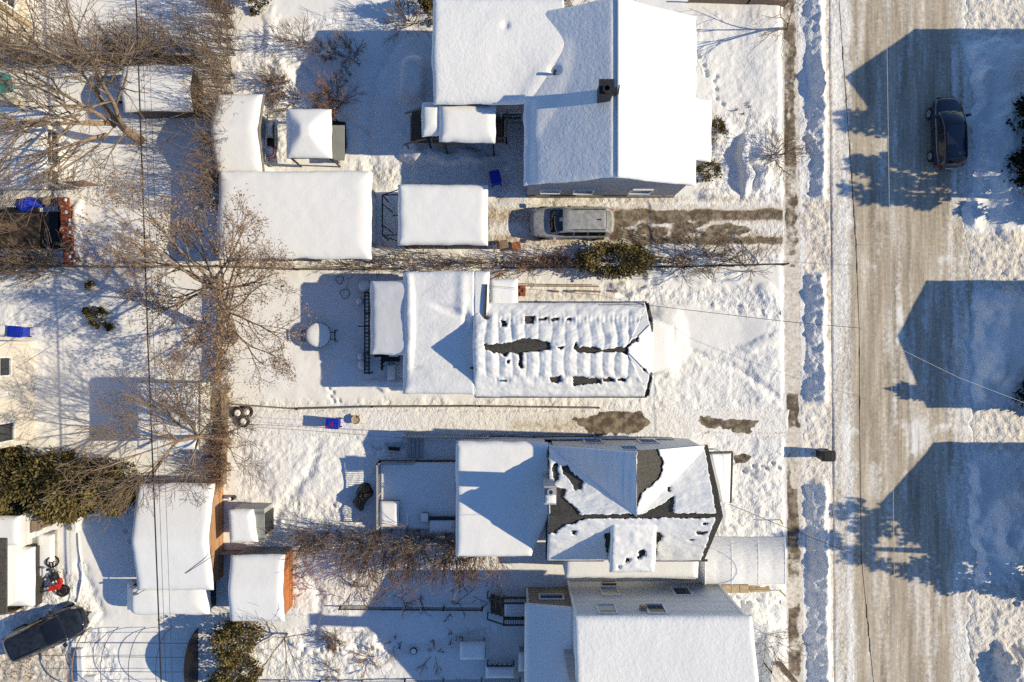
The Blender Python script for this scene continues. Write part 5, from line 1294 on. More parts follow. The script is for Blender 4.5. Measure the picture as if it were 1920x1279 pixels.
# ================================================================== FENCES
def fence(name, label, pts, h=1.1, m='greywood', board=True, step=2.2, thick=.035, z0=-.1, cat='fence', snow=False):
    P = [W(a, b, 0) for a, b in pts]
    g = thing(name, label, cat, tuple(P[0]))
    bd = MB(); po = MB(); rl = MB()
    for a, b in zip(P[:-1], P[1:]):
        L = (b - a).length; d = (b - a) / L
        n = max(1, int(L / step))
        for i in range(n + 1):
            q = a + d * (L * i / n); po.bar((q.x, q.y, z0), (q.x, q.y, h + .08), .08)
        rl.bar((a.x, a.y, h), (b.x, b.y, h), .06, .05)
        if board:
            k = max(1, int(L / .16))
            for i in range(k):
                q = a + d * (L * (i + .5) / k); c = d * (L / k * .46)
                bd.bar((q.x - c.x, q.y - c.y, (h + z0) / 2), (q.x + c.x, q.y + c.y, (h + z0) / 2), thick, h - z0 - .05)
        else:
            for zz in np.linspace(.12, h - .15, 5): bd.bar((a.x, a.y, zz), (b.x, b.y, zz), .012)
    po.build('post', M[m], g); rl.build('rail', M[m], g)
    bd.build('boards' if board else 'wire', M[m if board else 'dark'], g)
    if snow:
        s = MB()
        for a, b in zip(P[:-1], P[1:]): s.tube([(a.x, a.y, h + .05), ((a.x + b.x) / 2, (a.y + b.y) / 2, h + .06), (b.x, b.y, h + .05)], [.05, .07, .05], 6)
        s.build('snow_cap', M['snow'], g, True)
    return g
fence('fence', 'dark board fence running behind the long garage to the leafy oak', [(138, 501), (250, 502), (420, 501), (560, 506), (700, 506), (758, 505)], .95, 'wood')
fence('fence', 'low dark wire fence along the lawn edge below the olive cedar bush', [(940, 504), (1100, 503), (1280, 502), (1468, 497)], .8, 'dark', False)
fence('fence', 'thin weathered board edging fence beside the narrow driveway', [(436, 757), (560, 766), (700, 762), (900, 761), (1122, 764)], .42, 'greywood')
fence('fence', 'dark snow capped board fence between narrow driveway and the cross gabled house', [(900, 818), (1000, 819), (1112, 818)], .85, 'fascia', True, 2.2, .05, -.1, 'fence', True)
fence('fence', 'grey low plank fence ending at the bare asphalt patch, beside the gable wall', [(1115, 821), (1200, 821), (1280, 825)], .6, 'greywood')
fence('fence', 'old brown fence behind the leafy oak, running down the back lots', [(419, 520), (418, 620), (414, 720)], .7, 'wood')
fence('fence', 'brown fence with gate between the snow roofed outbuilding and the tyre planters', [(425, 730), (428, 800), (424, 905)], .8, 'wood')
fence('fence', 'wire fence with dry vines crossing the blue shaded yard at the bottom', [(640, 1136), (760, 1137), (905, 1138)], .55, 'dark', False)
fence('fence', 'rustic branch fence along the very bottom edge of the yard', [(450, 1275), (600, 1277), (760, 1274), (975, 1271)], .6, 'wood', False)
fence('fence', 'white board fence beside the tall house at the bottom right', [(1428, 1205), (1431, 1240), (1434, 1300)], 1.3, 'trim')
fence('fence', 'top boundary fence in front of the bungalow lawn', [(1290, 5), (1400, 8), (1470, 12)], .7, 'wood')
fence('fence', 'dark fence along the vine hedge beneath the brown boarded shed', [(40, 119), (200, 118), (380, 116)], 1.0, 'wood')
fence('fence', 'low fence between the tiny grey shed and the orange boarded shed', [(420, 1032), (480, 1031), (540, 1026)], .8, 'greywood')

# white railing of the rear deck of house C
dk = thing('deck', 'snow covered rear deck with grey slatted railings behind the cross gabled house', 'deck', tuple(W(785, 925, 0)))
z = .45; x0, x1, y0, y1 = rect_px(713, 990, 856, 865, z)
mb = MB(); mb.prism([(x0, y0), (x1, y0), (x1, y1), (x0, y1)], -.2, z - .02); o = mb.build('deck_floor', M['deckwood'], dk)
roof_snow(o, [(x0 + .05, y0, z - .02), (x1, y0, z - .02), (x1, y1 - .05, z - .02), (x0 + .05, y1 - .05, z - .02)], .24, (0, 0, 0, 0), None, 'snow_soft', .12, lip=0)
rl = MB(); xr2 = W(776, 870, z).x
railing(rl, (x0, y0 + .2, z), (x0, y1, z), .95, .12); railing(rl, (x0, y1, z), (xr2, y1, z), .95, .12); rl.build('railing', M['railing'], dk)
st = MB(); xs_ = W(762, 840, .3).x
for i in range(4): st.box((xs_ + .16 + i * .23, W(0, 838, .3).y, .12 + .0 * i), (.20, 1.25, .10 + .04 * i))
st.build('stairs', M['railing'], dk)
r2 = thing('railing', 'slatted grey wooden railing along the path behind the cross gabled house', 'railing', tuple(W(840, 820, 0)))
rl = MB(); a, b = W(760, 815, 0), W(915, 818, 0); railing(rl, (a.x, a.y, .05), (b.x, b.y, .05), 1.0, .13, .1, .05); rl.build('railing', M['railing'], r2)

# pergola like rail behind house B
pg = thing('pergola', 'dark ladder like timber rail standing in the shade behind the middle house', 'pergola', tuple(W(688, 620, 0)))
mb = MB(); z = .9; xa, xb = W(684, 600, z).x, W(692, 600, z).x; ya, yb = W(0, 548, z).y, W(0, 700, z).y
mb.bar((xa, ya, z), (xa, yb, z), .07); mb.bar((xb, ya, z), (xb, yb, z), .07)
n = 22
for i in range(n + 1): mb.bar((xa - .02, ya + (yb - ya) * i / n, z + .03), (xb + .04, ya + (yb - ya) * i / n, z + .03), .05)
for yy in np.linspace(ya, yb, 5):
    mb.bar((xa, yy, -.1), (xa, yy, z), .08); mb.bar((xb, yy, -.1), (xb, yy, z), .08)
mb.bar((xa - .4, ya + (yb - ya) * .42, z), (xb + .3, ya + (yb - ya) * .42, z), .06)
mb.build('rail_frame', M['black'], pg)

# ================================================================== THINGS IN THE YARDS
def snowcap(parent, c, r, h, name='snow_cap', n=18, m='snow_soft'):
    s = MB(); s.lathe([(r * .96, 0), (r, h * .35), (r * .86, h * .75), (r * .5, h * .97), (.02, h)], c, n); return s.build(name, M[m], parent, True)
t = thing('garden_table', 'round garden table heaped with snow, in the shadow behind the middle house', 'table', tuple(W(597, 627, 0)))
p = W(597, 628, .6); mb = MB(); mb.lathe([(.10, -.1), (.08, .55), (.72, .58), (.74, .63)], (p.x, p.y, 0), 20); mb.build('table_top', M['black'], t); snowcap(t, (p.x, p.y, .62), .72, .15)
mb = MB()
for sx in (-1, 1):
    for dy in (-.2, .2): mb.bar((p.x + sx * .6, p.y + dy - .05, .5), (p.x + sx * 1.02, p.y + dy - .05, .62), .05)
    mb.bar((p.x + sx * .95, p.y - .4, .6), (p.x + sx * .95, p.y + .3, .6), .06); mb.bar((p.x + sx * .95, p.y - .35, -.1), (p.x + sx * .95, p.y - .35, .6), .05); mb.bar((p.x + sx * .95, p.y + .25, -.1), (p.x + sx * .95, p.y + .25, .6), .05)
mb.build('seat_frame', M['black'], t)
for i, (px, py, r, lab) in enumerate([(680, 684, .26, 'lowest of the snow capped planters beside the dark ladder rail'), (678, 668, .2, 'small snow capped planter between the lower planter and the dark ladder rail'),
                                 (675, 565, .2, 'snow capped planter halfway up the dark ladder rail'), (684, 536, .34, 'tall wicker planter with snow at the top of the dark ladder rail'), (718, 672, .13, 'small pot with snow below the sunroom corner')]):
    t = thing('planter', lab, 'planter', tuple(W(px, py, 0)), 'planters by the ladder rail')
    p = W(px, py, .3); mb = MB(); mb.lathe([(r * .7, -.05), (r, .42), (r * .93, .44)], (p.x, p.y, 0), 14); mb.build('pot', M['black'], t); snowcap(t, (p.x, p.y, .42), r, .22)
t = thing('barbecue', 'black barbecue with side shelves and snow on its lid beneath the sunroom', 'barbecue', tuple(W(735, 680, 0)))
p = W(733, 678, .7); mb = MB(); mb.box((p.x, p.y + .25, .65), (.95, .5, .5)); mb.box((p.x - .5, p.y + .1, .75), (.12, 1.2, .08))
for sx in (-.4, .4):
    for sy in (.05, .45): mb.bar((p.x + sx, p.y + sy, -.1), (p.x + sx, p.y + sy, .6), .06)
for k in range(4): mb.box((p.x - .5, p.y - .3 + .22 * k, .6), (.3, .06, .06), rz=.5)
mb.build('body', M['black'], t); pillow('snow_cap', t, p.x - .05, p.x + .45, p.y + .3, p.y + .6, .9, .2, 'snow_soft', .2, res=.06)
t = thing('garden_lounger', 'narrow snow covered lounger poking out below the black barbecue', 'lounger', tuple(W(733, 697, 0)))
p = W(733, 697, .4); mb = MB(); mb.box((p.x, p.y, .3), (.42, .9, .06))
for sx in (-.17, .17):
    for sy in (-.4, .4): mb.bar((p.x + sx, p.y + sy, -.1), (p.x + sx, p.y + sy, .3), .05)
mb.build('frame', M['black'], t); pillow('snow_cap', t, p.x - .2, p.x + .2, p.y - .44, p.y + .44, .33, .22, 'snow_soft', .15, res=.06)
for (px, py, s_, lab) in ((637, 525, .22, 'little wire stake outlining a bed by the board fence, upper of two'), (647, 551, .26, 'wire loop lying in shade behind the middle house, lower of two')):
    t = thing('wire_loop', lab, 'wire loop', tuple(W(px, py, 0)), 'wire loops behind the middle house')
    p = W(px, py, .1); mb = MB(); mb.tube([(p.x + s_ * math.cos(a) * (1 + .25 * math.sin(3 * a)), p.y + s_ * 1.1 * math.sin(a), .10) for a in np.linspace(0, 6.28, 11)], .018, 5, False); mb.build('wire', M['dark'], t)

# brown planks beside house B
t = thing('timber_edging', 'long rusty timber edging on the bare strip beside the middle house', 'timber', tuple(W(1045, 536, 0)))
mb = MB(); a, b = W(972, 536, .1), W(1122, 537, .1); mb.bar((a.x, a.y, .10), (b.x, b.y, .08), .06, .2); mb.build('plank', M['wood'], t)
mb = MB(); a, b = W(975, 532, .1), W(1110, 534, .1); mb.tube([(a.x, a.y, .12), ((a.x + b.x) / 2, a.y - .05, .14), (b.x, b.y, .12)], .03, 5); mb.build('rail', M['wood'], t)
t = thing('timber_edging', 'short broken rusty timber lying by the middle house wall', 'timber', tuple(W(1095, 547, 0)))
for (a, b) in ((1035, 1048), (1064, 1078), (1080, 1126), (1146, 1158)): p, q = W(a, 545, .05), W(b, 547, .05); mb = MB(); mb.bar((p.x, p.y, .07), (q.x, q.y, .07), .10, .12); mb.build('plank', M['wood'], t)
t = thing('brick_stack', 'little stack of red bricks at the corner of the middle house', 'bricks', tuple(W(978, 548, 0)))
mb = MB(); r_ = random.Random(3)
for i in range(9): p = W(973 + (i % 3) * 5, 538 + (i // 3) * 7, .1); mb.box((p.x, p.y, .08 + .06 * (i % 2)), (.15, .2, .14), rz=r_.uniform(-.2, .2))
mb.build('brick', M['brick'], t)

# bins
def bin_(label, px, py, rz, m='blue', h=1.0, w=.58, d=.72, lid=None, cat='wheeled bin', mark=False):
    t = thing('wheeled_bin', label, cat, tuple(W(px, py, 0)))
    p = W(px, py, h * .6); Mx = Matrix.Translation((p.x, p.y, 0)) @ Matrix.Rotation(rz, 4, 'Z')
    b = MB(); w0, d0 = w * .8, d * .8
    vs = [(-w0 / 2, -d0 / 2, .06), (w0 / 2, -d0 / 2, .06), (w0 / 2, d0 / 2, .06), (-w0 / 2, d0 / 2, .06), (-w / 2, -d / 2, h), (w / 2, -d / 2, h), (w / 2, d / 2, h), (-w / 2, d / 2, h)]
    b.add(vs, [(3, 2, 1, 0), (4, 5, 6, 7), (0, 1, 5, 4), (1, 2, 6, 5), (2, 3, 7, 6), (3, 0, 4, 7)]); b.xform(Mx); b.build('body', M[m], t, bevel=.02)
    l = MB(); l.box((0, 0, h + .03), (w * 1.06, d * 1.05, .06)); l.box((0, .02, h + .07), (w * .8, d * .7, .03)); l.box((0, -d / 2 - .06, h - .02), (w * .8, .05, .05)); l.xform(Mx); lo = l.build('lid', M[lid or m], t, bevel=.02)
    if mark:
        k = MB()
        for (x, y, ww, hh) in ((-.1, -.05, .22, .03), (-.1, .0, .03, .13), (.0, .05, .2, .03), (.08, 0, .03, .12), (-.02, .12, .12, .03), (-.2, .26, .06, .16)): k.box((x, y, h + .092), (ww, hh, .006))
        k.xform(Mx); k.build('marking', M['red'], lo)
    for sx in (-1, 1):
        k = MB(); k.tube([(sx * w * .42 - .03, -d / 2 + .06, .1), (sx * w * .42 + .03, -d / 2 + .06, .1)], .1, 12); k.xform(Mx); k.build('wheel', M['rubber'], t)
bin_('dark blue recycling bin standing in the shade beside the bungalow', 929, 335, .22)
bin_('bright blue recycling bin with red marking on its lid, on the narrow driveway', 626, 793, 1.5, h=.9, mark=True)
bin_('black wheeled bin standing alone at the street edge', 1547, 853, 1.57, 'black', 1.05)
bin_('blue bin with snow on one half near the cream house wall, left edge', 36, 622, 1.5, h=.95, w=.62, d=.75)
t = thing('snow_crate', 'white snow filled crate beside the blue bin at the left edge', 'crate', tuple(W(12, 622, 0)))
p = W(12, 620, .4); mb = MB(); mb.box((p.x, p.y, .3), (.7, .65, .75)); mb.build('crate', M['trim'], t); pillow('snow_cap', t, p.x - .34, p.x + .34, p.y - .3, p.y + .32, .68, .18, 'snow_soft', .15, res=.06)
t = thing('flower_pot', 'tan stoneware pot beside the bright blue bin with red marking', 'pot', tuple(W(667, 787, 0)))
p = W(667, 787, .3); mb = MB(); mb.lathe([(.18, 0), (.24, .3), (.27, .32), (.25, .34), (.2, .3)], (p.x, p.y, 0), 14); mb.bar((p.x + .1, p.y + .1, .3), (p.x + .25, p.y + .28, .42), .06); mb.build('pot', M['tan_stone'], t)
for (px, py, lab, m) in ((968, 462, 'rusty red clay tub beside the silver car', 'terracotta'), (944, 459, 'small dark crate beside the rusty clay tub', 'wood')):
    t = thing('tub', lab, 'tub', tuple(W(px, py, 0))); p = W(px, py, .2); mb = MB(); mb.box((p.x, p.y, .17), (.48, .42, .4), rz=.15); mb.box((p.x, p.y, .38), (.54, .48, .06), rz=.15); mb.build('tub', M[m], t, bevel=.03)
# black tarpaulin covered mower
t = thing('tarp_cover', 'crumpled black tarpaulin wrapped over something upright by the rear deck', 'tarpaulin', tuple(W(678, 935, 0)))
P = np.zeros((15, 25, 3)); c = W(677, 933, .5)
for i in range(15):
    for j in range(25):
        a = 2 * math.pi * j / 24; r = i / 14
        ox = .42 + .16 * math.sin(2 * a + .4) + .10 * math.sin(5 * a + 1) + .04 * math.sin(11 * a); oy = .85 + .08 * math.sin(3 * a)
        hgt = .95 * (1 - r ** 2.4) + .12 * math.sin(4 * a + 7 * r) * r * (1 - r) * 2
        P[i, j] = (c.x + math.cos(a) * ox * r + .12 * r * math.sin(a) , c.y + math.sin(a) * oy * r, hgt)
grid_mesh('tarp', P, M['black_tarp'], t, smooth=False)
# hot tub, couch, pot on the rear deck of C
t = thing('hot_tub', 'square hot tub in the deck corner, half sunlit under snow', 'hot tub', tuple(W(730, 963, 0)))
x0, x1, y0, y1 = rect_px(713, 987, 748, 940, 1.0); mb = MB(); mb.prism([(x0, y0), (x1, y0), (x1, y1), (x0, y1)], .3, .95); mb.build('tub', M['wood'], t); pillow('snow_cap', t, x0, x1, y0, y1, .95, .28, 'snow', .2, res=.07)
t = thing('garden_sofa', 'snow buried garden sofa against the flat roofed rear extension', 'sofa', tuple(W(830, 982, 0)))
x0, x1, y0, y1 = rect_px(806, 998, 854, 969, .8); mb = MB(); mb.box(((x0 + x1) / 2, (y0 + y1) / 2, .55), (x1 - x0, y1 - y0, .4)); mb.box(((x0 + x1) / 2, y1 - .06, .9), (x1 - x0, .12, .35)); mb.build('frame', M['black'], t); pillow('snow_cap', t, x0, x1, y0, y1 - .05, .75, .3, 'snow_soft', .25)
t = thing('planter', 'tall snow capped square planter with dry stems next to the garden sofa', 'planter', tuple(W(797, 970, 0)))
p = W(797, 970, .8); mb = MB(); mb.box((p.x, p.y, .6), (.42, .5, .8)); mb.build('pot', M['black'], t); pillow('snow_cap', t, p.x - .2, p.x + .2, p.y - .2, p.y + .25, 1.0, .14, 'snow_soft', .12, res=.05)
t = thing('snow_pusher', 'black snow pusher leaning with its handle on the deck railing', 'snow pusher', tuple(W(738, 843, 0)))
a, b = W(728, 841, .4), W(749, 843, .4); mb = MB(); mb.bar((a.x, a.y, .25), (b.x, b.y, .25), .16, .4); mb.build('blade', M['black'], t); mb = MB(); q = W(731, 859, .9); mb.tube([((a.x + b.x) / 2, a.y, .3), (q.x, q.y, 1.0)], .02, 5); mb.build('handle', M['wood'], t)
# yard of house D
t = thing('garden_table', 'rounded rectangular table under a thick snow cushion in the blue shaded yard', 'table', tuple(W(886, 1218, 0)))
x0, x1, y0, y1 = rect_px(863, 1234, 910, 1203, .7); mb = MB(); mb.box(((x0 + x1) / 2, (y0 + y1) / 2, .68), (x1 - x0 + .06, y1 - y0 + .06, .06))
for xx in (x0 + .1, x1 - .1):
    for yy in (y0 + .1, y1 - .1): mb.bar((xx, yy, -.1), (xx, yy, .66), .06)
mb.build('table_top', M['black'], t, bevel=.02); pillow('snow_cap', t, x0, x1, y0, y1, .71, .28, 'snow_soft', .22, res=.06)
t = thing('garden_bench', 'garden bench with dark backrest, snow on its seat, near the bottom edge', 'bench', tuple(W(940, 1255, 0)))
x0, x1, y0, y1 = rect_px(911, 1269, 966, 1246, .5); mb = MB(); mb.box(((x0 + x1) / 2, (y0 + y1) / 2, .45), (x1 - x0, y1 - y0, .06))
for xx in (x0 + .1, x1 - .1): mb.bar((xx, y0 + .1, -.1), (xx, y0 + .1, .45), .06); mb.bar((xx, y1, -.1), (xx, y1 + .1, 1.0), .06)
mb.build('seat', M['black'], t); mb = MB()
for k in range(6): xx = x0 + .1 + (x1 - x0 - .3) * k / 5; mb.bar((xx, y1 + .02, .5), (xx, y1 + .12, .95), .05)
mb.bar((x0 + .1, y1 + .12, .95), (x1 - .15, y1 + .12, .95), .07); mb.build('backrest', M['black'], t); pillow('snow_cap', t, x0, x1, y0, y1, .48, .3, 'snow_soft', .25, res=.07)
t = thing('heat_pump', 'boxy outdoor unit under snow against the tan annex wall', 'heat pump', tuple(W(976, 1235, 0)))
x0, x1, y0, y1 = rect_px(973, 1256, 1000, 1222, .7); mb = MB(); mb.box(((x0 + x1) / 2, (y0 + y1) / 2, .35), (x1 - x0, y1 - y0, .8)); mb.build('case', M['railing'], t); pillow('snow_cap', t, x0, x1, y0, y1, .75, .22, 'snow_soft', .15, res=.07)
for (px, py, lab, gap) in ((776, 1219, 'small dark pot with snow in the middle of the blue shaded yard', .22), (748, 1216, 'tiny dark lantern left of the small dark pot', .1)):
    t = thing('garden_pot', lab, 'pot', tuple(W(px, py, 0)), None); p = W(px, py, .1); mb = MB(); mb.lathe([(gap * .6, 0), (gap, .22), (gap * .8, .25)], (p.x, p.y, .0), 12); mb.build('pot', M['black'], t)
    snowcap(t, (p.x, p.y, .22), gap * .7, .1)
# tyre planters, compost frame
for (px, py, lab) in ((457, 790, 'black tyre filled with snow, lower of the cluster by the edging fence'), (446, 774, 'brown tyre planter touching the fence end, upper left of the cluster'), (463, 772, 'old tyre with a snow heap, upper right of the cluster')):
    t = thing('tyre_planter', lab, 'tyre', tuple(W(px, py, 0)), 'tyres by the edging fence')
    p = W(px, py, .1); mb = MB(); R0, r0 = .27, .10
    mb.lathe([(R0 - r0 * math.cos(a) * 1.0 if False else R0 + r0 * math.cos(a), .12 + .12 * math.sin(a)) for a in np.linspace(-2.6, 2.6, 11)], (p.x, p.y, 0), 20); mb.build('tyre', M['rubber'], t, True)
    snowcap(t, (p.x, p.y, .08), .21, .22)
t = thing('compost_frame', 'weathered open wooden compost frame with snow inside', 'compost bin', tuple(W(410, 765, 0)))
a, b = W(401, 746, .6), W(421, 784, .6); mb = MB()
for (p, q) in (((a.x, a.y), (b.x, a.y)), ((b.x, a.y), (b.x, b.y)), ((b.x, b.y), (a.x, b.y)), ((a.x, b.y), (a.x, a.y))):
    for zz in (.15, .38, .6): mb.bar((*p, zz), (*q, zz), .16, .18)
mb.build('board', M['wood'], t)
t = thing('drain_pipe', 'short black pipe end standing by the orange boarded sheds', 'pipe', tuple(W(437, 933, 0)))
p = W(436, 934, .3); mb = MB(); mb.tube([(p.x, p.y, -.1), (p.x + .03, p.y, .5)], .12, 12); mb.build('pipe', M['black'], t); snowcap(t, (p.x - .1, p.y, .45), .1, .1)
# left yards
t = thing('brick_wall', 'crumbling red brick garden wall dusted with snow beside the dark pool cover', 'wall', tuple(W(126, 435, 0)))
mb = MB(); r_ = random.Random(8)
n = 17
for i in range(n):
    for k in range(4):
        p = W(118 + i * .75, 374 + i * 7.6, .1 + k * .28)
        mb.box((p.x + r_.uniform(-.05, .05) , p.y, .06 + k * .26), (.42 + r_.uniform(0, .12), .23, .25), rz=r_.uniform(-.1, .1))
o = mb.build('brick', M['brick'], t); mb = MB()
for i in range(n):
    if r_.random() < .75: p = W(119 + i * .75 + r_.uniform(0, 9), 375 + i * 7.6, 1.0); snow_b = (p.x, p.y, .98); mb.lathe([(.1, 0), (.11, .03), (.02, .06)], snow_b, 7)
mb.build('snow_cap', M['snow'], t, True)
t = thing('pool_cover', 'dark sunken pool cover with brown leaves at the left edge', 'pool', tuple(W(50, 425, 0)))
mb = MB(); a, b = W(-40, 468, .1), W(79, 402, .1); mb.box(((a.x + b.x) / 2, (a.y + b.y) / 2, .15), (b.x - a.x, b.y - a.y, .5)); mb.build('cover', M['water'], t)
mb = MB(); a, b = W(79, 466, .1), W(112, 398, .1); mb.box(((a.x + b.x) / 2 + .02, (a.y + b.y) / 2, .1), (b.x - a.x, b.y - a.y, .4)); mb.box(((a.x - 1.9), b.y + .35, .1), (3.4, .8, .4)); mb.build('rim', M['black'], t)
t = thing('blue_tarp', 'crumpled bright blue tarpaulin beside the dark pool cover', 'tarpaulin', tuple(W(47, 382, 0)))
c = W(46, 382, .5); P = np.zeros((11, 21, 3))
for i in range(11):
    for j in range(21):
        a = 2 * math.pi * j / 20; r = i / 10
        P[i, j] = (c.x + r * math.cos(a) * (.62 + .14 * math.sin(3 * a + 1)) + .2 * r * math.cos(a) * (math.sin(a) < 0), c.y + r * math.sin(a) * (.45 + .1 * math.sin(2 * a)), .75 * (1 - r * r) + .1 + .09 * math.sin(5 * a + 6 * r) * r)
grid_mesh('tarp', P, M['tarp_blue'], t, smooth=False)
t = thing('log_seat', 'round brown stump top right of the blue tarpaulin', 'stump', tuple(W(87, 377, 0))); p = W(87, 376, .5)
mb = MB(); mb.lathe([(.28, -.1), (.26, .45), (.27, .5), (.2, .53)], (p.x, p.y, 0), 16); mb.build('stump', M['tan_stone'], t)
t = thing('lattice_panel', 'pale lattice panel leaning left of the blue tarpaulin', 'lattice', tuple(W(8, 378, 0)))
mb = MB(); a = W(-5, 388, .6); 
for k in range(8):
    mb.bar((a.x + k * .12, a.y, .5), (a.x + k * .12 + .4, a.y + .62, .75), .03); mb.bar((a.x + k * .12 + .4, a.y, .52), (a.x + k * .12, a.y + .62, .77), .03)
mb.build('lattice', M['trim'], t)
t = thing('garden_mound_pot', 'shallow snow filled bowl at the end of a hose line, lower left yard', 'bowl', tuple(W(138, 988, 0)))
p = W(137, 986, .25); mb = MB(); mb.lathe([(.3, -.05), (.36, .2), (.33, .24)], (p.x, p.y, 0), 18); mb.build('bowl', M['trim'], t); snowcap(t, (p.x, p.y, .2), .33, .12)
t = thing('garden_hose', 'snow covered hose curving down the lower left yard from the bowl', 'hose', tuple(W(150, 1050, 0)))
mb = MB(); mb.tube([(*W(a, b, .05)[:2], .06) for a, b in ((147, 1000), (149, 1030), (154, 1060), (155, 1085), (150, 1110), (145, 1130))], .05, 6); mb.build('hose', M['snow'], t, True)
# snow stakes
for (px, py, dx, dy, lab) in ((1461, 972, 7, 11, 'yellow green driveway marker stake above the white fabric tunnel'), (1459, 1104, 14, 14, 'yellow green driveway marker stake below the white fabric tunnel')):
    t = thing('marker_stake', lab, 'marker stake', tuple(W(px, py, 0)), 'driveway marker stakes'); a = W(px, py, 0); b = W(px + dx, py + dy, .9); mb = MB(); mb.bar((a.x, a.y, -.05), (b.x, b.y, .9), .07, .05); mb.build('stake', M['yellow'], t)
t = thing('mound_stick', 'thin pole leaning on the roof of the honey boarded shed', 'pole', tuple(W(370, 1060, 2.5))); mb = MB(); a, b = W(348, 1075, 2.25), W(400, 1042, 2.7); mb.tube([a, b], .022, 5); mb.build('pole', M['wood'], t)
# motorbike
t = thing('motorbike', 'dirt bike with red bodywork lying in trampled snow', 'motorbike', tuple(W(100, 1085, 0)))
def ring(mb, c, R_, r, ax, n=18):
    pts = []
    u = Vector(ax).orthogonal().normalized(); v = Vector(ax).cross(u).normalized()
    for i in range(n + 1): a = 2 * math.pi * i / n; pts.append(Vector(c) + u * R_ * math.cos(a) + v * R_ * math.sin(a))
    mb.tube(pts, r, 6, False)
fw = W(99, 1053, .3); rw_ = W(118, 1108, .3); ax = Vector((.45, .15, .88)).normalized()
mb = MB(); ring(mb, (fw.x, fw.y, .33), .30, .05, ax); ring(mb, (fw.x, fw.y, .33), .06, .04, ax)
for k in range(8): u = ax.orthogonal().normalized(); v = ax.cross(u); a = k * math.pi / 4; mb.bar((fw.x, fw.y, .33), tuple(Vector((fw.x, fw.y, .33)) + (u * math.cos(a) + v * math.sin(a)) * .29), .012)
mb.build('wheel', M['rubber'], t); mb = MB(); ring(mb, (rw_.x, rw_.y, .28), .28, .07, ax); mb.lathe([(.18, 0), (.2, .05), (.1, .08)], (rw_.x, rw_.y, .25), 12); mb.build('wheel', M['rubber'], t)
e = W(101, 1082, .45); mb = MB(); mb.box((e.x, e.y, .42), (.36, .42, .32), rz=.4); mb.lathe([(.16, 0), (.18, .15), (.1, .2)], (e.x + .05, e.y + .05, .5), 12)
for (a, b) in ((fw, e), (e, rw_)):
    for dx in (-.09, .09): mb.bar((a.x + dx, a.y, .42), (b.x + dx, b.y, .5), .045)
q = W(90, 1073, .9); mb.tube([(q.x - .15, q.y - .5, .7), (q.x, q.y, .8), (q.x + .3, q.y + .12, .82), (q.x + .62, q.y - .1, .7)], .02, 6); mb.box((q.x - .1, q.y + .1, .75), (.16, .14, .1)); mb.build('frame', M['black'], t)
s = W(103, 1103, .5); mb = MB(); mb.slab([(s.x - .38, s.y - .18, .55), (s.x + .3, s.y - .05, .62), (s.x + .5, s.y + .4, .6), (s.x + .1, s.y + .25, .68), (s.x - .3, s.y + .16, .6)], .14); mb.box((s.x + .35, s.y + .45, .55), (.18, .3, .2), rz=.4); mb.build('bodywork', M['red'], t, bevel=.03)
mb = MB(); mb.bar((s.x - .95, s.y - .3, .35), (s.x - .3, s.y - .1, .45), .07); mb.bar((s.x - .95, s.y - .05, .35), (s.x - .3, s.y + .1, .45), .05); mb.bar((s.x - .95, s.y - .3, .35), (s.x - .95, s.y - .05, .35), .05); mb.bar((s.x + .2, s.y, .5), (s.x + .75, s.y + .1, .45), .06); mb.build('exhaust', M['dark'], t)
# ================================================================== TREES AND SHRUBS
def grow(tubes, tips, p, d, L, r, lev, maxlev, R, kids, ang=(.45, .95), shrink=(.52, .74), up=.06, wob=.16, rmin=.006):
    n = 5 if lev < 2 else 4
    path = [p.copy()]; rad = [r]; q = p.copy(); dd = d.copy()
    for i in range(n):
        dd = (dd + Vector((R.uniform(-1, 1), R.uniform(-1, 1), R.uniform(-.7, .7))) * wob + Vector((0, 0, up))).normalized()
        q = q + dd * (L / n); path.append(q.copy()); rad.append(max(rmin, r * (1 - .62 * (i + 1) / n)))
    tubes.append((path, rad, lev))
    if lev >= maxlev:
        tips.append((path[-1], dd.copy())); tips.append((path[-2], dd.copy())); return
    k = kids[min(lev, len(kids) - 1)]
    for j in range(k):
        t = .28 + .72 * (j + R.uniform(.1, .9)) / k
        f = t * n; i = min(n - 1, int(f)); s = path[i].lerp(path[i + 1], f - i)
        base = (path[i + 1] - path[i]).normalized(); o = base.orthogonal().normalized()
        o = Matrix.Rotation(R.uniform(0, 6.283), 3, base) @ o
        a = R.uniform(*ang); nd = (base * math.cos(a) + o * math.sin(a)).normalized()
        if nd.z < -.35: nd.z *= -.3; nd.normalize()
        grow(tubes, tips, s, nd, L * R.uniform(*shrink) * (1.12 - .45 * t), max(rmin, (rad[i] * .62)), lev + 1, maxlev, R, kids, ang, shrink, up, wob, rmin)

def leaf_quads(mb, p, R, s, d=None):
    n = Vector((R.uniform(-1, 1), R.uniform(-1, 1), R.uniform(-.3, 1))).normalized()
    u = n.orthogonal().normalized(); u = Matrix.Rotation(R.uniform(0, 6.28), 3, n) @ u; v = n.cross(u)
    a = s * R.uniform(.6, 1.2); b = a * R.uniform(.45, .75)
    c = p
    mb.add([c - u * a * .5, c - v * b * .5 + n * a * .12, c + u * a * .5, c + v * b * .5 + n * a * .1], [(0, 1, 2, 3)])

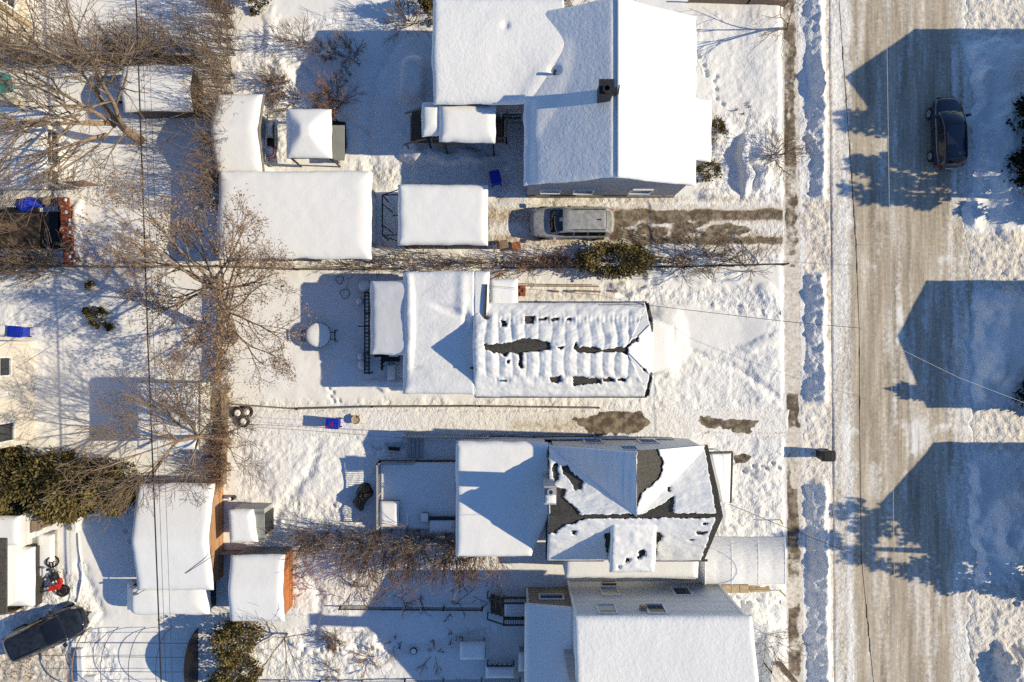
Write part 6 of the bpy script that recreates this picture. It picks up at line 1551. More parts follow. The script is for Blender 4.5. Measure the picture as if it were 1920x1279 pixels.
def bare_tree(label, base, limbs, seed, maxlev=4, kids=(5, 4, 4, 3), trunk=None, bark='bark', twig='twig', leaves=0, leaf_s=.13, name='bare_tree', cat='tree', up=.05, wob=.17, shrink=(.5, .74), ang=(.4, .95), rmin=.008):
    R = random.Random(seed)
    t = thing(name, label, cat, (base.x, base.y, 0))
    tubes = []; tips = []
    top = base
    if trunk:
        pts, rads = trunk
        tubes.append((pts, rads, 0)); 
    for (p, d, L, r) in limbs:
        grow(tubes, tips, Vector(p), Vector(d).normalized(), L, r, 1, maxlev, R, kids, ang, shrink, up, wob, rmin)
    tr = MB(); cr = MB()
    for path, rad, lev in tubes:
        if rad[0] > .045: tr.tube(path, rad, 8 if rad[0] > .1 else 6)
        else: cr.tube(path, rad, 4 if rad[0] > .02 else 3, False)
    if tr.v: tr.build('trunk', M[bark], t, True)
    if cr.v: cr.build('crown', M[twig], t, True)
    if leaves:
        lf = MB()
        for i in range(leaves):
            p, d = R.choice(tips)
            for _ in range(R.randint(1, 4)):
                leaf_quads(lf, p + Vector((R.gauss(0, .16), R.gauss(0, .16), R.gauss(0, .14))), R, leaf_s)
        lf.build('leaves', M['leaf'], t)
    return t

def limb(a, b, r):
    a = Vector(a); b = Vector(b); return (a, (b - a), (b - a).length, r)

# --- the big bare tree, top left: low fork, limbs fanning to the upper left
B = W(262, 262, 0); f0 = W(236, 245, 2.0)
def WL(px, py, z): return W(px, py, z)
limbs = [limb(WL(232, 240, 2.4), WL(168, 120, 7.5), .15), limb(WL(215, 236, 2.3), WL(60, 140, 8.0), .13), limb(WL(205, 232, 2.6), WL(20, 205, 7.0), .13),
         limb(WL(185, 178, 4.5), WL(180, 60, 10), .085), limb(WL(182, 178, 4.8), WL(90, 40, 10.5), .09), limb(WL(200, 252, 2.0), WL(60, 320, 5.5), .11), limb(WL(182, 172, 5.2), WL(215, 90, 9), .07),
         limb(WL(120, 190, 5.0), WL(-30, 100, 9), .07), limb(WL(110, 130, 6.2), WL(20, 10, 11), .07), limb(WL(245, 258, 1.6), WL(300, 300, 4.5), .045), limb(WL(160, 130, 7), WL(120, 0, 12), .06),
         limb(WL(235, 250, 1.8), WL(200, 330, 4.5), .05), limb(WL(60, 260, 5), WL(-40, 340, 6.5), .06),
         limb(WL(205, 232, 2.6), WL(90, 230, 6.0), .08), limb(WL(150, 215, 4.0), WL(0, 240, 8.0), .07), limb(WL(150, 280, 3.4), WL(20, 400, 5.0), .05), limb(WL(215, 236, 2.3), WL(130, 340, 4.0), .045), limb(WL(100, 150, 6.5), WL(-30, 40, 11), .06)]
bare_tree('largest bare tree, grey brown limbs fanning over the upper left yards', B, limbs, 5, 4, (7, 7, 5, 4), ([Vector((B.x, B.y, -.2)), WL(255, 258, .7), WL(238, 246, 1.9), WL(205, 212, 3.4), WL(182, 176, 4.6)], [.30, .26, .22, .17, .13]), 'bark', 'twig', up=.03, wob=.13, rmin=.010, shrink=(.52, .78), ang=(.35, .85))
# --- oak with dry leaves
B = W(436, 640, 0); 
T = [Vector((B.x, B.y, -.2)), W(434, 615, 1.4), W(425, 585, 2.8), W(412, 555, 4.2), W(396, 525, 5.4)]
limbs = []
R_ = random.Random(21)
for i in range(15):
    a = i * 2.4 + .3; rr = R_.uniform(1.9, 3.6); zt = R_.uniform(4.6, 8.0)
    st = T[2].lerp(T[4], R_.uniform(0, 1)); k = W(372, 515, 6)
    limbs.append(limb(st, (k.x + rr * math.cos(a) * 1.3, k.y + rr * math.sin(a), zt), .075))
limbs += [limb(T[2], W(535, 600, 4.5), .06), limb(T[1], W(505, 690, 3.5), .055), limb(T[1], W(330, 650, 3.8), .06), limb(T[1], W(440, 720, 3.6), .045), limb(T[2], W(520, 520, 5), .06)]
bare_tree('oak still holding dry orange brown leaves, standing at the fence crossing', B, limbs, 22, 4, (6, 6, 5, 4), (T, [.27, .24, .20, .16, .10]), 'bark', 'twig', 4200, .125, 'oak_tree', shrink=(.48, .68), wob=.2, up=.03, rmin=.010)
# --- tree by the outbuilding
B = W(430, 828, 0); T = [Vector((B.x, B.y, -.2)), W(415, 822, 1.0), W(372, 818, 2.4), W(335, 826, 3.4)]
limbs = [limb(T[3], W(262, 905, 5), .075), limb(T[3], W(215, 835, 6), .06), limb(T[2], W(300, 720, 5.5), .065), limb(T[2], W(345, 700, 6), .05), limb(T[2], W(395, 760, 4.6), .05), limb(T[1], W(470, 800, 3.2), .045), limb(T[1], W(455, 880, 3.0), .04),
         limb(T[2], W(380, 900, 4.5), .05), limb(T[3], W(300, 800, 5.5), .06), limb(T[3], W(165, 900, 5.5), .05), limb(T[3], W(230, 950, 5.2), .05), limb(T[1], W(400, 730, 3.8), .045), limb(T[2], W(330, 920, 4.5), .05), limb(T[3], W(190, 790, 6), .045)]
bare_tree('bare reddish tree leaning over the snow roofed outbuilding', B, limbs, 31, 4, (7, 6, 5, 4), (T, [.2, .17, .13, .1]), 'bark', 'twig', wob=.2, rmin=.0095)
bare_tree('slim bare tree rising through the outbuilding roof edge', W(348, 840, 0), [limb(W(340, 820, 1.5), W(300, 700, 6), .06), limb(W(335, 800, 2.4), W(345, 715, 5.5), .045), limb(W(335, 800, 2.4), W(270, 760, 6), .045), limb(W(338, 810, 2), W(390, 740, 4.5), .04)], 33, 4, (6, 6, 5, 5),
          ([Vector((*W(348, 840, 0)[:2], -.2)), W(340, 820, 1.5), W(334, 795, 2.6)], [.09, .075, .06]), 'bark', 'twig', wob=.2)

def shrub(label, px, py, h, spread, seed, n=9, lean=(0, 0), twig='twig', name='bare_shrub', lv=3, kids=(5, 6, 5), r=.024, cat='shrub', group=None, base_r=.12):
    R = random.Random(seed); b = W(px, py, 0); t = thing(name, label, cat, (b.x, b.y, 0), group)
    tubes = []; tips = []
    for i in range(n):
        a = 6.283 * i / n + R.uniform(-.4, .4); s = spread * R.uniform(.25, 1)
        d = Vector((math.cos(a) * s + lean[0], math.sin(a) * s + lean[1], h * R.uniform(.55, 1)))
        grow(tubes, tips, Vector((b.x + base_r * math.cos(a), b.y + base_r * math.sin(a), -.1)), d.normalized(), d.length, r, 1, lv, R, kids, (.3, .75), (.42, .66), .04, .16, .009)
    cr = MB()
    for path, rad, lev in tubes: cr.tube(path, rad, 4 if lev == 1 else 3, False)
    cr.build('branches', M[twig], t, True)
    return t
SH = [('bare shrub left of the fruit bush hoops, in the curved bed', 527, 158, 1.5, .9, 12, 'twig'), ('bare upright shrub at the top of the curved snow bed', 567, 85, 1.9, .9, 10, 'twig'), ('arched bramble hoops at the edge of the blue shade', 605, 95, 1.0, .7, 7, 'twig'),
      ('pruned bramble clump just inside the blue shade', 622, 105, 1.0, .6, 7, 'twig'), ('thorny spiky shrub in the blue shade, right of the bramble clump', 660, 105, 1.5, .8, 13, 'twig'), ('small twiggy stub alone in the blue shade', 649, 143, .6, .4, 5, 'twig'),
      ('bushy reddish shrub at the corner behind the gazebo', 634, 195, 1.9, 1.1, 22, 'twig_red'), ('little dry shrub touching the gazebo canopy', 612, 200, 1.2, .6, 12, 'twig_red'), ('wide bare shrub between bungalow and top edge', 765, 45, 2.4, 1.5, 16, 'twig'),
      ('low brush behind the garden bench by the shed', 520, 205, .8, .6, 9, 'twig'), ('dry weeds in the curved snow bed, lower end', 525, 170, .9, .7, 12, 'twig_red'), ('brown brush pile above the square gazebo, left', 550, 190, .8, .7, 8, 'twig'),
      ('bare spreading shrub at the sidewalk, beside the bungalow lawn', 1452, 292, 1.7, 1.2, 16, 'twig'), ('spiky little shrub between the bottom tree and the rocks', 626, 1198, .9, .6, 16, 'twig'),
      ('vine stalks trailing in the blue shaded yard, left clump', 740, 1205, .5, .9, 4, 'twig'), ('vine stalks trailing in the blue shaded yard, right clump', 815, 1225, .5, 1.0, 5, 'twig'), ('thin stalks near the middle of the blue shaded yard', 850, 1195, .5, .6, 3, 'twig'),
      ('dead stalks on the sunny side of the bottom yard', 690, 1235, .5, .9, 8, 'twig_red'), ('dead stalks near the bottom edge fence', 620, 1260, .5, .8, 8, 'twig'), ('dry bush by the bungalow front corner, in the rough snow', 1395, 205, .3, .5, 4, 'twig'),
      ('dry grass clump at the top edge by the bungalow roof', 1062, 8, 1.2, 1.0, 14, 'twig'), ('bare branches beside the tall house at bottom right', 1440, 1195, 2.6, 1.6, 7, 'bark_grey')]
for i, (lab, px, py, h, s, n, tw) in enumerate(SH): shrub(lab, px, py, h, s, 100 + i, n, (0, 0), tw)
bare_tree('small bare tree at the top right of the bungalow lawn', W(1478, 50, 0), [limb(W(1478, 48, .8), W(1400, 70, 2.6), .045), limb(W(1478, 46, .9), W(1420, 20, 3), .045), limb(W(1478, 46, 1), W(1500, -10, 3.4), .04), limb(W(1478, 46, 1), W(1490, 80, 3), .035), limb(W(1478, 47, .9), W(1440, 60, 3.2), .035)], 41, 3, (5, 4, 3), ([Vector((*W(1478, 52, 0)[:2], -.2)), W(1478, 46, 1.0)], [.08, .06]), 'bark_grey', 'twig')
bare_tree('open branched bare sapling at the bottom, beside the olive cedars', W(538, 1190, 0), [limb(W(533, 1197, .5), W(480, 1250, 3), .04), limb(W(533, 1197, .5), W(540, 1290, 3), .04), limb(W(533, 1196, .5), W(470, 1195, 2.6), .04), limb(W(533, 1196, .6), W(610, 1165, 2.8), .03), limb(W(533, 1196, .6), W(500, 1160, 2.5), .03), limb(W(533, 1196, .6), W(570, 1270, 3), .03)], 42, 3, (6, 5, 3), ([Vector((*W(540, 1188, 0)[:2], -.1)), W(533, 1196, .6)], [.07, .05]), 'bark_grey', 'twig')

def hedge_row(label, pts, n, h, spread, seed, lean=(0, 0), twig='twig', per=5, lv=3, kids=(5, 4, 3), r=.026, jit=.3, name='bare_hedge', stems_m=None):
    R = random.Random(seed); P = [W(a, b, 0) for a, b in pts]; t = thing(name, label, 'hedge', tuple(P[0]))
    segs = [(a, b, (b - a).length) for a, b in zip(P[:-1], P[1:])]; tot = sum(s[2] for s in segs)
    tubes = []; tips = []
    for i in range(n):
        f = tot * (i + R.uniform(0, 1)) / n
        for a, b, L in segs:
            if f <= L: break
            f -= L
        q = a.lerp(b, min(1, f / L)) + Vector((R.gauss(0, jit), R.gauss(0, jit), 0))
        for k in range(per):
            d = Vector((R.gauss(0, spread) + lean[0], R.gauss(0, spread) + lean[1], h * R.uniform(.5, 1.05)))
            grow(tubes, tips, Vector((q.x, q.y, -.1)), d.normalized(), d.length, r, 1, lv, R, kids, (.25, .7), (.32, .55), .05, .16, .0095)
    st = MB(); tw = MB()
    for path, rad, lev in tubes: (st if lev == 1 else tw).tube(path, rad, 4 if lev == 1 else 3, False)
    st.build('stems', M[stems_m or twig], t, True); tw.build('twigs', M[twig], t, True)
    return t
hedge_row('tall bare brown hedge leaning along the back lots, top left', [(436, -30), (434, 120), (436, 250), (428, 330), (418, 400)], 74, 3.6, .34, 51, (-.25, .35), 'twig', 4, 3, (5, 5, 2), jit=.2, r=.02)
hedge_row('dry brown brush below the top edge, behind the beige house', [(-20, 125), (100, 125), (250, 126)], 24, 2.9, .5, 52, (-.3, .4), 'twig', 4, 3, (5, 5, 2), r=.02)
hedge_row('thicket of bare shrubs rising beside the brown boarded shed fence', [(225, 118), (400, 110)], 30, 3.2, .5, 53, (-.5, .6), 'twig', 4, 3, (6, 5, 2), r=.02)
hedge_row('brown bare hedge beside the rear deck, above the orange boarded shed', [(548, 1010), (640, 1008), (740, 1010), (860, 1012), (905, 1018)], 58, 2.3, .6, 54, (0, -.25), 'twig', 4, 3, (5, 5, 2), r=.02)
hedge_row('reddish bare bushes arching south of the brown bare hedge', [(640, 1030), (740, 1035), (860, 1030), (925, 1035)], 28, 2.9, .6, 55, (0, -.8), 'twig_red', 4, 3, (6, 6, 2), r=.024)
hedge_row('scrubby bare growth along the fence behind the middle house', [(650, 496), (720, 492), (800, 494), (915, 494)], 26, 1.7, .5, 56, (0, 0), 'twig', 4, 3, (5, 4, 2), r=.02)
hedge_row('reddish bare scrub between the silver car and the lawn fence', [(915, 494), (1000, 492), (1075, 496)], 24, 1.4, .45, 57, (0, 0), 'twig_red', 4, 3, (5, 4, 2), r=.02)
hedge_row('sparse bare bushes right of the olive cedar bush, along the lawn fence', [(1225, 496), (1300, 498), (1420, 500)], 14, 1.7, .9, 58, (0, 0), 'twig', 4, 3, (5, 5, 4))
hedge_row('dry vine tangle over the old fence at the back lots', [(425, 545), (424, 650), (424, 760)], 34, 1.0, .3, 59, (0, 0), 'twig', 4, 2, (6, 4), jit=.16, r=.018)
hedge_row('rusty vine tangle beside the honey boarded shed', [(430, 800), (425, 860), (418, 910)], 30, 1.9, .40, 60, (-.1, 0), 'twig_red', 4, 3, (6, 5, 2), jit=.18, r=.02)
hedge_row('dead vine stalks beside the wire fence, north side of bottom yard', [(620, 1105), (700, 1110), (780, 1125), (900, 1130)], 14, .8, .5, 61, (0, 0), 'twig', 3, 3, (4, 3))
hedge_row('grey bare brush on the pool side of the red brick wall', [(-10, 490), (60, 495), (135, 503)], 26, 1.9, .6, 62, (-.5, .2), 'twig', 4, 3, (6, 5, 4))
hedge_row('scrub and brambles along the front of the orange boarded shed', [(560, 1075), (570, 1130)], 5, .6, .4, 63, (0, 0), 'twig_red', 3, 3, (4, 3))

def conifer(label, px, py, h, rx, ry, seed, n=2600, mname='conifer', leaf=.15, shape='cone', name='cedar', rot=0.0, cat='cedar', group=None, trunk_m='bark', off=(0, 0)):
    """evergreen: trunk, limbs of foliage sprays scattered through a lumpy volume"""
    R = random.Random(seed); b = W(px, py, 0); t = thing(name, label, cat, (b.x, b.y, 0), group)
    if mname == 'conifer_dark': pass
    tk = MB(); tk.tube([(b.x, b.y, -.2), (b.x + off[0] * .5, b.y + off[1] * .5, h * .5), (b.x + off[0], b.y + off[1], h * .93)], [.05 + h * .018, .03 + h * .012, .015], 7); tk.build('trunk', M[trunk_m], t, True)
    lumps = []
    nl = max(9, int(n / 70))
    for i in range(nl):
        z = h * (R.random() ** (1.7 if shape == 'cone' and h > 5.1 else 1.25)) * .95 + .1; f = z / h
        rr = (1 - f) ** .75 * .98 + .05 if shape == 'cone' else math.sqrt(max(.03, 1 - (2 * f - .85) ** 2 * .72))
        a = R.uniform(0, 6.283); q = R.uniform(.45, 1.0) ** .6 * rr
        x, y = rx * q * math.cos(a), ry * q * math.sin(a); c, s = math.cos(rot), math.sin(rot)
        lumps.append((Vector((b.x + x * c - y * s + off[0] * f, b.y + x * s + y * c + off[1] * f, z)), a, (.16 + .24 * R.random()) * min(rx, ry, 1.3) + .12))
    V = []; F = []
    for i in range(n):
        p, a, s = lumps[i % nl]
        d = Vector((R.gauss(0, 1), R.gauss(0, 1), R.gauss(0, .75))); d = d.normalized() * s * (R.random() ** .5)
        q = p + d; out = (q - Vector((b.x + off[0] * .5, b.y + off[1] * .5, q.z - .25))); out.normalize()
        out = (out + Vector((R.uniform(-.7, .7), R.uniform(-.7, .7), R.uniform(-.2, .8)))).normalized()
        sd = out.orthogonal().normalized(); sd = Matrix.Rotation(R.uniform(0, 6.28), 3, out) @ sd
        L = leaf * R.uniform(.6, 1.4); wdt = L * R.uniform(.22, .42); k = len(V)
        V += [q - out * L * .4, q + sd * wdt, q + out * L * .7, q - sd * wdt]; F.append((k, k + 1, k + 2, k + 3))
    m = MB(); m.add(V, F); m.build('crown', M[mname], t)
    return t
conifer('olive green cedar bush spilling over the fence beside the driveway', 1150, 490, 1.7, 2.3, .95, 71, 6500, shape='round', leaf=.13)
conifer('dark yew bush against the bungalow front, upper', 1340, 250, 1.0, .45, .75, 72, 1200, shape='round', leaf=.10)
conifer('dark yew bush against the bungalow front corner, lower', 1326, 322, 1.0, .75, .55, 73, 1500, shape='round', leaf=.10)
conifer('olive cedar at the top edge beside the hedge', 483, 4, 2.2, .55, .7, 74, 1500)
conifer('dark cedar against the bungalow wall at the top edge', 806, 25, 2.6, .5, .9, 75, 1800)
conifer('lower of two little dwarf conifers in the left snow yard', 192, 606, .55, .80, .26, 76, 1500, shape='round', leaf=.09, rot=-.35)
conifer('upper of two little dwarf conifers in the left snow yard', 180, 585, .55, .70, .24, 77, 1300, shape='round', leaf=.09)
conifer('tiny dwarf conifer close to the board fence, left yard', 176, 536, .5, .3, .22, 78, 600, shape='round', leaf=.08)
for i, (px, py, h, rx, ry, lab) in enumerate([(20, 880, 3.6, 1.6, 1.5, 'leftmost tall cedar of the dense evergreen hedge by the cream house'), (75, 895, 3.8, 1.5, 1.5, 'tall cedar with brown patches, second in the dense evergreen hedge'), (130, 885, 3.7, 1.5, 1.4, 'middle tall cedar of the dense evergreen hedge'),
                                              (185, 900, 3.7, 1.4, 1.4, 'tall olive cedar, fourth in the dense evergreen hedge'), (240, 905, 3.4, 1.3, 1.3, 'tall cedar at the honey shed end of the dense evergreen hedge'), (40, 925, 3.0, 1.6, 1.2, 'lower yellowish cedar bulging south of the dense evergreen hedge'), (150, 930, 3.0, 1.7, 1.1, 'lower dark cedar bulging from the middle of the evergreen hedge')]):
    conifer(lab, px, py, h, rx, ry, 80 + i, 5200, leaf=.16, group='cedars of the dense hedge', shape='round')
conifer('olive cedar with bare trunk at the bottom, upper of the pair', 455, 1185, 2.6, 1.25, 1.0, 90, 4200, leaf=.14, shape='round')
conifer('olive cedar at the bottom edge, lower of the pair', 455, 1255, 2.5, 1.3, .9, 91, 4200, leaf=.14, shape='round')
# evergreens across the street, their crowns mostly beyond the edge of the picture
for i, (X, Y, h, r, n, lab) in enumerate([(30.55, 12.6, 6.9, 1.7, 6000, 'dark spruce at the right edge beside the parked car, upper'), (30.6, 9.9, 6.5, 1.7, 6000, 'dark spruce at the right edge beside the parked car, lower'), (32.4, 8.3, 8.2, 1.6, 2800, 'tall spruce across the street behind the lower dark spruce'),
                                          (30.7, -3.0, 5.0, 1.2, 2400, 'narrow spruce across the street in front of the low gabled house'),
                                          (32.0, -10.8, 9.4, 2.1, 2400, 'tall loose spruce across the street, north of the pair'), (33.0, -12.6, 11.6, 2.4, 2800, 'tallest spruce across the street, middle of the pair'), (31.6, -13.9, 5.6, 1.6, 2000, 'short spruce across the street, south of the tallest')]):
    px, py = 960 + X * S, 639.5 - Y * S
    conifer(lab, px, py, h, r, r, 95 + i, n, 'conifer_dark', .30 if i > 1 else .24, 'cone', 'spruce', cat='spruce')
# ================================================================== CARS
def paint(name, col, rough=.3, frost=None, spec=.5, coat=.3):
    m, nt, b = nodes_of(name)
    v = pos(nt)
    n = noise_n(nt, v, 3.5, 5, .65)
    if frost: c = ramp(nt, n, [(.38, col), (.62, frost)])
    else: c = ramp(nt, n, [(.3, tuple(x * .85 for x in col)), (.7, tuple(min(1, x * 1.15) for x in col))])
    nt.links.new(c, b.inputs['Base Color']); b.inputs['Roughness'].default_value = rough
    b.inputs['Specular IOR Level'].default_value = spec; b.inputs['Coat Weight'].default_value = coat; b.inputs['Coat Roughness'].default_value = .12
    return m
M['silver'] = paint('silver_frosted_paint', (.27, .275, .28), .45, (.42, .425, .435), .5, .1)
M['navy'] = paint('navy_paint', (.012, .016, .035), .18, None, .6, .6)
M['black_paint'] = paint('black_dusty_paint', (.012, .014, .019), .16, (.028, .032, .04), .6, .5)
M['car_glass'] = mat('car_glass', (.008, .010, .016), .05, .3, 2, bmp=0, spec=.7)
M['car_glass_frost'] = mat('car_glass_frosted', (.20, .20, .19), .5, .4, 3, bmp=0)
M['lamp'] = mat('lamp_lens', (.26, .27, .28), .12, .1, 3, bmp=0)
M['tail'] = mat('tail_lens', (.35, .02, .015), .2, .1, 3, bmp=0)

def car(label, cx, cy, heading, L, Wd, Ht, pm, suv=True, frost=False, dark_roof=None):
    """x runs forward; heading is the world angle of the nose"""
    base = W(cx, cy, 0); t = thing('parked_car', label, 'car', (base.x, base.y, 0))
    Mx = Matrix.Translation((base.x, base.y, 0)) @ Matrix.Rotation(heading, 4, 'Z')
    hw = Wd / 2; zb = .24; belt = .93 if not suv else 1.02
    cowl = L * (.5 - .25); rear = -L * (.5 - (.035 if suv else .10))
    def hwx(x):
        u = abs(x) / (L / 2)
        f = 1 - .22 * u ** 7 - .05 * u ** 3
        if x > 0: f -= .13 * u ** 5
        return hw * max(.4, f)
    def ztop(x):
        if x > cowl: f = (L / 2 - x) / (L / 2 - cowl); return belt - .26 + .26 * min(1, f) ** .55 * 1.0 if True else belt
        return belt + .02 * (cowl - x) / L
    xs = list(np.concatenate([np.linspace(-L / 2, -L / 2 + .25, 5), np.linspace(-L / 2 + .45, L / 2 - .45, 13), np.linspace(L / 2 - .25, L / 2, 5)]))
    body = MB(); rings = []
    for i, x in enumerate(xs):
        w = hwx(x); zt = ztop(x); e = max(0, (abs(x) - (L / 2 - .28)) / .28); inset = .18 * e * e
        zb2 = zb + .10 * e; zt2 = zt - .16 * e * e
        half = [(0, zb2), (w * .86 - inset, zb2), (w * .97 - inset, zb2 + .16), (w - inset, .58), (w * .985 - inset, zt2 - .14), (w * .90 - inset, zt2 - .02), (w * .55 - inset * .5, zt2 + .025), (0, zt2 + .045)]
        ring_ = [(x, y, z) for y, z in half] + [(x, -y, z) for y, z in half[-2:0:-1]]
        rings.append(ring_)
    n = len(rings[0]); vs = [p for r in rings for p in r]; fs = []
    for i in range(len(rings) - 1):
        for k in range(n):
            k2 = (k + 1) % n; fs.append((i * n + k, i * n + k2, (i + 1) * n + k2, (i + 1) * n + k))
    fs.append(tuple(range(n - 1, -1, -1))); fs.append(tuple((len(rings) - 1) * n + k for k in range(n)))
    body.add(vs, fs); body.xform(Mx); ob = body.build('body', M[pm], t, True, sub=1)
    # cabin
    xw0 = cowl + .05; xw1 = cowl - (.90 if suv else .80); xr1 = rear + (.42 if suv else .95); xr0 = rear + .02
    hb = hw * .90; ht = hw * (.72 if suv else .66)
    def roofz(x):
        if x > xw1: f = (xw0 - x) / (xw0 - xw1); return belt - .02 + (Ht - belt) * (1 - (1 - f) ** 1.7) if f > 0 else belt - .02
        if x < xr1: f = (x - xr0) / (xr1 - xr0); return belt + (Ht - belt) * (1 - (1 - max(0, f)) ** 2.0)
        return Ht + .02 * math.sin(math.pi * (x - xr1) / (xw1 - xr1))
    def widths(x):
        z = roofz(x); f = (z - belt) / (Ht - belt); f = max(0, min(1, f))
        endt = 1 - .10 * max(0, (xr1 - x) / (xr1 - xr0 + 1e-6)) if x < xr1 else 1
        endb = 1 - .12 * max(0, (x - xw1) / (xw0 - xw1)) if x > xw1 else endt
        return hb * endb, (hb * endb) * (1 - f) + ht * f * endt, z
    def top_pt(x, s, off=0.0):
        wb, wt, z = widths(x); zz = z - .055 * abs(s) ** 3 * min(1, (z - belt) / .2)
        dx = .10 * (1 - s * s) * (1 if x > xw1 - .1 else (-.8 if x < xr1 else 0)) * (1 if True else 0)
        return (x + dx * min(1, max(0, (Ht - z) / (Ht - belt)) * 1.6), wt * s, zz + off)
    def side_pt(x, f, sg, off=0.0):
        wb, wt, z = widths(x); zt = z - .055; y = wb + (wt - wb) * f ** 1.15
        return (x, sg * (y + off), belt - .03 + (zt - belt + .03) * f)
    cab = MB(); X_ = np.linspace(xr0, xw0, 26); S_ = np.linspace(-1, 1, 9); F_ = np.linspace(0, .9, 4)
    rows = []
    for x in X_:
        rows.append([side_pt(x, f, -1) for f in F_] + [top_pt(x, s) for s in S_] + [side_pt(x, f, 1) for f in F_[::-1]])
    m_ = len(rows[0]); vs = [p for r in rows for p in r]; fs = []
    for i in range(len(rows) - 1):
        for k in range(m_ - 1): fs.append((i * m_ + k, (i + 1) * m_ + k, (i + 1) * m_ + k + 1, i * m_ + k + 1))
    cab.add(vs, fs); cab.xform(Mx); cab.build('cabin', M[pm], t, True)
    def panel(name, pts, mname, parent=t):
        q = MB(); nr = len(pts); nc = len(pts[0]); q.add([p for r in pts for p in r], [(i * nc + k, i * nc + k + 1, (i + 1) * nc + k + 1, (i + 1) * nc + k) for i in range(nr - 1) for k in range(nc - 1)])
        q.xform(Mx); return q.build(name, M[mname], parent, True)
    panel('windshield', [[top_pt(x, s, .014) for s in np.linspace(-.88, .88, 9)] for x in np.linspace(xw0 - .07, xw1 + .06, 9)], 'car_glass')
    panel('rear_window', [[top_pt(x, s, .014) for s in np.linspace(-.80, .80, 9)] for x in np.linspace(xr1 - .04, xr0 + (xr1 - xr0) * .22, 8)], 'car_glass_frost' if frost else 'car_glass')
    if frost:   # scraped frost left on the glass edge
        panel('windshield_frost', [[top_pt(x, s, .02) for s in np.linspace(-.88, .88, 9)] for x in np.linspace(xw1 + .24, xw1 + .05, 3)], pm)
        panel('windshield_frost', [[top_pt(x, s, .021) for s in np.linspace(-.20, .10, 3)] for x in np.linspace(xw1 + .40, xw1 + .2, 3)], pm)
    if dark_roof: panel('roof_panel', [[top_pt(x, s, .012) for s in np.linspace(-.78, .78, 7)] for x in np.linspace(xw1 - .12, xr1 + .15, 6)], dark_roof)
    for sg in (-1, 1):
        spans = ((xw0 - .42, xw1 - .35), (xw1 - .43, xw1 - 1.15), (xw1 - 1.23, xr0 + .38)) if suv else ((xw0 - .45, xw1 - .35), (xw1 - .43, xr1 - .25))
        for a, b in spans:
            if a - b > .15: panel('side_window', [[side_pt(x, f, sg, .010) for f in (.16, .4, .65, .90)] for x in np.linspace(a, b, 6)], 'car_glass')
        mr = MB(); y = sg * (hw + .10); mr.box((cowl - .18, y, belt + .06), (.16, .24, .16), rz=sg * -.25); mr.bar((cowl - .14, sg * hw * .9, belt - .02), (cowl - .18, y, belt + .02), .05); mr.xform(Mx); mr.build('wing_mirror', M[pm], t, bevel=.03)
        for x in (L / 2 - .86, -L / 2 + .82):
            ty = MB(); ty.tube([(x, sg * (hw - .22), .33), (x, sg * (hw - .03), .33), (x, sg * (hw + .012), .33)], [.335, .335, .30], 22); ty.xform(Mx); to = ty.build('wheel', M['rubber'], t)
            rm = MB(); rm.tube([(x, sg * (hw + .0), .33), (x, sg * (hw + .022), .33)], [.22, .20], 18)
            for k in range(5): a = k * 1.2566; rm.bar((x, sg * (hw + .03), .33), (x + .2 * math.cos(a), sg * (hw + .025), .33 + .2 * math.sin(a)), .05, .02)
            rm.xform(Mx); rm.build('rim', M['steel'], to)
        hl = MB(); hl.box((L / 2 - .33, sg * hw * .66, belt - .25), (.26, .30, .10), rz=-sg * .5, ry=.25); hl.xform(Mx); hl.build('headlight', M['lamp'], t, bevel=.03)
        tl = MB(); tl.box((-L / 2 + .17, sg * hw * .70, belt - .16), (.16, .22, .22), rz=sg * .35); tl.xform(Mx); tl.build('tail_light', M['tail'], t, bevel=.03)
        if suv:
            rr = MB(); pts = [top_pt(x, sg * .86, .05) for x in np.linspace(xw1 - .35, xr1 - .0, 7)]; rr.tube(pts, .022, 6); rr.xform(Mx); rr.build('roof_rail', M['black'], t)
        for x in (.15, -.75): hd = MB(); hd.box((x, sg * (hw - .005), belt - .17), (.2, .03, .035)); hd.xform(Mx); hd.build('door_handle', M['black'], t)
    wp = MB(); wp.bar(top_pt(xw0 - .05, -.7, .03), top_pt(xw0 - .2, .05, .03), .025); wp.bar(top_pt(xw0 - .05, 0, .03), top_pt(xw0 - .2, .75, .03), .025); wp.xform(Mx); wp.build('wiper', M['black'], t)
    bp = MB(); bp.box((L / 2 - .03, 0, .52), (.06, Wd * .55, .16)); bp.xform(Mx); bp.build('grille', M['black'], t, bevel=.02)
    pl = MB(); pl.box((-L / 2 + .0, 0, .70), (.03, .42, .13)); pl.xform(Mx); pl.build('number_plate', M['trim'], t)
    if frost:
        an = MB(); p = top_pt(xr1 + .35, .0, .03); an.box(p, (.20, .07, .06)); an.xform(Mx); an.build('antenna', M['black'], t, bevel=.02)
    return t
car('frosted silver suv parked nose-in on the upper driveway', 1070, 421, math.pi, 4.86, 1.86, 1.68, 'silver', True, True)
car('dark navy hatchback parked on the street in blue shade', 1764, 255, math.pi / 2 + .03, 4.15, 1.74, 1.50, 'navy', True, False)
car('black hatchback parked at an angle in the lower left yard', 101, 1178, math.radians(24), 4.75, 1.85, 1.48, 'black_paint', True, False, None)
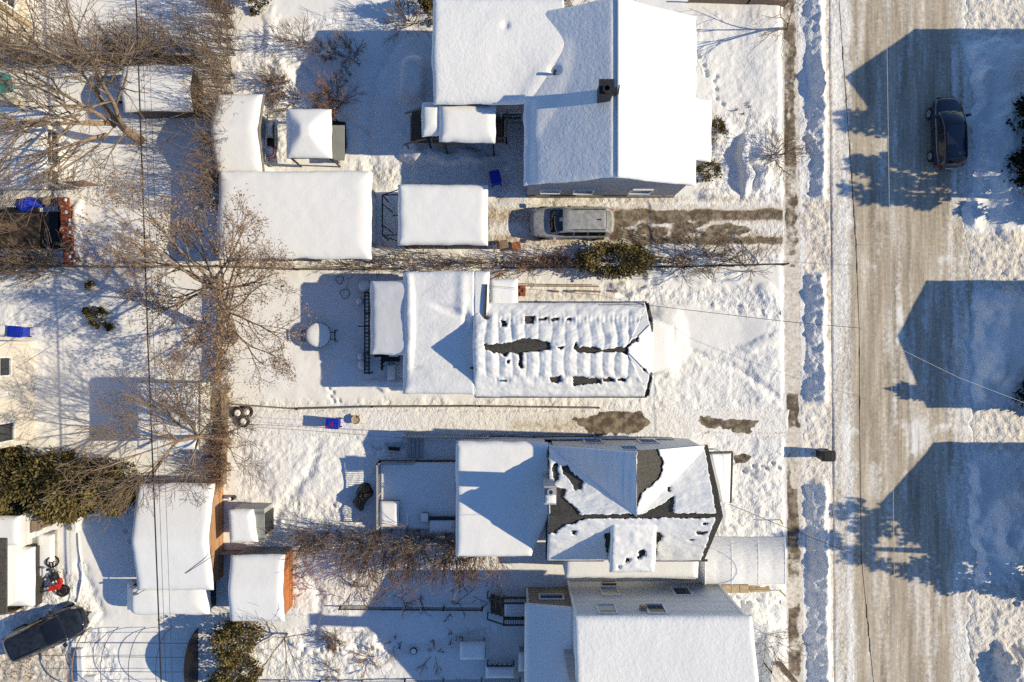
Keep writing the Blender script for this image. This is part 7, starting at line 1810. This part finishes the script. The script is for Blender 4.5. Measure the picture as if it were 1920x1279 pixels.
# ================================================================== WIRES
def wire(label, pts, r=.018, m='cable', sag=.25, name='overhead_wire', knots=0, z=None):
    t = thing(name, label, 'wire', tuple(pts[0])); mb = MB(); full = []
    for a, b in zip(pts[:-1], pts[1:]):
        a = Vector(a); b = Vector(b); n = max(4, int((b - a).length / 2))
        for i in range(n): f = i / n; q = a.lerp(b, f); q.z -= sag * 4 * f * (1 - f); full.append(q)
    full.append(Vector(pts[-1])); mb.tube(full, r, 5); 
    if knots:
        R = random.Random(4)
        for _ in range(knots):
            q = R.choice(full); mb.tube([q + Vector((0, -.35, 0)), q + Vector((.02, 0, -.03)), q + Vector((0, .35, 0))], [.02, r * 2.2, .02], 5)
    mb.build('cable', M[m], t, True); return t
def ext(p, q, f): return tuple(Vector(p) + (Vector(q) - Vector(p)) * f)
z = 4.6
a, m_, b = W(255, 0, z), W(277, 640, z), W(302, 1279, z)
wire('thick black cable running straight down the left side of the picture', [ext(m_, a, 1.9), a, m_, b, ext(m_, b, 1.9)], .036, 'cable', .02)
for k, (dx, r) in enumerate(((9, .011), (21, .010))):
    a, m_, b = W(255 + dx, 0, z + .3), W(279 + dx, 640, z + .3), W(302 + dx, 1279, z + .3)
    wire(['thin wire close on the right of the thick black cable', 'outermost thin wire right of the thick black cable'][k], [ext(m_, a, 1.9), a, m_, b, ext(m_, b, 1.9)], r, 'cable', .02)
z = 5.6
st = [W(1572, -20, z), W(1583, 140, z), W(1597, 330, z), W(1605, 460, z), W(1611, 615, z), W(1612, 800, z), W(1615, 1045, z), W(1628, 1180, z), W(1640, 1300, z)]
wire('long dark street cable crossing the whole picture above the near side of the road', [ext(st[1], st[0], 4)] + [tuple(p) for p in st] + [ext(st[-2], st[-1], 4)], .017, 'cable', .015, knots=22)
a, b = W(1662, -20, 7.2), W(1680, 1300, 7.2); wire('pale thin wire above the middle of the road, bright over the shaded parts', [ext(b, a, 1.5), tuple(b.lerp(a, .5)), ext(a, b, 1.5)], .011, 'wire_pale', .02)
a, b = W(1722, -20, 7.4), W(1728, 1300, 7.4)
wire('service wire from the middle house mast to the dark street cable', [W(1213, 572, 4.0), W(1475, 603, 4.9), W(1611, 615, 5.55)], .014, 'cable', .05)
wire('twisted pale service wire from the street cable down toward the low gabled house', [W(1611, 615, 5.55), W(1690, 655, 5.3), W(1800, 709, 5.0), W(1960, 770, 4.4)], .011, 'wire_pale', .05)
wire('pale service wire from the street cable to the right, above the upper driveway', [W(1605, 458, 5.55), W(1700, 470, 5.4), W(1960, 490, 4.7)], .012, 'wire_pale', .05)
wire('service wire from the cross gabled house to the street cable', [W(1366, 945, 5.0), W(1450, 980, 5.2), W(1615, 1045, 5.55)], .014, 'cable', .05)
wire('service wire dropping to the rear extension of the middle house', [W(919, 536, 3.7), W(1120, 553, 3.9), W(1213, 572, 4.0)], .009, 'cable', .05)
wire('upper of two thin wires crossing the back yard above the bright blue bin', [W(290, 786, 4.6), W(560, 800, 4.0), W(860, 815, 3.4)], .009, 'cable', .05)
wire('lower of two thin wires crossing the back yard past the bright blue bin', [W(290, 790, 4.6), W(560, 806, 4.0), W(860, 830, 3.4)], .009, 'cable', .05)
wire('thin wire sloping across the left yard toward the blue bin', [W(280, 505, 4.6), W(180, 545, 4.3), W(52, 618, 3.9), W(-20, 660, 3.6)], .010, 'cable', .05)
wire('thin wire sloping from the cable to the cream house wall', [W(280, 520, 4.6), W(110, 640, 4.2), W(30, 690, 3.8)], .010, 'cable', .05)
t = thing('utility_pole', 'brown wooden utility pole leaning out of the bottom edge beside the sidewalk', 'utility pole', tuple(W(1457, 1238, 0)))
p = W(1458, 1240, 0); mb = MB(); mb.tube([(p.x, p.y, -.2), (p.x + .02, p.y - .02, 4), (p.x + .03, p.y - .02, 8.6)], [.17, .15, .12], 12); mb.build('pole', M['bark'], t, True)
mb = MB(); mb.bar((p.x - .9, p.y, 8.0), (p.x + 1.2, p.y, 8.0), .1, .12); mb.build('cross_arm', M['wood'], t)

# ================================================================== LIGHT, SKY, CAMERA
sun = bpy.data.lights.new('sun', 'SUN'); sun.energy = SUN_E; sun.angle = math.radians(.53); sun.color = (1.0, .865, .61)
so = bpy.data.objects.new('sun', sun); C.objects.link(so)
ce = math.cos(math.radians(SUN_EL)); d = Vector((SHX * ce, SHY * ce, -math.sin(math.radians(SUN_EL))))
so.rotation_euler = d.to_track_quat('-Z', 'Y').to_euler(); so.location = (40, 0, 30)
w = bpy.data.worlds.new('World'); sc.world = w; w.use_nodes = True
nt = w.node_tree; nt.nodes.clear()
o = nt.nodes.new('ShaderNodeOutputWorld'); bg = nt.nodes.new('ShaderNodeBackground'); sk = nt.nodes.new('ShaderNodeTexSky')
sk.sky_type = 'NISHITA'; sk.sun_disc = False; sk.sun_elevation = math.radians(SUN_EL); sk.sun_rotation = math.radians(90 + 2)
sk.air_density = 1.0; sk.dust_density = 0.0; sk.ozone_density = 7.0
nt.links.new(sk.outputs[0], bg.inputs[0]); bg.inputs[1].default_value = SKY_E; nt.links.new(bg.outputs[0], o.inputs[0])

cd = bpy.data.cameras.new('drone_camera'); co = bpy.data.objects.new('drone_camera', cd); C.objects.link(co)
co.location = (0, 0, H); co.rotation_euler = (0, 0, 0)
cd.sensor_width = 36; cd.sensor_fit = 'HORIZONTAL'; cd.lens = 36 * H / 60.0; cd.clip_end = 2000
sc.camera = co
sc.view_settings.view_transform = 'Standard'; sc.view_settings.look = 'None'; sc.view_settings.exposure = EXPO; sc.view_settings.gamma = 1
sc.render.engine = 'CYCLES'
sc.cycles.use_denoising = False; sc.cycles.denoiser = 'OPENIMAGEDENOISE'; sc.cycles.denoising_input_passes = 'RGB_ALBEDO_NORMAL'
sc.cycles.max_bounces = 6; sc.cycles.diffuse_bounces = 3; sc.cycles.glossy_bounces = 2; sc.cycles.transmission_bounces = 2
sc.cycles.caustics_reflective = False; sc.cycles.caustics_refractive = False
